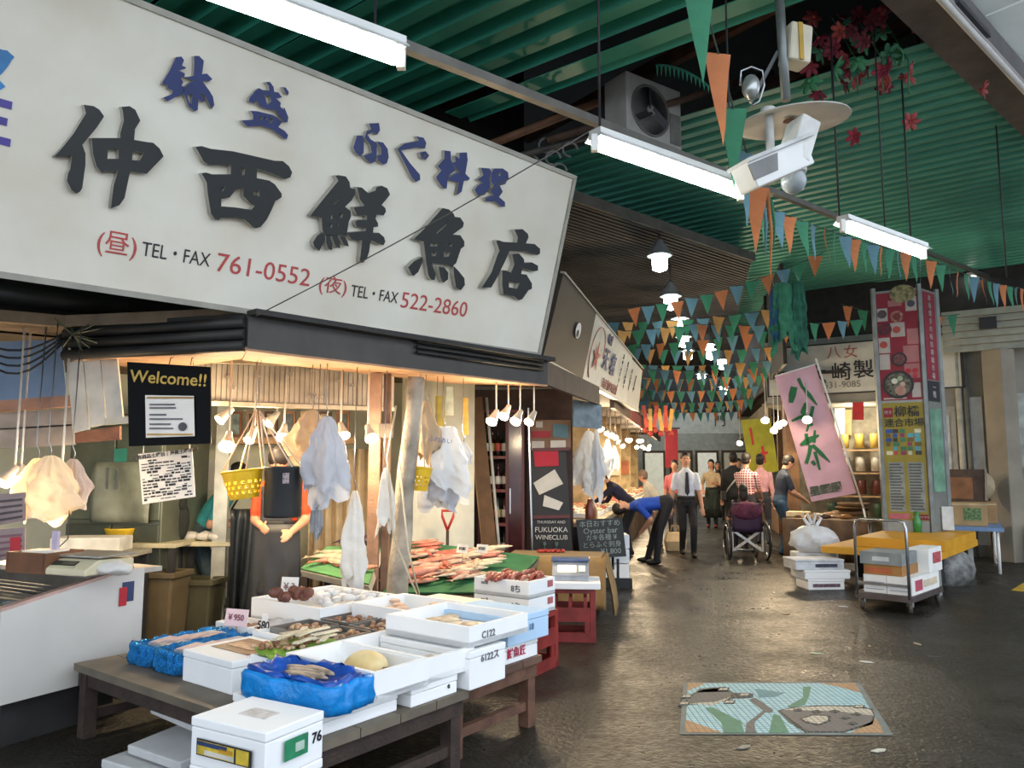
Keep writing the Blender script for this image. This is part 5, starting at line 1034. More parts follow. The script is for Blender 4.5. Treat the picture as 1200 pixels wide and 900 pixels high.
# ------------------------------------------------------------------ stalls along the left of the alley
rot = Matrix.Rotation(-R(13.4), 3, 'Z')
CRM = [M(c, .6, var=.2, scale=8) for c in ('#e3d2a8', '#d9a878', '#c77b5a', '#efe6d0', '#b9543f', '#d8c08a')]
random.seed(12)
LF = M('#d9c49a', .8, var=.2)
for i in range(5):
    l0 = 12.5 + i * 3.0; t = thing('fish_stall', ('first', 'second', 'third', 'fourth', 'last')[i] + ' lit stall counter on the left of the alley counted from the chalkboard', 'stall', AL(l0, -1.9, 0), 13.4)
    mb = MB(); mb.box(0, 0, .74, 1.2, 2.7, .06); mb.build('counter_top', M('#b7a88c', .6), t)
    mb = MB(); mb.box(.56, 0, .36, .04, 2.7, .7); mb.build('front_board', M('#6a5a4a', .8, var=.25), t)
    mb = MB(); mb.box(-.1, -1.32, .36, 1.0, .04, .7); mb.build('end_board', M('#77675a', .8, var=.25), t)
    for y in (-1.3, 1.3): mb = MB(); mb.box(-1.2, y, 1.3, .08, .08, 2.6); mb.build('post', M('#7a5a44', .7), t)
    mb = MB(); mb.box(-1.3, 0, 1.45, .05, 2.8, 1.9); mb.build('back_panel', LF, t)
    mb = MB(); mb.box(-.3, 0, 2.62, 2.2, 2.9, .06); mb.build('canopy', M('#5a4a3c', .8), t)
    mb = MB(); mb.box(.75, 0, 2.5, .06, 2.9, .3); mb.build('valance', M(('#6b5848', '#8d3a34', '#5c5348', '#74604a', '#5a5048')[i], .7, var=.2), t)
    for y in (-.9, 0, .9): mb = MB(); mb.box(-1.25, y, 1.5, .08, .5, .7); mb.build('shelf_goods', random.choice(CRM), t)
    mb = MB(); mb.box(-.62, 1.38, 1.68, 1.3, .05, 1.85); mb.build('side_screen', LF, t)
    for k_ in range(3): mb = MB(); mb.box(-1.0 + .42 * k_, 1.33, 1.5 + .25 * (k_ % 2), .3, .05, .4); mb.build('pinned_sheet', random.choice(CRM), t)
    for r_ in range(2):
        for j in range(5):
            q_ = AL(l0 - 1.08 + j * .54, -1.62 - .42 * r_, .775)
            b = thing('goods_tray', 'white tray of fish and shellfish on the lit left alley counters', 'tray', q_, 13.4, 'trays on the left alley counters')
            mb = MB(); mb.box(0, 0, .03, .38, .48, .06); mb.build('tray', EPS, b)
            mb = MB(); mb.ell((0, 0, .06), (.18, .22, .03), 10, 5)
            for _ in range(9): mb.ell((random.uniform(-.14, .14), random.uniform(-.18, .18), .075), (.06, .05, .035), 7, 4)
            mb.build('produce', random.choice(CRM), b)
for i in range(16):
    l0 = 11.4 + i * .85; w_ = random.uniform(-1.75, -1.25); z = random.uniform(1.95, 2.25)
    spot(ORD[i] + ' warm bulb lamp from the alley mouth over the left alley counters', AL(l0, w_, z), (random.uniform(-.2, .4), -.7, -.6), .06, 45., 2.6, 'bulbs over the left alley counters', light=(i % 3 == 0))
for i, (px, y0, h, wd, Y) in enumerate(((690, 505, .75, .40, 10.6), (699, 500, .95, .14, 10.5), (712, 515, .5, .16, 11.5), (720, 522, .35, .12, 12))):
    hung_bag('bag_bunch', ('wide white plastic bags hanging beside the small blue sign', 'narrow white bag hanging like a folded umbrella in the alley', 'white bag hanging above the alley fish counter', 'little pale bag furthest along the alley counter')[i], 'bags', at(px, y0, Y), h, wd, BAGW, 5, 40 + i)
for i, (px, Y, h, c) in enumerate(((683, 11, .3, '#7a3a2c'), (689, 11, .3, '#8a5030'), (695, 11.1, .26, '#a8763c'), (677, 11, .24, '#d8c4a0'))):
    mb = MB(); mb.lathe([(.055, 0), (.06, .02), (.058, h * .7), (.03, h * .85), (.03, h)], 12); tag(mb.build('sauce_jar', M(c, .3, var=.15), loc=AL(10.35 + .14 * i, -1.4, .775)), ('dark red', 'brown', 'amber', 'pale cream')[i] + ' bottle on the alley counter by the white bags', 'bottle')
t = thing('end_counter', 'low counter with jars under the white bags at the alley mouth', 'counter', AL(10.55, -1.6, 0), 13.4)
mb = MB(); mb.box(0, 0, .745, .8, .8, .05); mb.build('top', M('#b49a78', .7), t); mb = MB(); mb.box(0, -.36, .36, .76, .04, .72); mb.build('front', M('#2c2624', .8), t); mb = MB(); mb.box(.36, 0, .36, .04, .76, .72); mb.build('side', M('#2c2624', .8), t)
# red hanging banner and gilt paper charms
c = [at(780, 548, 17), at(795, 548, 17), at(794, 503, 17), at(779, 503, 17)]; t = thing('red_banner', 'dark red cloth banner hanging over the left alley stalls', 'banner', sum(c, Vector()) / 4)
mb = MB(); mb.slab(*c, .02); mb.build('cloth', M('#8f1f2c', .7, var=.12), t, world=True); mb = MB(); mb.cyl(c[3] + Vector((-.05, 0, .02)), c[2] + Vector((.05, 0, .02)), .015, n=6); mb.build('rod', WOODD, t, world=True)
for i in range(6):
    x = 756 + i * 6; p = at(x, 488 + 4 * (i % 2), 14.5); t = thing('paper_charm', 'red and gold paper charm dangling above the alley stalls', 'charm', p, 0, 'paper charms above the alley')
    mb = MB(); mb.box(0, 0, 0, .07, .02, .42, Matrix.Rotation(.15 * (i % 3 - 1), 3, 'Y')); mb.build('strip', M(('#c9503a', '#d9a54a')[i % 2], .5, var=.2), t); mb = MB(); mb.ell((0, 0, -.26), (.05, .04, .06), 8, 5); mb.build('tassel', M('#a83228', .6), t)
# ------------------------------------------------------------------ right-hand stalls of the alley
for i in range(4):
    l0 = 19.6 + i * 3.0; t = thing('dry_goods_stall', ('first', 'second', 'third', 'last')[i] + ' lit stall on the right of the alley behind the shoppers', 'stall', AL(l0, 2.4, 0), 13.4)
    mb = MB(); mb.box(0, 0, .74, 1.3, 2.7, .06); mb.build('counter_top', M('#a8875e', .6), t); mb = MB(); mb.box(-.62, 0, .36, .04, 2.7, .7); mb.build('front_board', M('#7d5f44', .8, var=.2), t)
    mb = MB(); mb.box(-.1, -1.3, .36, 1.0, .04, .7); mb.build('end_board', M('#6a5340', .8), t)
    mb = MB(); mb.box(1.2, 0, 1.5, .05, 2.8, 2.2); mb.build('back_panel', M('#b58a5a', .8, var=.25), t)
    for y in (-1.3, 1.3): mb = MB(); mb.box(-.55, y, 1.6, .1, .1, 3.2); mb.build('post', M('#6d4c34', .7), t)
    mb = MB(); mb.box(-.75, 0, 2.75, .08, 2.9, .5); mb.build('valance', M('#7a6a4e', .7, var=.2), t)
    for j in range(4):
        b = thing('goods_tray', 'box of dried goods on the right alley counters', 'tray', AL(l0 - .95 + .63 * j, 2.1, .775), 13.4, 'boxes on the right alley counters'); mb = MB(); mb.box(0, 0, .06, .5, .5, .12); mb.build('box', CARD, b)
        mb = MB(); mb.ell((0, 0, .11), (.22, .22, .035), 10, 5); [mb.ell((random.uniform(-.18, .18), random.uniform(-.18, .18), .13), (.07, .06, .04), 7, 4) for _ in range(8)]; mb.build('produce', random.choice(CRM), b)
for i, (px, py, Y) in enumerate(((897, 491, 13.6), (907, 503, 13.8), (912, 497, 13.5), (918, 494, 13.7), (867, 518, 18), (925, 480, 15.5), (946, 490, 11.2))):
    spot(ORD[i] + ' warm bulb lamp of those hanging over the right alley stalls', at(px, py, Y), (-.3, -.7, -.6), .07, 40. if i != 6 else 5., 3.2 if i != 6 else 2.75, 'bulbs over the right alley stalls', light=(i % 2 == 0))
c = [at(880, 560, 16), at(912, 552, 15.5), at(902, 490, 15.5), at(868, 492, 16)]; t = thing('lime_banner', 'yellow green cloth banner with red strokes over the right stalls', 'banner', sum(c, Vector()) / 4)
mb = MB(); mb.slab(*c, .02); mb.build('cloth', M('#9fa02c', .7, var=.12), t, world=True)
for u0, v0, u1, v1 in ((.25, .55, .33, .85), (.55, .2, .64, .5), (.5, .35, .75, .4)): mb = MB(); uvq(mb, c, u0, v0, u1, v1, .006); mb.build('red_stroke', RED, t, world=True)
mb = MB(); mb.bar(Vector((5.19, 14.3, 0)), Vector((5.15, 14.3, 3.2)), .2, .2); tag(mb.build('timber_post', M('#7a5a3c', .7, var=.25)), 'broad brown timber post behind the pink banner', 'post')
# front corner counter with brown wrapped goods
t = thing('corner_counter', 'brown paper covered counter at the right corner of the alley', 'counter', (4.95, 12.1, 0), 33)
mb = MB(); mb.box(0, 0, .69, 1.15, .9, .05); mb.build('top', M('#7d6248', .6, var=.2), t)
mb = MB(); mb.grid(lambda u, v: (-.6 + 1.2 * u, -.47 - .02 * math.sin(u * 30), .72 - .62 * v), 30, 4); mb.grid(lambda u, v: (-.6 - .02 * math.sin(u * 22), -.47 + .94 * u, .72 - .62 * v), 24, 4); mb.build('paper_skirt', M('#6d543c', .7, var=.25), t, solid=.008)
for x in (-.5, .5):
    for y in (-.4, .4): mb = MB(); mb.cyl((x, y, 0), (x, y, .68), .02, n=8); mb.build('leg', STEEL, t)
for i in range(14):
    p = t.location + Vector((random.uniform(-.5, .5), random.uniform(-.35, .4), .73 + .02 * (i % 3))); mb = MB(); mb.ell((0, 0, 0), (random.uniform(.1, .18), .08, .04), 10, 5); o = mb.build('wrapped_packet', M(('#8a6a4a', '#a8743c', '#5c4636', '#c99a6a')[i % 4], .25, var=.3, scale=20, bump=.4), loc=p, rz=random.uniform(0, 3)); tag(o, 'glossy wrapped packet heaped on the brown corner counter', 'packet', 'packets on the corner counter')
for i in range(3): mb = MB(); mb.lathe([(.22 - .02 * i, 0), (.27 - .02 * i, .06), (.25, .055), (.2, .01)], 16); tag(mb.build('flat_basket', M('#6f5434', .8, var=.2, bump=.4), loc=t.location + Vector((.42 + .03 * i, .25, .75 + .065 * i))), ('lowest', 'middle', 'top')[i] + ' flat woven basket stacked on the corner counter', 'basket')
mb = MB(); mb.box(0, 0, .04, .34, .26, .08); tag(mb.build('lit_tray', M('#f3dfae', .6), loc=(4.55, 12.35, .725), rz=-.5, bev=.01), 'cream tray under the lamp in front of the navy-shirted shopper', 'tray')
point((4.6, 12.9, 1.75), 10, WARM)
# pink banner with green characters on a slanted pole
c = [at(951, 588, 11.6), at(1004, 578, 11.5), at(955, 427, 11.3), at(908, 441, 11.4)]
t = thing('pink_banner', 'pink upright banner with green characters leaning on its pole', 'banner', (c[0] + c[1]) / 2)
mb = MB(); mb.slab(*c, .01); mb.build('cloth', M('#e2b3bd', .7, var=.12, scale=3, transl=.1), t, world=True)
mb = MB(); mb.cyl(at(1012, 596, 11.45) , at(956, 420, 11.25), .015, n=8); pb0 = at(1012, 596, 11.45); mb.cyl(pb0, Vector((pb0.x + .15, pb0.y, 0)), .015, n=8); mb.build('pole', WHITE, t, world=True)
mb = MB(); mb.cyl(c[3], c[2], .01, n=6); mb.build('top_rod', WHITE, t, world=True)
GR = M('#1f6b3a', .7, var=.15); nb = (c[1] - c[0]).cross(c[3] - c[0]).normalized()
def strokes(lst, name):
    """brush strokes given by picture points, laid on the banner cloth"""
    for pts, wds in lst:
        P_ = [on(x, y, c[0], nb) + nb * .012 for x, y in pts]; L_, R_ = [], []
        for i, p in enumerate(P_):
            d_ = (P_[min(i + 1, len(P_) - 1)] - P_[max(i - 1, 0)]).normalized(); s_ = nb.cross(d_); L_.append(p + s_ * wds[i] / 2); R_.append(p - s_ * wds[i] / 2)
        mb = MB(); n = len(P_); mb.add(L_ + R_, [(i, i + 1, n + i + 1, n + i) for i in range(n - 1)]); mb.build(name, GR, t, world=True, solid=.004)
sx_ = lambda p: (880 + p[0] / 3.75, 380 + p[1] / 3.75)
strokes([([sx_((190, 275)), sx_((182, 310)), sx_((175, 345))], (.09, .10, .06)), ([sx_((208, 237)), sx_((225, 275)), sx_((255, 310)), sx_((290, 355))], (.05, .04, .06, .02))], 'brush_stroke')
strokes([([sx_((240, 345)), sx_((228, 385)), sx_((245, 425)), sx_((270, 445))], (.04, .07, .06, .05)), ([sx_((272, 360)), sx_((262, 410)), sx_((245, 470))], (.05, .05, .03)), ([sx_((178, 425)), sx_((215, 408)), sx_((262, 398))], (.03, .05, .04))], 'brush_stroke')
strokes([([sx_((218, 530)), sx_((250, 510)), sx_((298, 487))], (.04, .10, .03)), ([sx_((242, 480)), sx_((248, 530))], (.05, .05)), ([sx_((280, 465)), sx_((276, 520))], (.03, .05)), ([sx_((262, 530)), sx_((255, 570)), sx_((242, 612))], (.06, .05, .05)),
         ([sx_((270, 530)), sx_((310, 570)), sx_((348, 606))], (.05, .06, .01)), ([sx_((280, 560)), sx_((292, 600)), sx_((302, 640))], (.05, .04, .03)), ([sx_((268, 600)), sx_((282, 618))], (.05, .04))], 'brush_stroke')
mb = MB(); cp = [on(*sx_(p), c[0], nb) + nb * .01 for p in ((275, 752), (385, 735), (380, 700), (268, 715))]; mb.slab(*cp, .004); mb.build('small_print', M('#8b7d74', .7, var=.3, scale=40), t, world=True)
text('星野園', .16, M('#4f5a44', .7), frame(on(*sx_((328, 726)), c[0], nb) + nb * .014, (c[1] - c[0]), (c[3] - c[0])), t, 'small_lettering', .002, .02)
# ------------------------------------------------------------------ shop sign on the right-hand front
sgn = thing('tea_shop_sign', 'wide white shop sign with red and black characters behind the poster column', 'sign', FC(2, .1, 2.75))
c = [FC(-.05, .12, 2.86), FC(3.28, .12, 2.86), FC(3.28, .12, 3.82), FC(-.05, .12, 3.82)]
mb = MB(); mb.slab(*c, .12); mb.build('board', M('#c9c8bd', .6, var=.06), sgn, world=True)
for u0, v0, u1, v1 in ((0, 0, 1, .025), (0, .975, 1, 1), (0, 0, .008, 1), (.985, 0, 1, 1)): mb = MB(); uvq(mb, c, u0, v0, u1, v1, .02, .03); mb.build('frame', DARK, sgn, world=True)
def on3(px, py): return frame(on(px, py, c[0], FN) + FN * .01, FD, Z)
text('八', .26, M('#b86a60', .7), on3(977, 414), sgn, 'red_character', .003); text('女', .26, M('#b86a60', .7), on3(997, 413), sgn, 'red_character', .003)
for s_, x, y in (('大', 957, 440), ('崎', 986, 437), ('製', 1012, 434), ('茶', 1055, 428)): text(s_, .36, INK, on3(x, y), sgn, 'black_character', .003, .01)
text('531-9085', .17, M('#7a7872', .7), on3(987, 451), sgn, 'small_digits', .002)
# facade details: door, louvre, pipes, pillar, shutter box
d_ = struct(MB().slab(FC(2.5, .03, 0), FC(3.1, .03, 0), FC(3.1, .03, 2.55), FC(2.5, .03, 2.55), .04).build('door_5', M('#a9a69b', .5))); mb = MB(); mb.slab(FC(2.56, .05, .3), FC(2.8, .05, .3), FC(2.8, .05, 2.4), FC(2.56, .05, 2.4), .01); mb.build('pane', M('#8b8f8a', .2, var=.2), d_); mb = MB(); mb.slab(FC(2.88, .05, .3), FC(3.0, .05, .3), FC(3.0, .05, 2.4), FC(2.88, .05, 2.4), .01); mb.build('pane', M('#c9ccc8', .2), d_)
for i, (t_, wd, c_) in enumerate(((3.17, .1, '#c0beb2'), (3.28, .08, '#77756c'), (3.62, .14, '#a8a598'))):
    mb = MB(); mb.cyl(FC(t_, .08, 0), FC(t_, .08, 3.6), wd / 2, n=10); tag(mb.build('drain_pipe', M(c_, .6)), ('pale', 'thin grey', 'thick grey')[i] + ' drain pipe on the right-hand shop front', 'pipe')
p = gz(1182, 672); mb = MB(); mb.box(0, 0, 1.71, .34, .34, 3.42); o = mb.build('pillar', M('#8d8474', .7, var=.15, scale=2), loc=FC(3.78, .55, 0), rz=.4, bev=.02); tag(o, 'square beige pillar at the right picture edge', 'pillar')
lv = thing('louvre_box', 'off white slatted shutter box above the pillar', 'shutter', FC(4.0, .35, 3.45))
for k in range(6): mb = MB(); mb.slab(FC(3.0, .42, 3.45 + .12 * k), FC(6.0, .42, 3.45 + .12 * k), FC(6.0, .36, 3.56 + .12 * k), FC(3.0, .36, 3.56 + .12 * k), .02); mb.build('slat', M('#aaa899', .6, var=.1), lv, world=True)
mb = MB(); mb.slab(FC(3.55, .45, 3.8), FC(3.8, .45, 3.8), FC(3.8, .45, 4.0), FC(3.55, .45, 4.0), .03); mb.build('dark_plate', DARK, lv, world=True)
panel('edge_poster', 'narrow poster with dark letters at the right picture edge', 'poster', (FC(4.0, .4, 1.5), FC(4.4, .4, 1.5), FC(4.4, .4, 2.7), FC(4.0, .4, 2.7)), .02, M('#b9bdb2', .6, var=.2))
for k in range(3): mb = MB(); mb.slab(FC(3.32 + .22 * k, .03, .2), FC(3.5 + .22 * k, .03, .2), FC(3.5 + .22 * k, .03, 2.7), FC(3.32 + .22 * k, .03, 2.7), .02); o = mb.build('trim_%d' % (10 + k), M('#a4a5a0', .4, .3, var=.12)); struct(o)
# shop interior seen left of the column
for k, (x0, x1, y0, y1, col, lb) in enumerate(((999, 1012, 470, 492, '#c4242a', 'small red sign on the tea shop wall'), (990, 998, 480, 510, '#b49a66', 'tan paper strip beside the small red sign'), (978, 990, 478, 560, '#d8d5c8', 'pale door curtain of the tea shop'))):
    pp = [on(x, y, FC(0, -1.4 if k else -.05, 0), FN) for x, y in ((x0, y1), (x1, y1), (x1, y0), (x0, y0))]; panel(('red_sign', 'paper_strip', 'door_curtain')[k], lb, ('sign', 'paper', 'curtain')[k], pp, .02, M(col, .6, var=.12, emit=.25 if k == 2 else 0))
sh = thing('goods_shelf', 'shelf with stacked tins and packets inside the tea shop', 'shelf', FC(1.4, -1.2, 0))
for z in (.5, .95, 1.4, 1.85): mb = MB(); mb.slab(FC(.7, -1.35, z), FC(2.5, -1.35, z), FC(2.5, -1.0, z), FC(.7, -1.0, z), -.03); mb.build('board', WOODL, sh, world=True)
for i in range(24):
    z = (.53, .98, 1.43, 1.88)[i % 4]; q_ = FC(.8 + (i // 4) * .28, -1.15, z); mb = MB(); mb.lathe([(.09, 0), (.09, .26), (.08, .28)], 10); tag(mb.build('tea_tin', M(('#3f5a44', '#b9a04a', '#c9c4b4', '#6a3a30')[(i * 7) % 4], .4, var=.2), loc=q_), 'tea tin standing on the shelf inside the tea shop', 'tin', 'tins on the tea shop shelf')
point(FC(1.4, -.7, 2.4), 25, (1, .9, .72))
# ------------------------------------------------------------------ yellow platform, poster column, hand cart
YP = M('#d59a1c', .5, var=.12, scale=3); pf = thing('yellow_platform', 'two-tier yellow wooden platform carrying the poster column', 'platform', (5.1, 10.1, 0), 33)
PM_ = parent_matrix(pf)
def quadz(p4, z0, z1, name, mat, t):
    mb = MB(); n = len(p4); mb.add([Vector((p.x, p.y, z)) for z in (z0, z1) for p in p4], [tuple(range(n))[::-1], tuple(range(n, 2 * n))] + [(i, (i + 1) % n, n + (i + 1) % n, n + i) for i in range(n)]); return mb.build(name, mat, t, world=True)
f0, f1, f2 = gz(962, 640, .50), gz(1101, 650, .49), gz(1146, 634, .48); f3 = f0 + (f2 - f1)
nb_ = 5
for i in range(nb_):
    k0, k1 = i / nb_ + .002, (i + 1) / nb_ - .002; quadz([f0 + (f3 - f0) * k0, f1 + (f2 - f1) * k0, f1 + (f2 - f1) * k1, f0 + (f3 - f0) * k1], .42, .50, 'deck_board', YP, pf)
g = lambda u, v: f0 + (f1 - f0) * u + (f3 - f0) * v
quadz([g(.25, .12), g(1.0, .12), g(1.0, .95), g(.25, .95)], .502, .62, 'upper_tier', YP, pf)
for u, v in ((.06, .08), (.94, .08), (.06, .92), (.94, .92)): p = g(u, v); mb = MB(); mb.bar((p.x, p.y, 0), (p.x, p.y, .42), .07, .07); mb.build('leg', M('#8d8f8a', .5), pf, world=True)
quadz([g(.06, .5), g(.94, .5), g(.94, .54), g(.06, .54)], .0, .42, 'shade_board', M('#141413', .9), pf); quadz([g(.86, .2), g(.88, .2), g(.88, .9), g(.86, .9)], .05, .42, 'shade_board', M('#1a1a18', .9), pf)  # near-black boards added to stand for the shade under the platform
# poster column: three-sided show case
col = thing('poster_column', 'tall poster column with red food pictures above a yellow guide map', 'sign', gz(1070, 617, .62))
def face(px4, Ya, Yb): return [at(px4[0][0], px4[0][1], Ya), at(px4[1][0], px4[1][1], Yb), at(px4[2][0], px4[2][1], Yb), at(px4[3][0], px4[3][1], Ya)]
b0, b1, b2 = Vector((5.22, 10.9, .62)), Vector((5.72, 10.6, .62)), Vector((6.16, 10.95, .62)); TOPZ = 3.95
lean0 = Vector((0, 0, 0))
cA = [b0, b1, b1 + Z * 3.4, b0 + Z * 3.4]; cB = [b1, b2, b2 + Z * 3.4, b1 + Z * 3.4]
mb = MB(); b3 = b0 + (b2 - b1); P4 = [b0, b1, b2, b3]; mb.add([p + Z * h for h in (0, 3.4) for p in P4], [(3, 2, 1, 0), (4, 5, 6, 7), (0, 1, 5, 4), (1, 2, 6, 5), (2, 3, 7, 6), (3, 0, 4, 7)]); mb.build('case', M('#8d8f88', .4, .5, var=.1), col, world=True)
for p in P4: mb = MB(); mb.bar(p, p + Z * 3.45, .05, .05); mb.build('corner_post', M('#7d807c', .5, .4), col, world=True)
def pa(u0, v0, u1, v1, mat, e=.006, name='poster_print', c=cA): mb = MB(); uvq(mb, c, u0, v0, u1, v1, e, .003); return mb.build(name, mat, col, world=True)
PR = M('#8c1a2e', .6, var=.1); PW = M('#b5aaa2', .6, var=.08); PK = M('#b0706e', .6, var=.1); PY = M('#94842a', .6, var=.1)
pa(.06, .535, .95, .99, PR, name='red_poster')
for k, (u0, v0, u1, v1, m) in enumerate(((.07, .87, .3, .925, PW), (.7, .905, .94, .965, PW), (.32, .93, .62, .955, PK), (.35, .80, .66, .86, PW), (.07, .735, .32, .80, PW), (.7, .765, .94, .83, PK), (.6, .69, .93, .76, PK), (.07, .665, .3, .73, PW), (.6, .625, .93, .685, PK), (.74, .545, .93, .605, PW))): pa(u0, v0, u1, v1, m, .009)
DK = M('#2f1d22', .5, var=.3, scale=30)
def disc(u, v, r_, mat, e, c=cA, sq=1.):
    fx = (c[1] - c[0]).normalized(); p = uvp(c, u, v, e); mb = MB(); mb.lathe([(r_, 0), (r_, .004)], 18); m = frame(p, fx, Z); mb.v = [tuple(m @ Vector((a * sq, b, z))) for a, b, z in mb.v]; mb.build('poster_dish', mat, col, world=True)
disc(.45, .60, .20, DK, .012); disc(.45, .60, .165, M('#6d6b58', .5, var=.5, scale=25), .017); disc(.38, .615, .04, M('#d6d2bf', .5), .022); disc(.5, .625, .035, M('#9fb08a', .5), .022); disc(.5, .575, .07, M('#b88a78', .5, var=.2), .022); disc(.55, .6, .035, M('#cfae98', .5), .022)
disc(.5, .705, .10, DK, .012); disc(.5, .705, .075, M('#7a4440', .5, var=.4, scale=25), .017); disc(.22, .835, .09, M('#6a1c2a', .5, var=.4, scale=20), .012); disc(.18, .9, .06, M('#5a4a48', .5, var=.3), .014); disc(.5, .885, .085, M('#c47a6a', .5, var=.4, scale=20), .012); disc(.5, .885, .05, M('#7a2a2a', .5), .016); disc(.65, .98, .13, M('#9a9060', .5, var=.4, scale=18), .012, sq=1.3); disc(.82, .935, .05, M('#4a4a5a', .5), .014)
disc(.48, .83, .05, M('#b54a3a', .5), .014); disc(.18, .77, .05, M('#b5483a', .5), .014); disc(.68, .655, .035, RED, .014); disc(.83, .655, .035, RED, .014); disc(.83, .635, .03, RED, .014)
pa(.12, .54, .62, .546, PW, .012, 'fine_print')
pa(.06, .045, .95, .525, PY, name='yellow_poster')
fxA = (cA[1] - cA[0]).normalized()
text('柳橋', .16, INK, frame(uvp(cA, .6, .485, .01), fxA, Z), col, 'lettering', .003, .012); text('連合市場', .125, INK, frame(uvp(cA, .53, .44, .01), fxA, Z), col, 'lettering', .003, .012)
pa(.1, .465, .3, .505, PR, .01); text('博多', .055, PW, frame(uvp(cA, .2, .485, .013), fxA, Z), col, 'lettering', .003)
random.seed(6)
for r_ in range(6):
    for q_ in range(5):
        u, v = .12 + .155 * q_, .31 + .018 * r_
        if random.random() < .85: pa(u, v, u + random.uniform(.08, .15), v + .016, M(random.choice(('#2f4f9a', '#3f7f5a', '#b0483a', '#6a5a2c', '#57a0b0', '#8f3a5a', '#3a3a30', '#cfcaa8')), .6, var=.2), .01, 'map_patch')
for u0, u1 in ((.14, .48), (.56, .90)):
    pa(u0, .08, u1, .28, M('#8f938c', .6), .009, 'list_panel')
    for r_ in range(16): pa(u0 + .02, .088 + .012 * r_, u1 - random.uniform(.02, .1), .094 + .012 * r_, M('#565a56', .7), .012, 'list_line')
pa(.1, .05, .55, .072, M('#b8606a', .6), .012); pa(.62, .048, .94, .07, PR, .012); text('柳橋連合市場', .035, PW, frame(uvp(cA, .78, .059, .017), fxA, Z), col, 'lettering', .002)
# side face
fxB = (cB[1] - cB[0]).normalized()
pa(.2, .62, .85, .99, PR, name='red_side_poster', c=cB)
for k in range(11): text('本場博多の味処柳橋市場'[k], .10, PW, frame(uvp(cB, .52, .965 - .033 * k, .012), fxB, Z), col, 'lettering', .003)
pa(.2, .53, .85, .615, INK, c=cB, name='black_side_panel'); text('一\n階', .1, PW, frame(uvp(cB, .52, .572, .012), fxB, Z), col, 'lettering', .003)
pa(.2, .16, .85, .5, M('#6f9a80', .6, var=.25, scale=5), c=cB, name='green_side_panel')
mb = MB(); c_ = b1 + (b2 - b1) * .7 + Vector((-.0, -.06, .18)); mb.box(c_.x, c_.y, c_.z, .16, .06, .32); mb.build('notice_box', M('#c9c6be', .5), col, world=True)
mb = MB(); c_ = b0 + (b1 - b0) * .55 + Vector((.05, -.08, 0)); mb.lathe([(.05, 0), (.055, .15), (.03, .22), (.03, .28)], 12, c_); tag(mb.build('green_bottle', M('#3c8a4a', .2)), 'green bottle standing at the foot of the poster column', 'bottle')
# hand cart with boxes
hc = thing('hand_cart', 'flat hand cart with a bent steel push handle in front of the yellow platform', 'cart', gz(1052, 698, 0), -12)
h0, h1, h2 = gz(1003, 694, .17), gz(1068, 701, .17), gz(1104, 688, .17); h3 = h0 + (h2 - h1)
quadz([h0, h1, h2, h3], .13, .17, 'deck', M('#4a3a36', .6, var=.2), hc)
for a, b in ((h0, h1), (h1, h2), (h2, h3), (h3, h0)): mb = MB(); mb.bar(Vector((a.x, a.y, .15)), Vector((b.x, b.y, .15)), .02, .06); mb.build('rim', M('#6a5f5c', .4, .5), hc, world=True)
hh = lambda p, z: Vector((p.x, p.y, z))
ha, hb = h0 + (h1 - h0) * .03, h0 + (h1 - h0) * .97; za = .95
mb = MB(); k_ = (hb - ha).normalized(); mb.tube([hh(ha, .15), hh(ha, za - .08), hh(ha, za - .02) + k_ * .02, hh(ha, za) + k_ * .08, hh(hb, za) - k_ * .08, hh(hb, za - .02) - k_ * .02, hh(hb, za - .08), hh(hb, .15)], .016, 8); mb.build('push_handle', CHROME, hc, world=True)
mb = MB(); mb.bar(hh(ha, .28), hh(hb, .28), .015, .03); mb.build('cross_bar', CHROME, hc, world=True)
ctr = (h0 + h1 + h2 + h3) / 4
for p in (h0, h1, h2, h3):
    q_ = p + (ctr - p) * .13; mb = MB(); mb.lathe([(.055, -.018), (.06, -.012), (.06, .012), (.055, .018)], 14, (q_.x, q_.y, .06), Matrix.Rotation(R(90), 3, 'Y') @ Matrix.Rotation(R(20), 3, 'X')); wh = mb.build('wheel', M('#4f4840', .7), hc, world=True); mb = MB(); mb.box(q_.x, q_.y, .1, .05, .06, .06); mb.build('caster', STEEL, wh, world=True)
def cart_box(label, u0, u1, v0, v1, z0, z1, mat, prints=()):
    G = lambda u, v: h0 + (h1 - h0) * u + (h3 - h0) * v
    c = G((u0 + u1) / 2, (v0 + v1) / 2); t = thing('carton', label, 'box', Vector((c.x, c.y, z0))); quadz([G(u0, v0), G(u1, v0), G(u1, v1), G(u0, v1)], z0, z1, 'body', mat, t)
    fr = [hh(G(u0, v0), z0), hh(G(u1, v0), z0), hh(G(u1, v0), z1), hh(G(u0, v0), z1)]; sd = [hh(G(u1, v0), z0), hh(G(u1, v1), z0), hh(G(u1, v1), z1), hh(G(u1, v0), z1)]
    for side, a, b, c_, d, m in prints: mb = MB(); uvq(mb, fr if side == 'f' else sd, a, b, c_, d, .005); mb.build('print', m, t, world=True)
    return t
cart_box('lower left white printed carton on the hand cart', .1, .52, .08, .6, .175, .36, WHITE, (('f', .1, .2, .9, .24, M('#8a94a8', .7)), ('f', .1, .6, .9, .63, M('#8a94a8', .7))))
cart_box('lower right white printed carton on the hand cart', .53, .98, .08, .95, .175, .36, WHITE, (('f', .1, .2, .9, .24, M('#8a94a8', .7)), ('s', .1, .2, .35, .8, M('#b04a5a', .7)), ('s', .4, .3, .9, .7, M('#d8c8ac', .7))))
cart_box('flat orange brown carton on the white cartons of the cart', .1, .8, .1, .6, .362, .47, M('#a8783f', .7, var=.15), (('f', .05, .2, .75, .7, M('#b8623a', .7, var=.2)),))
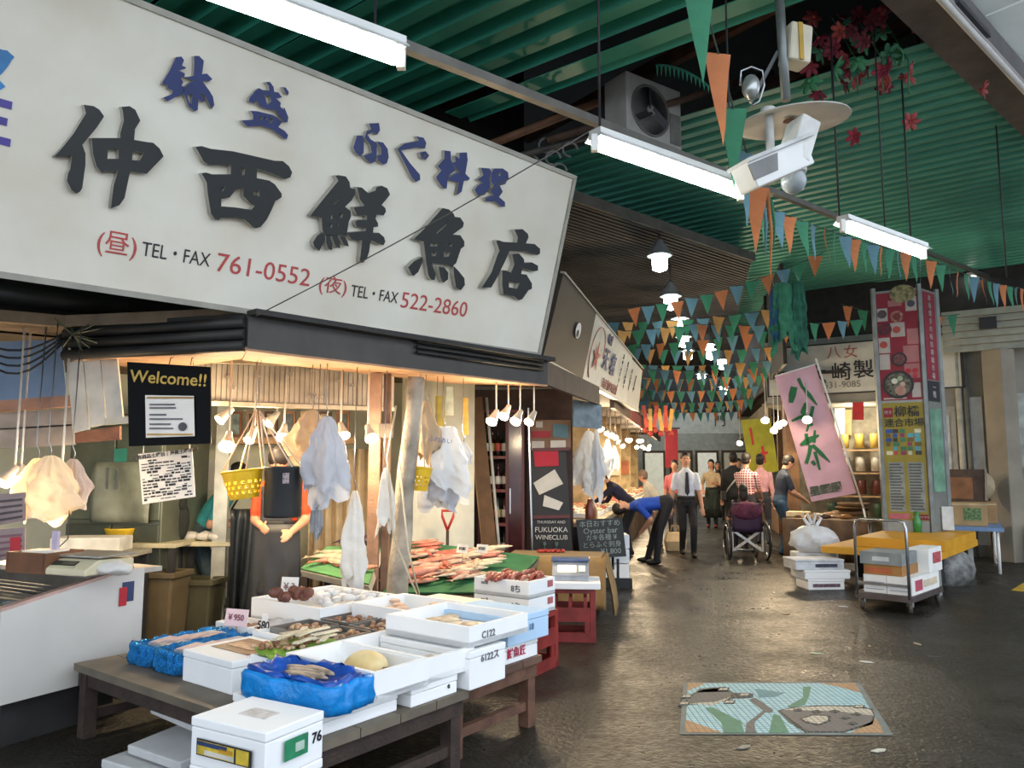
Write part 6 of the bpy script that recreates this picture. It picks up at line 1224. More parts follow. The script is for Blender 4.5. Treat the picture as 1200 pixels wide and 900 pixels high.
cart_box('long grey foam lid on top of the cart load', .05, .82, .08, .55, .472, .60, M('#8c9290', .7), (('f', .3, .3, .7, .65, M('#c9cdcb', .7)),))
cart_box('white carton with red print behind the grey lid on the cart', .62, 1.0, .6, 1.05, .362, .62, WHITE, (('s', .3, .35, .9, .8, M('#c0565a', .7, var=.3, scale=30)),))
# foam boxes left of the cart, bag, blue white carton
for k, (dx, L_, h, mt) in enumerate(((0, .46, .13, EPS), (.02, .58, .11, EPS), (-.07, .62, .13, M('#d9dce0', .7)))):
    z0 = (0, .13, .24)[k]; mb = MB(); t = thing('foam_box', ('lowest', 'middle', 'top')[k] + ' white foam box of the stack left of the hand cart', 'foam box', Vector((3.86 + dx, 9.85, z0)), -4)
    mb.box(0, 0, (h - .03) / 2, L_, .36, h - .03); mb.build('body', mt, t, bev=.01); mb = MB(); mb.box(0, 0, h - .016, L_ + .01, .37, .03); mb.build('lid', mt, t, bev=.008)
    if k != 1: mb = MB(); mb.box(.08 if k == 2 else 0, -.186, h * .42, L_ * (.45 if k == 2 else .75), .004, h * .3); mb.build('print', M('#4a5168' if k == 2 else '#8a6a78', .6, var=.5, scale=60), t)
t = thing('carton', 'blue and white carton under the white carrier bag', 'box', (4.15, 10.75, 0), 8); mb = MB(); mb.box(0, 0, .17, .55, .4, .34); mb.build('body', M('#e3e6ea', .6), t, bev=.01); mb = MB(); mb.box(0, -.203, .13, .54, .004, .16); mb.build('blue_band', M('#2f5fb0', .6), t)
bg_ = thing('carrier_bag', 'knotted white carrier bag on the blue and white carton', 'bag', (4.15, 10.75, .345), 0)
random.seed(14); mb = MB(); rings = []
for k in range(10):
    v = k / 9; ring = []
    for j in range(36):
        a = 2 * math.pi * j / 36; rr = .27 * (math.sin(math.pi * min(.97, .12 + v * .8)) ** .7) * (1 + .1 * math.sin(5 * a + k * .7) + .07 * math.sin(9 * a - k)); p_ = Vector((rr * 1.15 * math.cos(a), rr * .8 * math.sin(a), .34 * v)); ring.append(p_ + noise.noise_vector(p_ * 11) * .05 + noise.noise_vector(p_ * 27) * .02)
    rings.append(ring)
mb.sm = True; mb.loft(rings); mb.build('film', BAGW, bg_)
for s_ in (-1, 1): mb = MB(); mb.tube([(s_ * .03, 0, .32), (s_ * .12, 0, .46), (s_ * .06, .02, .52), (s_ * .01, .01, .38)], [.03, .02, .018, .025], 8); mb.build('handle', BAGW, bg_)
# blue trestle table with cardboard boxes and crates at the right
tt = thing('trestle_table', 'pale blue folding trestle table by the right-hand pillar', 'table', (6.9, 11.92, 0), 30)
mb = MB(); mb.box(0, 0, .62, 1.0, 1.6, .05); mb.build('top', M('#6f8fb8', .5, var=.1), tt)
for x in (-.42, .42):
    for y in (-.7, .7): mb = MB(); mb.cyl((x, y, 0), (x, y, .6), .022, n=8); mb.build('leg', WHITE, tt)
    mb = MB(); mb.cyl((x, -.7, .12), (x, .7, .12), .016, n=8); mb.build('stretcher', WHITE, tt)
for i, (px, py, sx, sy, sz, lb, col) in enumerate(((1128, 618, .62, .6, .34, 'large cardboard carton with green print on the blue trestle', '#a98d63'), (1160, 612, .5, .5, .32, 'cardboard carton with purple label on the blue trestle', '#a5835a'))):
    q_ = Vector((6.78 + .50 * i, 11.72 + .45 * i, .648)); t = thing('carton', lb, 'box', q_, 28); mb = MB(); mb.box(0, 0, sz / 2, sx, sy, sz); mb.build('body', M(col, .8, var=.12), t, bev=.006)
    mb = MB(); mb.box(sx * .2 * (1 - i), -sy / 2 - .003, sz / 2, .22 if i == 0 else .16, .004, .18); mb.build('print', M(('#6f8f5a', '#4a3f8a')[i], .7, var=.4, scale=30), t)
    mb = MB(); mb.box(0, -sy / 2 - .003, sz - .03, sx, .003, .02); mb.build('tape', M('#c9b48a', .5), t)
wb_ = thing('wicker_crate', 'brown wicker crate lying on the cardboard cartons', 'crate', (6.86, 11.95, .99), 28); mb = MB()
for a in (-1, 1): mb.box(0, a * .26, .24, .75, .03, .48); mb.box(a * .36, 0, .24, .03, .52, .48)
mb.box(0, 0, .01, .74, .52, .02); mb.build('sides', M('#5a4636', .8, var=.25, bump=.5), wb_); mb = MB(); mb.box(-.05, -.28, .2, .5, .01, .32); mb.build('front_panel', M('#8f5f38', .7, var=.2), wb_)
for a in (-.4, .36): mb = MB(); mb.bar((a, -.3, .02), (a + .02, -.3, .5), .03, .02, up=Vector((0, 1, 0))); mb.build('batten', M('#8b8272', .6), wb_)
mb = MB(); mb.ell((0, 0, .24), (.26, .2, .26), 16, 10); o = mb.build('sack', M('#a8977a', .9, var=.15, bump=.5), loc=(7.42, 12.35, .97)); tag(o, 'bulging beige sack right of the wicker crate', 'sack')
mb = MB(); mb.ell((0, 0, .2), (.35, .25, .28), 14, 8); o = mb.build('plastic_bundle', M('#8a8a86', .3, var=.4, scale=9, bump=.8), loc=gz(1118, 690) + Vector((.15, .4, 0))); tag(o, 'crumpled clear plastic bundle under the right end of the yellow platform', 'bundle')
for i, (px, py, c_) in enumerate(((1186, 640, '#1d1f24'), (1196, 655, '#2c2c30'))): mb = MB(); mb.box(0, 0, .3, .5, .4, .6); tag(mb.build('dark_crate', M(c_, .6), loc=FC(4.35 + .6 * i, .6, 0), rz=.4, bev=.02), ('left', 'right')[i] + ' dark crate on the ground behind the blue trestle', 'crate')
# ------------------------------------------------------------------ lamps under the canopy
TUBE = emis('#f4faf4', 16.); LH = M('#c9cbc6', .4, .2, var=.06)
def tube_lamp(label, p, q_, hang, r=.019, strength=None):
    c = (p + q_) / 2; t = thing('tube_lamp', label, 'lamp', c, 0, None); d_ = (q_ - p).normalized(); sd = d_.cross(Z)
    mb = MB(); mb.bar(p + Z * .075, q_ + Z * .075, .09, .05); mb.build('housing', LH, t, world=True)
    mb = MB(); mb.slab(p + Z * .045 + sd * .075, q_ + Z * .045 + sd * .075, q_ + Z * .085 + sd * .03, p + Z * .085 + sd * .03, .006); mb.slab(p + Z * .045 - sd * .075, q_ + Z * .045 - sd * .075, q_ + Z * .085 - sd * .03, p + Z * .085 - sd * .03, .006); mb.build('reflector', M('#dcdedb', .35), t, world=True)
    mb = MB(); mb.cyl(p + d_ * .03, q_ - d_ * .03, r, n=10); mb.build('tube', TUBE, t, world=True)
    for e in (p, q_): mb = MB(); mb.box(e.x, e.y, e.z + .02, .035, .035, .09); mb.build('holder', WHITE, t, world=True)
    for e in hang: k = p + (q_ - p) * e; mb = MB(); mb.cyl(k + Z * .1, Vector((k.x, k.y, ZC + .03)), .006, n=5); mb.build('hanger', DARK, t, world=True)
LA = gz(697, 172, 3.2); LB = gz(868, 230, 3.2); dL = (LB - LA).normalized(); 
tube_lamp('middle fluorescent tube lamp hanging past the end of the big sign', LA, LA + dL * 1.25, (.93,))
L1 = gz(470, 74, 3.2); tube_lamp('nearest fluorescent tube lamp above the big sign', L1 - dL * 1.25, L1, (.1, .9))
L3 = gz(988, 268, 3.2); tube_lamp('far fluorescent tube lamp near the poster column', L3, L3 + dL * 1.2, (.5,))
L4 = at(1136, 326, 13.0); tube_lamp('distant fluorescent tube lamp at the far right of the canopy', L4, L4 + dL * 1.0, (.1, .9))
mb = MB(); mb.bar(L1 - dL * 2.2 + Z * .13, L4 + dL * 1.4 + Z * .13, .05, .05); tag(mb.build('lamp_rail', M('#6f6d66', .5, .4, var=.15)), 'long grey steel rail carrying the fluorescent lamps', 'rail')
# industrial lamps down the alley
for i, (px, py, Y) in enumerate(((773, 303, 9.4), (786, 350, 10.8), (797, 376, 12.6), (801, 397, 14.4), (806, 413, 16.2), (830, 406, 14.8), (833, 412, 15.4), (846, 424, 16.5), (822, 440, 19), (848, 455, 20))):
    p = at(px, py, Y); t = thing('pendant_lamp', 'bright pendant lamp hanging from the dark alley roof' if i > 1 else ('nearest grey shaded pendant lamp under the dark alley roof', 'second pendant lamp under the dark alley roof')[i], 'lamp', p, 0, 'pendant lamps along the alley' if i > 1 else None)
    mb = MB(); mb.lathe([(.03, .25), (.06, .2), (.15, .05), (.16, .03), (.15, .03), (.05, .18)], 16); mb.build('shade', M('#8f9494', .4, .4), t)
    mb = MB(); mb.lathe([(.02, .1), (.09, .05), (.10, -.04), (.09, -.14), (.02, -.17)], 14); mb.build('bulb', emis('#eef6f2', 9.), t)
    mb = MB(); mb.cyl((0, 0, .24), (0, 0, 4.43 - p.z), .012, n=6); mb.build('stem', DARK, t)
# ------------------------------------------------------------------ bunting
FC3 = [M('#cc7e4e', .8, var=.1, transl=.2), M('#3f8a68', .8, var=.1, transl=.2), M('#64909f', .8, var=.1, transl=.2), M('#d09c58', .8, var=.1, transl=.2)]
def flag_mesh(wd, h, mat):
    mb = MB(); n = 5; L_ = []; R_ = []
    for i in range(n):
        v = i / n; k = wd / 2 * (1 - v); L_.append((-k, .012 * math.sin(4 * v), -h * v)); R_.append((k, .012 * math.sin(4 * v + .6), -h * v))
    vs = L_ + R_ + [(0, 0, -h)]; fs = [(i, i + 1, n + i + 1, n + i) for i in range(n - 1)] + [(n - 1, 2 * n, 2 * n - 1)]
    mb.add(vs, fs); me = mb.mesh('flag', mat); return me
FM = [flag_mesh(.185, .27, m) for m in FC3]; FMB = [flag_mesh(.17, .34, m) for m in FC3]; FMC = [flag_mesh(.17, .52, m) for m in FC3]
STRM = M('#3c4a48', .8)
def bunting(label, p, q_, sag, step, meshes, start=0, group=None, order=(0, 1, 2), turn=.5, face=None):
    t = thing('bunting', label, 'bunting', p, 0, group); L_ = (q_ - p).length; n = max(2, int(L_ / step)); pts = [(q_ - p) * (i / 24) - Z * sag * 4 * (i / 24) * (1 - i / 24) for i in range(25)]
    mb = MB(); mb.tube(pts, .005, 4); mb.build('string', STRM, t); base = math.atan2((q_ - p).y, (q_ - p).x) if face is None else face
    for i in range(n):
        u = (i + .5) / n; c = (q_ - p) * u - Z * sag * 4 * u * (1 - u); place(meshes[order[(i + start) % len(order)]], 'flag', t, c, (random.uniform(-.12, .12), random.uniform(-.1, .1), base + random.uniform(-turn, turn)))
random.seed(77)
POLE = at(889, 240, 6.2)
bunting('pennant string coming from the pole towards the viewer', at(806, -70, 3.4), at(893, 236, 5.6), .05, .42, FMC, 0, turn=.5, face=.3, order=(1, 0, 1, 2, 0, 1))
bunting('pennant string along the lamp rail towards the poster column', at(888, 238, 6.2), at(1075, 298, 8.6), .05, .22, FMB, 2, order=(2, 0, 1))
bunting('pennant string from the poster column to the right edge', at(1075, 298, 8.6), at(1215, 340, 11.5), .08, .27, FMB, 1, order=(1, 2, 0))
bunting('pennant string from the pole down to the alley entrance', at(965, 296, 9.6), at(735, 362, 10.6), .12, .2, FM, 0, order=(0, 1, 2))
bunting('pennant string straight across the alley mouth, right part', at(815, 380, 10.9), at(1012, 374, 10.9), .05, .195, FM, 1, order=(1, 0, 2))
bunting('pennant string straight across the alley mouth, left part', at(722, 388, 11.0), at(822, 378, 10.95), .03, .185, FM, 3, order=(3, 1, 2))
bunting('slack pennant string from the right shop to the poster column', at(985, 356, 11.9), at(1125, 368, 11.8), .12, .22, FMB, 0, order=(0, 1, 2))
k = 0
for d_, z in ((11.6, 3.75), (12.3, 3.5), (13.0, 3.62), (13.7, 3.35), (14.4, 3.5), (15.2, 3.3), (16.0, 3.45), (17, 3.25), (18, 3.4), (19.2, 3.2), (20.6, 3.3), (22, 3.2), (24, 3.3)):
    a, b = AL(d_, -1.7, z), AL(d_ + random.uniform(-.9, .9), 1.35, z + random.uniform(-.15, .1))
    bunting(ORD[k] + ' row of orange, green and blue pennants strung across the alley, counted from its mouth', a, b, .1, .215, FM, k, 'pennant rows across the alley', (0, 1, 2) if k % 2 else (3, 1, 2), .7); k += 1
# green netting bunched at the right of the alley mouth
for i, (px, y0, h, wd, c_) in enumerate(((917, 332, .78, .28, '#3f8a68'), (934, 330, .85, .2, '#2c6f58'), (907, 340, .6, .12, '#2f5f86'))):
    hung_bag('net_bundle', ('wide green net bundle hanging at the alley mouth', 'dark green net strip right of the wide bundle', 'narrow blue net strip left of the green bundle')[i], 'net', at(px, y0, 9.4), h, wd, M(c_, .8, var=.25, scale=9, bump=.5, transl=.15), 4, 60 + i, pinch=.6)
for i, (px, y0, y1) in enumerate(((893, 225, 300), (899, 222, 325), (903, 235, 290))):
    mb = MB(); a, b = at(px, y0, 5.8), at(px + 4, y1, 5.8); mb.tube([a, (a + b) / 2 + Vector((.02, 0, 0)), b], [.02, .012, .004], 6); tag(mb.build('pennant_tail', FC3[(2, 0, 1)[i]]), ('blue', 'orange', 'green')[i] + ' twisted pennant end dangling below the security camera', 'pennant')
# ------------------------------------------------------------------ security camera pole
pl = thing('camera_pole', 'grey pipe with white disc, floodlight and speaker box above the security camera', 'pole', at(915, 120, 4.7))
mb = MB(); mb.cyl(at(911, -40, 4.7), at(921, 118, 4.7), .03, n=12); mb.build('pipe', M('#8a908e', .4, .5), pl, world=True)
dc = at(929, 142, 4.6); mb = MB(); mb.lathe([(.02, .03), (.2, .02), (.335, .0), (.34, -.008), (.33, -.01), (.02, .01)], 32); m = frame(dc, Vector((1, 0, .06)), Vector((0, 1, .10))); mb.v = [tuple(m @ Vector(v)) for v in mb.v]; mb.build('disc', M('#c9c6bd', .5, var=.12), pl, world=True)
mb = MB(); mb.lathe([(.04, 0), (.04, .006)], 14); m = frame(dc + Vector((-.03, -.03, -.015)), Vector((1, 0, .06)), Vector((0, 1, .10))); mb.v = [tuple(m @ Vector(v)) for v in mb.v]; mb.build('rust_hole', M('#6a4630', .8), pl, world=True)
mb = MB(); mb.cyl(at(901, 131, 4.45), at(903, 180, 4.4), .026, n=10); mb.lathe([(.045, 0), (.045, .03)], 12, at(900, 133, 4.45)); mb.build('drop_tube', M('#c9c9c4', .4), pl, world=True)
sb = at(932, 55, 4.75); mb = MB(); mb.box(sb.x, sb.y, sb.z, .16, .14, .26, Matrix.Rotation(.25, 3, 'Z') @ Matrix.Rotation(.12, 3, 'Y')); mb.build('speaker_box', M('#d8d0b8', .6, var=.1), pl, world=True, bev=.015)
mb = MB(); mb.box(sb.x + .01, sb.y - .075, sb.z, .03, .01, .25, Matrix.Rotation(.25, 3, 'Z')); mb.build('tape', M('#c9a23a', .6), pl, world=True)
fl = at(880, 102, 4.8); mb = MB(); mb.ell(fl, (.06, .06, .085), 16, 10); mb.build('floodlight', M('#b9bdbb', .25, .6), pl, world=True)
mb = MB(); mb.tube([fl + Vector((-.075, -.02, 0)), fl + Vector((-.07, -.02, .1)), fl + Vector((0, -.02, .13)), fl + Vector((.075, -.02, .1)), fl + Vector((.08, -.02, 0)), fl + Vector((.05, 0, -.1)), fl + Vector((.0, 0, -.13))], .008, 6); mb.build('floodlight_guard', CHROME, pl, world=True)
mb = MB(); mb.bar(fl + Vector((0, .02, -.1)), at(912, 60, 4.75), .02, .02); mb.build('arm', STEEL, pl, world=True)
scam = thing('security_camera', 'white box security camera with dome hanging below the white disc', 'security camera', at(905, 195, 4.4))
ax = (at(935, 178, 4.35) - at(872, 205, 4.25)).normalized(); p, q_ = at(872, 210, 4.05), at(938, 182, 4.2)
mb = MB(); mb.bar(p, q_, .15, .15); mb.build('housing', M('#d8d8d4', .4, var=.05), scam, world=True, bev=.008)
mb = MB(); mb.bar(p - ax * .04 + Z * .09, q_ + ax * .02 + Z * .09, .19, .02); mb.build('sun_shield', M('#c4c5c2', .4), scam, world=True)
mb = MB(); mb.bar(p + ax * .02 + Vector((.0, -.078, -.0)), q_ - ax * .06 + Vector((0, -.078, 0)), .01, .09); mb.build('grey_stripe', M('#6f706c', .4), scam, world=True)
mb = MB(); mb.bar(q_ - ax * .08 + Z * .13, q_ + ax * .05 + Z * .03, .16, .26); mb.build('bracket_box', M('#d2d2cc', .4), scam, world=True, bev=.01)
mb = MB(); mb.ell(at(930, 212, 4.45), (.075, .075, .08), 16, 10); mb.build('dome', M('#a8b0b4', .15, var=.1), scam, world=True)
mb = MB(); mb.lathe([(.08, 0), (.08, .06), (.05, .07)], 16, at(929, 203, 4.45)); mb.build('dome_base', WHITE, scam, world=True)
mb = MB(); mb.cyl(at(903, 180, 4.4), at(905, 195, 4.38), .02, n=8); mb.build('joint', DARK, scam, world=True)
# ------------------------------------------------------------------ air conditioner and pipes in the roof gap
ac = thing('air_conditioner', 'grey outdoor air conditioner unit in the dark roof gap', 'air conditioner', at(768, 168, 6.9), -35)
mb = MB(); mb.box(0, .15, .3, .72, .3, .62); mb.build('casing', M('#b5b2aa', .5, var=.1), ac, bev=.012)
mb = MB(); mb.lathe([(.24, 0), (.25, .012), (.235, .014), (.23, .004)], 24, (-.06, -.0, .3), Matrix.Rotation(R(90), 3, 'X')); mb.build('fan_ring', M('#75736e', .5), ac)
mb = MB(); mb.lathe([(.228, 0), (.228, .003)], 24, (-.06, -.001, .3), Matrix.Rotation(R(90), 3, 'X')); mb.build('fan_well', BLACK, ac)
for k in range(3):
    mb = MB(); mb.box(0, 0, .11, .09, .006, .2, Matrix.Rotation(.5, 3, 'Z')); mb.v = [tuple(Matrix.Rotation(k * 2.094, 3, 'Y') @ Vector(v) + Vector((-.06, -.012, .3))) for v in mb.v]; mb.build('fan_blade', M('#3c3d3e', .5), ac)
mb = MB(); mb.lathe([(.05, 0), (.05, .02)], 14, (-.06, -.0, .3), Matrix.Rotation(R(90), 3, 'X')); mb.build('fan_hub', M('#9a9892', .5), ac)
mb = MB(); mb.box(.27, -.004, .2, .14, .01, .3); mb.build('service_panel', M('#7d7b75', .5), ac)
mb = MB(); mb.box(0, .15, -.05, .9, .4, .04); mb.build('stand', M('#4a3a30', .8), ac)
for i, (pa_, pb_2, r_, c_, lb) in enumerate((((640, 165), (905, 85), .035, '#5b4336', 'rusty brown pipe crossing under the air conditioner'), ((560, 175), (700, 120), .04, '#6f4a32', 'rust red pipe left of the air conditioner'), ((600, 185), (690, 160), .03, '#4a4642', 'dark conduit beside the end of the big sign'))):
    mb = MB(); mb.cyl(at(*pa_, 6.9), at(*pb_2, 7.1), r_, n=8); tag(mb.build('pipe', M(c_, .7, var=.3)), lb, 'pipe')
for i, (px, py) in enumerate(((622, 190), (640, 170), (655, 200), (668, 175), (648, 185))):
    mb = MB(); a = at(px, py, 7.0); mb.tube([a + Vector((.07 * math.cos(k * .6), 0, .07 * math.sin(k * .6))) for k in range(9)], .012, 6); tag(mb.build('hose', M('#6f6f6c', .5)), 'grey hose loop tangled above the right end of the big sign', 'hose', 'hose loops above the sign')
# fern-like plastic garland beside the fan
gl = thing('plastic_fern', 'green plastic fern frond hanging beside the air conditioner', 'garland', at(800, 85, 6.3))
for i in range(13):
    p = at(770 + i * 5, 76 + i * i * .17, 6.3); mb = MB(); a = p - gl.location; mb.prism([(-.012, 0), (.012, 0), (0, -.11 + .003 * i)], -.002, .002, frame(a, Vector((1, .3, 0)), Z)); mb.build('leaflet', M('#2f8f72', .6), gl)
mb = MB(); mb.tube([at(770 + i * 5, 76 + i * i * .17, 6.3) - gl.location for i in range(13)], .01, 5); mb.build('stem', M('#2a7a62', .6), gl)
# ------------------------------------------------------------------ artificial flowers under the canopy
REDF = [M(c, .7, var=.2) for c in ('#a8384c', '#8f2f44', '#b5504e', '#7a2f3c')]; LEAF = [M(c, .7, var=.2) for c in ('#3f8a5a', '#4a9a6a', '#2f6a4a')]
random.seed(19)
def blossom_mesh(mat, r_):
    mb = MB()
    for k in range(6):
        a = k * math.pi / 3; m = Matrix.Rotation(a, 3, 'Z') @ Matrix.Rotation(R(25), 3, 'Y'); mb.ell(m @ Vector((r_ * .6, 0, 0)), (r_ * .5, r_ * .28, r_ * .08), 8, 5, m)
    mb.ell((0, 0, 0), r_ * .2, 6, 4); return mb.mesh('blossom', mat)
BM = [blossom_mesh(m, .085) for m in REDF]; LM = [blossom_mesh(m, .10) for m in LEAF]
fl_ = thing('flower_garland', 'red artificial flowers with green leaves strung in the roof gap', 'garland', at(1000, 70, 5.9))
for i in range(30):
    px, py = random.uniform(940, 1080), random.uniform(8, 108); place(BM[i % 4], 'blossom', fl_, at(px, py + (px - 1000) * -.1, random.uniform(5.7, 6.1)) - fl_.location, (random.uniform(.6, 2.2), 0, random.uniform(0, 6)))
for px, py in ((1000, 38), (1030, 35), (1005, 70), (1040, 65), (978, 80), (985, 30), (1057, 62), (962, 60), (1012, 50), (948, 95)): place(LM[int(px) % 3], 'leaf_spray', fl_, at(px, py, 5.85) - fl_.location, (1.2, 0, px))
for i in range(4): mb = MB(); a, b = at(945 + 30 * i, 20, 6.0), at(975 + 30 * i, 110, 5.9); mb.tube([a - fl_.location, (a + b) / 2 - fl_.location + Vector((.1, 0, -.05)), b - fl_.location], .006, 5); mb.build('vine', LEAF[2], fl_)
for i, (px, py, c_) in enumerate(((960, 110, 0), (992, 98, 1), (1003, 160, 0), (1066, 143, 2), (1150, 105, 2), (1120, 58, 1), (1037, 100, 3), (1075, 72, 0))):
    t = thing('flower', 'single red artificial flower on a short stem stuck under the green sheets', 'flower', at(px, py, 6.4), 0, 'single flowers under the canopy'); place(BM[c_], 'blossom', t, (0, 0, 0), (1.3, 0, i)); mb = MB(); q_ = gz(px, py - 10, ZC); mb.tube([(0, 0, 0), (.02, 0, -.08)], .008, 5); mb.build('stem', LEAF[2], t)
# iron hook rods seen on the far sheets
for i, (px, y0, y1) in enumerate(((984, 200, 262), (1068, 238, 290), (1180, 290, 325), (703, 58, 160))):
    b = gz(px, y1, 3.35); mb = MB(); mb.cyl(b, Vector((b.x, b.y, ZC)), .008, n=5); tag(mb.build('hanger_rod', DARK), ORD[i] + ' thin dark hanger rod of the lamp rail, counted from the security camera', 'rod', 'hanger rods of the lamp rail')
# ------------------------------------------------------------------ people
SKIN = M('#c39074', .55, var=.08); HAIR = M('#1c1613', .6, var=.2, scale=30); HAIRB = M('#1f140f', .6, var=.2, scale=30)
def ik(a, b, l1, l2, hint):
    d_ = b - a; L_ = min(d_.length, (l1 + l2) * .995); d_ = d_.normalized(); b = a + d_ * L_
    x = (l1 * l1 - l2 * l2 + L_ * L_) / (2 * L_); h = math.sqrt(max(0, l1 * l1 - x * x)); hv = hint - d_ * hint.dot(d_)
    return a + d_ * x + hv.normalized() * h, b
def person(label, loc, yaw, cols, hands=None, feet=None, lean=0., side=0., pelvis=(0, 0, 0), head=(0, 0), H=1.68, sleeve='short', hair=HAIR, hair_long=0., name='person', fat=1., knee=(0, 1, 0)):
    """cols = shirt, trousers, shoes. The body is one remeshed surface, coloured by the nearest bone."""
    s_ = H / 1.7; X = Vector((1, 0, 0)); V = lambda x, y, z: Vector((x, y, z)) * s_
    t = thing(name, label, 'person', loc, yaw)
    P = V(pelvis[0], pelvis[1], .93 + pelvis[2]); dr = Vector((math.sin(R(side)), math.sin(R(lean)) * math.cos(R(side)), math.cos(R(lean)) * math.cos(R(side))))
    fw = (X.cross(dr) * -1).normalized(); fw = dr.cross(X).normalized() * -1 if dr.cross(X).y > 0 else dr.cross(X).normalized(); fw = X.cross(dr); fw = -fw if fw.y * math.cos(R(lean)) + -fw.z * math.sin(R(lean)) < 0 else fw; fw.normalize()
    rt = dr.cross(fw) * -1; rt = fw.cross(dr).normalized()
    B = []                                                     # bones: a, b, radius, slot
    mb = MB()
    def limb(a, b, r0, r1, slot, n=12): mb.tube([a, b], [r0, r1], n); mb.ell(a, r0, n, 6); mb.ell(b, r1, n, 6); B.append((a, b, (r0 + r1) / 2, slot))
    rings = []
    for h, rx, ry in ((-.10, .13, .10), (-.03, .155, .118), (.06, .15, .112), (.15, .138, .102), (.26, .155, .112), (.37, .17, .112), (.445, .155, .095), (.49, .10, .08), (.53, .055, .055)):
        c = P + dr * (h * s_); rings.append([c + rt * (rx * s_ * fat * math.cos(a)) + fw * (ry * s_ * fat * math.sin(a)) for a in [2 * math.pi * j / 20 for j in range(20)]])
    mb.loft(rings); B.append((P + dr * .12 * s_, P + dr * .45 * s_, .12 * s_, 1)); B.append((P - dr * .06 * s_, P + dr * .02 * s_, .13 * s_, 2))
    nk = P + dr * .50 * s_; hd = Vector((math.sin(R(head[1])) , math.sin(R(lean * .6 + head[0])), math.cos(R(lean * .6 + head[0])))).normalized()
    limb(nk, nk + (dr + hd).normalized() * .09 * s_, .056 * s_, .053 * s_, 0)
    hc_ = nk + (dr + hd).normalized() * .08 * s_ + hd * .115 * s_; hf = (Vector((math.sin(R(head[1])) * .8, 1, 0)) - hd * hd.dot(Vector((math.sin(R(head[1])) * .8, 1, 0)))).normalized(); hr = hf.cross(hd).normalized()
    hm = Matrix((hr, hf, hd)).transposed()
    mb.ell(hc_, Vector((.076, .094, .112)) * s_, 16, 12, hm); mb.ell(hc_ + hm @ (V(0, .028, -.058)), Vector((.056, .062, .062)) * s_, 12, 8, hm)
    mb.ell(hc_ + hm @ V(0, .094, -.018), Vector((.013, .02, .022)) * s_, 8, 6, hm)
    for sg in (-1, 1): mb.ell(hc_ + hm @ V(sg * .077, -.005, -.01), Vector((.012, .02, .03)) * s_, 8, 6, hm)
    B.append((hc_ - hd * .05 * s_, hc_ + hd * .05 * s_, .09 * s_, 0))
    hands = hands or ((-.23, .04, .80), (.23, .04, .80)); feet = feet or ((-.10, .04, .08), (.10, -.03, .08))
    for i, sg in enumerate((-1, 1)):
        sh = P + dr * .415 * s_ + rt * sg * .165 * s_ * (.5 + fat * .5); w_ = V(*hands[i]); el, w_ = ik(sh, w_, .285 * s_, .255 * s_, Vector((sg * .5, -.9, -.3)))
        slot = 1
        mid = sh + (el - sh) * .75
        limb(sh, el, .06 * s_, .045 * s_, 1) if sleeve == 'long' else (limb(sh, mid, .058 * s_, .054 * s_, 1), limb(mid, el, .046 * s_, .043 * s_, 0))
        limb(el, w_, .043 * s_, .03 * s_, 1 if sleeve == 'long' else 0)
        fd = (w_ - el).normalized(); ux = fd.cross(Vector((0, 1, 0)) if abs(fd.y) < .9 else Vector((0, 0, 1))).normalized(); pn = fd.cross(ux)
        m = Matrix((ux, pn, fd)).transposed(); mb.ell(w_ + fd * .05 * s_, Vector((.038, .018, .05)) * s_, 10, 6, m); B.append((w_ + fd * .01, w_ + fd * .16 * s_, .03 * s_, 0))
        for k, (o_, ln) in enumerate(((-.030, .062), (-.010, .075), (.011, .070), (.031, .055))):
            a = w_ + fd * .085 * s_ + ux * o_ * s_; b = a + (fd + pn * .25) .normalized() * ln * .55 * s_; c = b + (fd + pn * .8).normalized() * ln * .5 * s_; mb.tube([a - fd * .02, b, c], [.0095, .009, .0075], 7); mb.ell(c, .0075, 6, 4)
        a = w_ + fd * .03 * s_ + ux * -.03 * s_ * (1 if i else -1); b = a + (fd * .7 + ux * -.7 * (1 if i else -1)).normalized() * .045 * s_; mb.tube([a, b, b + fd * .03 * s_], [.012, .0105, .009], 7); mb.ell(b + fd * .03 * s_, .009, 6, 4)
        hp = P + rt * sg * .088 * s_ - dr * .05 * s_; an = V(*feet[i]); kn, an2 = ik(hp, an, .43 * s_, .42 * s_, Vector(knee))
        limb(hp, kn, .088 * s_ * fat, .064 * s_, 2); limb(kn, an, .062 * s_, .048 * s_, 2)
        fz = Vector((an.x, an.y, an.z)); mb.ell(fz + V(0, .055, -.042), Vector((.045, .125, .042)) * s_, 12, 8); mb.ell(fz + V(0, -.02, -.03), Vector((.04, .05, .05)) * s_, 10, 6); B.append((fz + V(0, -.03, -.05), fz + V(0, .15, -.06), .03 * s_, 3))
    me0 = mb.mesh('tmp', [SKIN]); o = bpy.data.objects.new('tmp', me0); COL.objects.link(o)
    rm = o.modifiers.new('r', 'REMESH'); rm.mode = 'VOXEL'; rm.voxel_size = .0125; sm = o.modifiers.new('s', 'SMOOTH'); sm.factor = .5; sm.iterations = 2
    dg = bpy.context.evaluated_depsgraph_get(); me = bpy.data.meshes.new_from_object(o.evaluated_get(dg)); bpy.data.objects.remove(o); bpy.data.meshes.remove(me0); me.name = 'body'
    me.materials.clear()
    for m in (SKIN, cols[0], cols[1], cols[2]): me.materials.append(m)
    vb = []
    for v in me.vertices:
        best, bs = 9, 0
        for a, b, r_, sl in B:
            ab = b - a; u = max(0, min(1, (v.co - a).dot(ab) / ab.length_squared)); d_ = (v.co - a - ab * u).length - r_
            if d_ < best: best, bs = d_, sl
        vb.append(bs)
    for p in me.polygons: p.material_index = vb[p.vertices[0]]; p.use_smooth = True
    place(me, 'body', t)
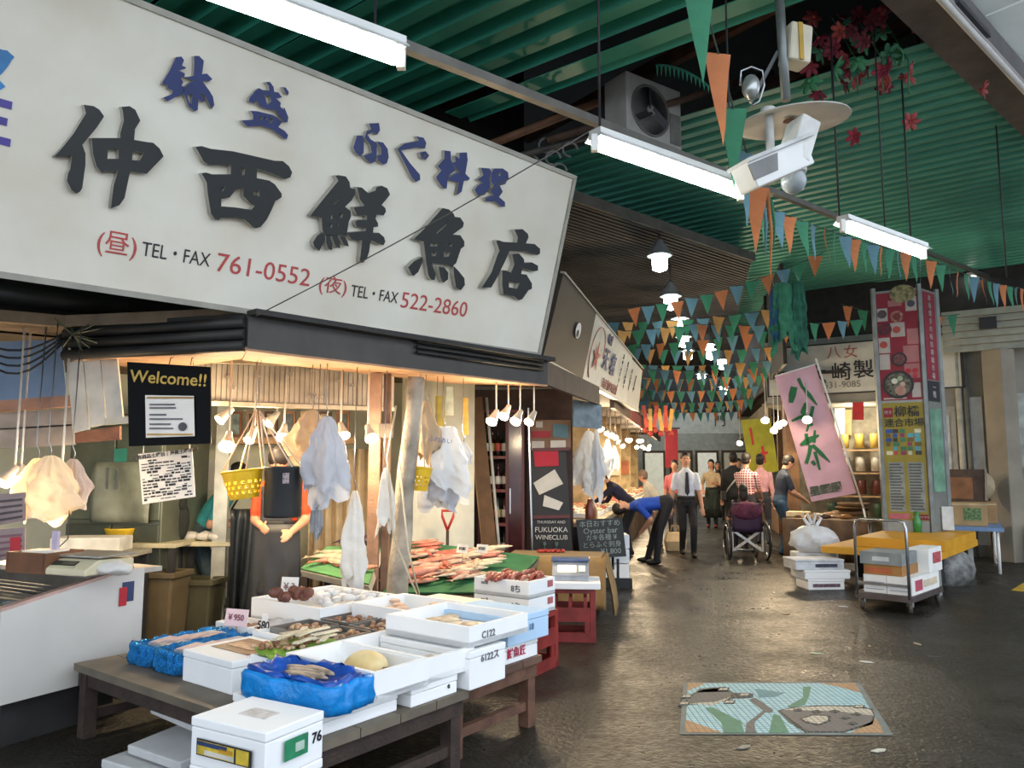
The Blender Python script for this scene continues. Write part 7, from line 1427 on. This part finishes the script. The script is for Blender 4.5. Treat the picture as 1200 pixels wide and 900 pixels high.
    mh = MB(); mh.ell(hc_ + hm @ V(0, -.018, .026), Vector((.087, .102, .106)) * s_, 16, 12, hm)
    if hair_long: mh.ell(hc_ + hm @ V(0, -.05, -.06), Vector((.085, .06, .10 + hair_long)) * s_, 14, 10, hm)
    else: mh.ell(hc_ + hm @ V(0, -.03, -.03), Vector((.079, .07, .07)) * s_, 12, 8, hm)
    mh.build('hair', hair, t)
    for sg in (-1, 1): me_ = MB(); me_.ell(hc_ + hm @ V(sg * .03, .086, .008), Vector((.013, .008, .008)) * s_, 8, 5, hm); me_.build('eye', EYEB, t)
    mm = MB(); mm.ell(hc_ + hm @ V(0, .086, -.062), Vector((.022, .008, .006)) * s_, 8, 5, hm); mm.build('mouth', M('#8f4a42', .5), t)
    return t
def F_(c, **k): return M(c, .85, var=.12, scale=12, bump=.2, **k)
BT = F_('#1b1b20'); SHO = M('#141212', .4)
p1 = person('man in white short-sleeved shirt and black tie walking towards the viewer', (2.98, 13.27, 0), 184, (F_('#d3d9e6'), BT, SHO), feet=((-.08, .15, .08), (.07, -.12, .10)), hands=((-.25, .08, .80), (.25, -.02, .80)), H=1.72)
mb = MB(); mb.prism([(-.02, .0), (.02, .0), (.038, -.34), (0, -.40), (-.038, -.34)], 0, .012, frame(Vector((0, .124, 1.42)), Vector((-1, 0, 0)), Vector((0, -.03, 1)))); mb.build('tie', M('#17171d', .6), p1)
mb = MB(); mb.lathe([(.157, 0), (.16, .01), (.16, .03), (.157, .04)], 20, (0, 0, .975), Matrix.Diagonal((1, .78, 1))); mb.build('belt', BLACK, p1)
person('man in bright blue shirt and black trousers bending down over the counter', (2.22, 12.3, 0), -80, (F_('#2450b8'), BT, SHO), lean=97, pelvis=(0, -.20, .0), hands=((-.12, .16, .50), (.14, .10, .56)), feet=((-.14, -.05, .08), (.14, .08, .08)), head=(38, 0), H=1.74)
person('person in dark navy top leaning across the left alley counter', (1.98, 13.3, 0), -75, (F_('#22223a'), F_('#25252c'), SHO), lean=48, pelvis=(0, -.05, 0), hands=((-.16, .72, .86), (.18, .62, .85)), head=(-10, 0), sleeve='long', H=1.62, hair=HAIR)
person('stooping elderly person in pale grey top behind the bending man', (2.72, 14.6, 0), -60, (F_('#b3aea2'), F_('#8d7f72'), SHO), lean=34, pelvis=(0, -.06, -.03), hands=((-.1, .35, .85), (.12, .30, .78)), H=1.52, hair=M('#6f5a4c', .7), fat=1.1)
p5 = person('woman in beige blouse and long dark green skirt in the middle of the alley', (5.05, 19.6, 0), 205, (F_('#b7a488'), F_('#1f2b28'), M('#8a3a30', .5)), hands=((-.14, .26, 1.12), (.2, .12, .95)), H=1.66, hair_long=.03)
mb = MB(); mb.lathe([(.15, 1.0), (.17, .85), (.20, .55), (.24, .25), (.23, .25), (.14, .98)], 24, (0, 0, 0), Matrix.Diagonal((1, .75, 1))); mb.build('skirt', F_('#1f2b28'), p5)
person('woman in dark clothes with long hair deep in the alley', (6.0, 22.5, 0), 185, (F_('#3a3330'), F_('#2a2827'), SHO), H=1.64, hair_long=.10, hair=HAIRB, sleeve='long')
p7 = person('man seen from behind in black jacket with a pale shoulder strap', (4.75, 16.6, 0), 8, (F_('#1d2024'), F_('#26282c'), SHO), H=1.78, sleeve='long', fat=1.2)
mb = MB(); mb.tube([(.17, -.05, 1.44), (.05, -.16, 1.28), (-.12, -.17, 1.08), (-.18, -.08, .95)], .018, 6); mb.build('shoulder_strap', M('#b9b6ae', .7), p7)
mb = MB(); mb.box(-.22, -.04, .9, .1, .22, .2); mb.build('shoulder_bag', M('#2c2c30', .7), p7, bev=.02)
def plaid():
    m = F_('#a4404f', key='plaid_shirt'); n = m.node_tree.nodes; l = m.node_tree.links; b = n['Principled BSDF']; tc = n.new('ShaderNodeTexCoord')
    w1 = n.new('ShaderNodeTexWave'); w1.inputs['Scale'].default_value = 7; w1.bands_direction = 'X'; w2 = n.new('ShaderNodeTexWave'); w2.inputs['Scale'].default_value = 7; w2.bands_direction = 'Z'
    for x in (w1, w2): l.new(tc.outputs['Object'], x.inputs['Vector'])
    a = n.new('ShaderNodeMath'); a.operation = 'MAXIMUM'; l.new(w1.outputs['Fac'], a.inputs[0]); l.new(w2.outputs['Fac'], a.inputs[1])
    r_ = n.new('ShaderNodeValToRGB'); r_.color_ramp.elements[0].position = .7; r_.color_ramp.elements[0].color = (*lin('#8a3a48'), 1); r_.color_ramp.elements[1].position = .9; r_.color_ramp.elements[1].color = (*lin('#d8c4c4'), 1)
    l.new(a.outputs[0], r_.inputs[0]); l.new(r_.outputs[0], b.inputs['Base Color']); return m
person('person in red and white plaid shirt pushing behind the wheelchair', (4.22, 13.95, 0), 40, (plaid(), F_('#2a2a33'), SHO), hands=((-.1, .34, .95), (.15, .3, .92)), H=1.72, head=(12, 0))
person('person in pale pink shirt between the plaid shirt and navy shirt', (4.95, 15.4, 0), 30, (F_('#d9a3a8'), F_('#3a3a40'), SHO), H=1.72, sleeve='long')
p10 = person('man in navy shirt and blue jeans choosing goods at the right corner counter', (4.68, 13.55, 0), 88, (F_('#1f2a3d'), F_('#33506a'), SHO), lean=10, hands=((-.12, .42, .96), (.14, .38, .95)), head=(28, 0), H=1.70)
mb = MB(); mb.ell((-.02, .1, .98), (.1, .06, .09), 10, 6); mb.build('pouch', M('#c9c2b4', .7), p10) if False else None
person('person in pink top partly hidden behind the white-shirted man', (3.45, 16.4, 0), 200, (F_('#c4666e'), F_('#4a4448'), SHO), H=1.62)
person('person with dark hair standing far right in the alley', (6.1, 20.8, 0), 170, (F_('#5a3f34'), F_('#2c2c30'), SHO), H=1.7)
ap = person('stall keeper in orange red shirt and long dark apron', (at(328, 600, 6.75).x, 6.75, .0), 175, (F_('#cf4a26'), F_('#2c2d31'), M('#1c1c1e', .5)), hands=((-.16, .26, .98), (.10, .24, 1.02)), H=1.68, hair=HAIRB, head=(52, 0), fat=1.12)
mb = MB(); mb.grid(lambda u, v: (math.sin((u - .5) * 2.5) * (.20 + .05 * v), .085 + math.cos((u - .5) * 2.5) * (.07 + .04 * v) + .012 * math.sin(u * 22 + v * 3) * v, 1.02 - .92 * v), 26, 12); mb.build('apron', M('#32353a', .5, var=.15), ap, solid=.01)
mb = MB(); mb.grid(lambda u, v: ((-.13 + .26 * u), .135 + .01 * math.sin(u * 9), 1.34 - .34 * v), 10, 6); mb.build('apron_bib', M('#32353a', .5, var=.15), ap, solid=.01)
mb = MB(); mb.lathe([(.17, 0), (.175, .01), (.175, .035), (.17, .045)], 20, (0, .01, 1.0), Matrix.Diagonal((1.05, .85, 1))); mb.build('apron_tie', M('#1d1e20', .6), ap)
person('stall worker in teal shirt standing at the back behind the steel post', (at(246, 600, 7.75).x, 7.75, 0), 80, (F_('#2f8f96'), F_('#3a4a50'), SHO), hands=((-.1, .3, 1.0), (.12, .28, .98)), H=1.62, lean=38, pelvis=(0, -.12, 0))
# ------------------------------------------------------------------ wheelchair with its occupant
wc = thing('wheelchair', 'purple backed wheelchair seen from behind with white crossed braces', 'wheelchair', (3.84, 12.75, 0), 6)
PURP = M('#3d2746', .7, var=.15); WB = M('#d8d8d6', .3, .2)
for sg in (-1, 1):
    mb = MB(); mb.tube([(sg * .30, .30 * math.cos(a), .31 + .30 * math.sin(a)) for a in [i * math.pi / 12 for i in range(25)]], .018, 7); wh = mb.build('wheel', M('#232326', .6), wc)
    mb = MB(); mb.tube([(sg * .335, .26 * math.cos(a), .31 + .26 * math.sin(a)) for a in [i * math.pi / 12 for i in range(25)]], .009, 6); mb.build('hand_rim', CHROME, wh)
    mb = MB(); [mb.cyl((sg * .30, 0, .31), (sg * .30, .29 * math.cos(a), .31 + .29 * math.sin(a)), .003, n=4) for a in [i * math.pi / 6 for i in range(12)]]; mb.build('spokes', CHROME, wh)
    mb = MB(); mb.tube([(sg * .23, -.02, .30), (sg * .23, -.06, .92), (sg * .23, -.16, .96)], .013, 7); mb.build('back_tube', CHROME, wc)
    mb = MB(); mb.cyl((sg * .23, -.15, .957), (sg * .23, -.24, .955), .018, n=8); mb.build('push_grip', BLACK, wc)
    mb = MB(); mb.tube([(sg * .24, 0, .70), (sg * .24, .30, .70), (sg * .24, .34, .5)], .02, 7); mb.build('armrest', BLACK, wc)
    mb = MB(); mb.lathe([(.075, -.015), (.08, 0), (.075, .015)], 14, (sg * .22, .42, .08), Matrix.Rotation(R(90), 3, 'Y')); mb.build('caster', M('#2a2a2c', .6), wc)
    mb = MB(); mb.bar((sg * .22, -.03, .16), (-sg * .20, .0, .46), .04, .022, up=Vector((0, 1, 0))); mb.build('cross_brace', WB, wc)
    mb = MB(); mb.bar((sg * .24, -.03, .14), (sg * .24, -.03, .45), .03, .03); mb.build('side_bar', WB, wc)
mb = MB(); mb.grid(lambda u, v: (-.23 + .46 * u, -.03 - .05 * math.sin(math.pi * u) - .06 * v, .46 + .46 * v), 10, 6); mb.build('backrest', PURP, wc, solid=.03)
mb = MB(); mb.box(0, .2, .47, .44, .44, .05); mb.build('seat', PURP, wc, bev=.015)
mb = MB(); mb.ell((0, -.1, .80), (.25, .10, .15), 14, 8); mb.build('draped_coat', M('#6a2f4c', .85, var=.35, scale=9, bump=.5), wc)
mb = MB(); mb.box(0, .45, .12, .36, .12, .02); mb.build('footplate', STEEL, wc)
person('seated person with dark hair and maroon top in the wheelchair', (3.86, 12.92, 0), 6, (F_('#4a2638'), F_('#2a2430'), SHO), pelvis=(0, .02, -.36), feet=((-.1, .45, .22), (.1, .45, .22)), hands=((-.2, .28, .72), (.2, .28, .72)), lean=4, H=1.5, hair=HAIR, hair_long=.05)
t = thing('shopping_bag', 'cream shopping bag held beside the bending man', 'bag', (2.95, 14.1, .0), 0); mb = MB(); mb.loft([[(a * .16, b * .09, 0) for a, b in ((-1, -1), (1, -1), (1, 1), (-1, 1))], [(a * .19, b * .11, .18) for a, b in ((-1, -1), (1, -1), (1, 1), (-1, 1))], [(a * .14, b * .05, .34) for a, b in ((-1, -1), (1, -1), (1, 1), (-1, 1))]]); mb.build('body', M('#c9b38f', .7, var=.12), t, bev=.02)
for y in (-.04, .04): mb = MB(); mb.tube([(-.08, y, .33), (-.05, y, .46), (.05, y, .46), (.08, y, .33)], .008, 6); mb.build('handle', M('#a88f6a', .7), t)
# ------------------------------------------------------------------ mosaic plaque in the road
mc = [gz(797, 861), gz(1046, 862), gz(1007, 800), gz(800, 800)]
def tilemat(c1, c2):
    k = ('tile', c1, c2)
    if k in MC: return MC[k]
    m = bpy.data.materials.new('mosaic_tiles'); m.use_nodes = True; n = m.node_tree.nodes; l = m.node_tree.links; b = n['Principled BSDF']; b.inputs['Roughness'].default_value = .6; b.inputs['Specular IOR Level'].default_value = .25
    tc = n.new('ShaderNodeTexCoord'); br = n.new('ShaderNodeTexBrick'); br.inputs['Scale'].default_value = 1; br.inputs['Brick Width'].default_value = .036; br.inputs['Row Height'].default_value = .036; br.inputs['Mortar Size'].default_value = .003; br.offset = 0
    br.inputs['Color1'].default_value = (*lin(c1), 1); br.inputs['Color2'].default_value = (*lin(c2), 1); br.inputs['Mortar'].default_value = (*lin('#6a6e68'), 1)
    l.new(tc.outputs['Object'], br.inputs['Vector']); l.new(br.outputs[0], b.inputs['Base Color']); MC[k] = m; return m
mo = thing('mosaic_plaque', 'square floor mosaic of two fish on pale blue set in the wet road', 'mosaic', sum(mc, Vector()) / 4)
mxc, myc = mc[1] - mc[0], mc[3] - mc[0]
def mosq(poly, mat, name, lvl):
    # crop points (780..1060 x 780..880 at 4.286 px per unit) carried to the road plane
    pts = [gz(780 + x / 4.286, 780 + y / 4.286) for x, y in poly]; mb = MB(); mb.prism([(p.x - mo.location.x, p.y - mo.location.y) for p in pts], .002, .003 + .0012 * lvl); mb.build(name, mat, mo)
mosq([(70, 347), (1145, 352), (975, 86), (90, 86)], M('#6f7672', .6), 'border', 0)
mosq([(100, 338), (1098, 342), (952, 92), (112, 92)], tilemat('#a4c8cc', '#93bcc4'), 'blue_field', 1)
ORG, GRN, GRY, BRN, CRE = tilemat('#b58a5c', '#a87e52'), tilemat('#487c5e', '#528868'), tilemat('#605955', '#68615c'), tilemat('#2b2421', '#322b27'), tilemat('#c4b9a4', '#b9ae98')
mosq([(100, 338), (280, 340), (100, 275)], ORG, 'orange_corner', 2); mosq([(112, 92), (112, 130), (200, 92)], ORG, 'orange_corner', 2); mosq([(780, 92), (952, 92), (978, 140), (880, 112)], ORG, 'orange_corner', 2); mosq([(930, 342), (1098, 342), (1058, 270)], ORG, 'orange_corner', 2)
mosq([(200, 215), (240, 215), (380, 285), (395, 340), (290, 340), (280, 290)], GRN, 'green_band', 2); mosq([(610, 210), (690, 165), (690, 110), (730, 110), (720, 160), (700, 200), (640, 215)], GRN, 'green_band', 2); mosq([(540, 250), (575, 255), (620, 340), (520, 340)], GRN, 'green_band', 2)
mosq([(420, 175), (450, 165), (540, 225), (535, 240), (500, 240), (445, 290), (455, 340), (400, 340), (405, 295), (490, 230)], GRY, 'grey_band', 2); mosq([(450, 120), (600, 140), (560, 158), (470, 165)], tilemat('#5f9096', '#58888e'), 'teal_patch', 2)
mosq([(100, 180), (170, 120), (300, 110), (340, 140), (440, 145), (440, 165), (340, 170), (250, 195), (110, 200)], BRN, 'fish_outline', 2); mosq([(110, 178), (175, 126), (295, 116), (330, 142), (330, 162), (245, 188), (115, 194)], GRY, 'fish_body', 3); mosq([(110, 196), (245, 186), (330, 160), (300, 180), (240, 202)], CRE, 'fish_belly', 3); mosq([(120, 150), (160, 140), (330, 135), (280, 118), (200, 122)], tilemat('#6d6950', '#76725a'), 'fish_back', 3)
mosq([(560, 230), (640, 212), (800, 202), (960, 205), (1040, 222), (1052, 260), (1040, 300), (900, 340), (700, 340), (620, 290)], BRN, 'fish_outline', 2); mosq([(575, 232), (650, 218), (800, 208), (950, 212), (1030, 228), (1042, 260), (1030, 290), (890, 335), (720, 335), (640, 285)], tilemat('#665c58', '#6d6460'), 'fish_body', 3)
mosq([(590, 228), (660, 217), (800, 209), (940, 212), (1030, 228), (1045, 255), (960, 250), (870, 235), (720, 232)], CRE, 'fish_belly', 4); mosq([(670, 275), (740, 250), (830, 258), (830, 285), (770, 308), (700, 292)], BRN, 'fin_outline', 4); mosq([(685, 275), (745, 257), (815, 263), (815, 282), (770, 300), (710, 288)], CRE, 'fin', 5)
for x, y in ((105, 160), (92, 195), (320, 188), (395, 152), (970, 212), (290, 124)): mosq([(x - 30, y + 8), (x - 18, y - 9), (x + 32, y - 9), (x + 24, y + 8)], BRN, 'fin_outline', 4); mosq([(x - 22, y + 4), (x - 14, y - 5), (x + 24, y - 5), (x + 18, y + 4)], CRE, 'fin', 5)
mosq([(640, 226), (680, 222), (690, 234), (650, 236)], BRN, 'eye', 5)
for x, y in ((760, 238), (850, 236), (960, 250), (940, 298), (900, 270)): mosq([(x - 28, y), (x, y - 9), (x + 28, y), (x, y + 9)], BRN, 'scale_mark', 5)
# litter on the wet road
random.seed(23)
for i, (px, py, c_) in enumerate(((988, 711, '#c9cdd2'), (957, 766, '#9fb8a0'), (1015, 776, '#d8d8cc'), (921, 720, '#8a5a34'), (1075, 755, '#b0a488'), (907, 695, '#c8c4ba'), (998, 741, '#5a4630'), (1030, 880, '#c9c4b4'), (872, 876, '#8f8b80'), (785, 688, '#9a968c'))):
    mb = MB(); a = random.uniform(0, 3); mb.prism([(.05, 0), (.01, .018), (-.05, .008), (-.03, -.015), (.02, -.02)], .001, .006); tag(mb.build('litter_scrap', M(c_, .6), loc=gz(px, py), rz=a), ('grey', 'green', 'pale', 'orange brown', 'tan', 'whitish', 'dark brown', 'cream', 'dull grey', 'small grey')[i] + ' scrap of litter on the wet road', 'litter')
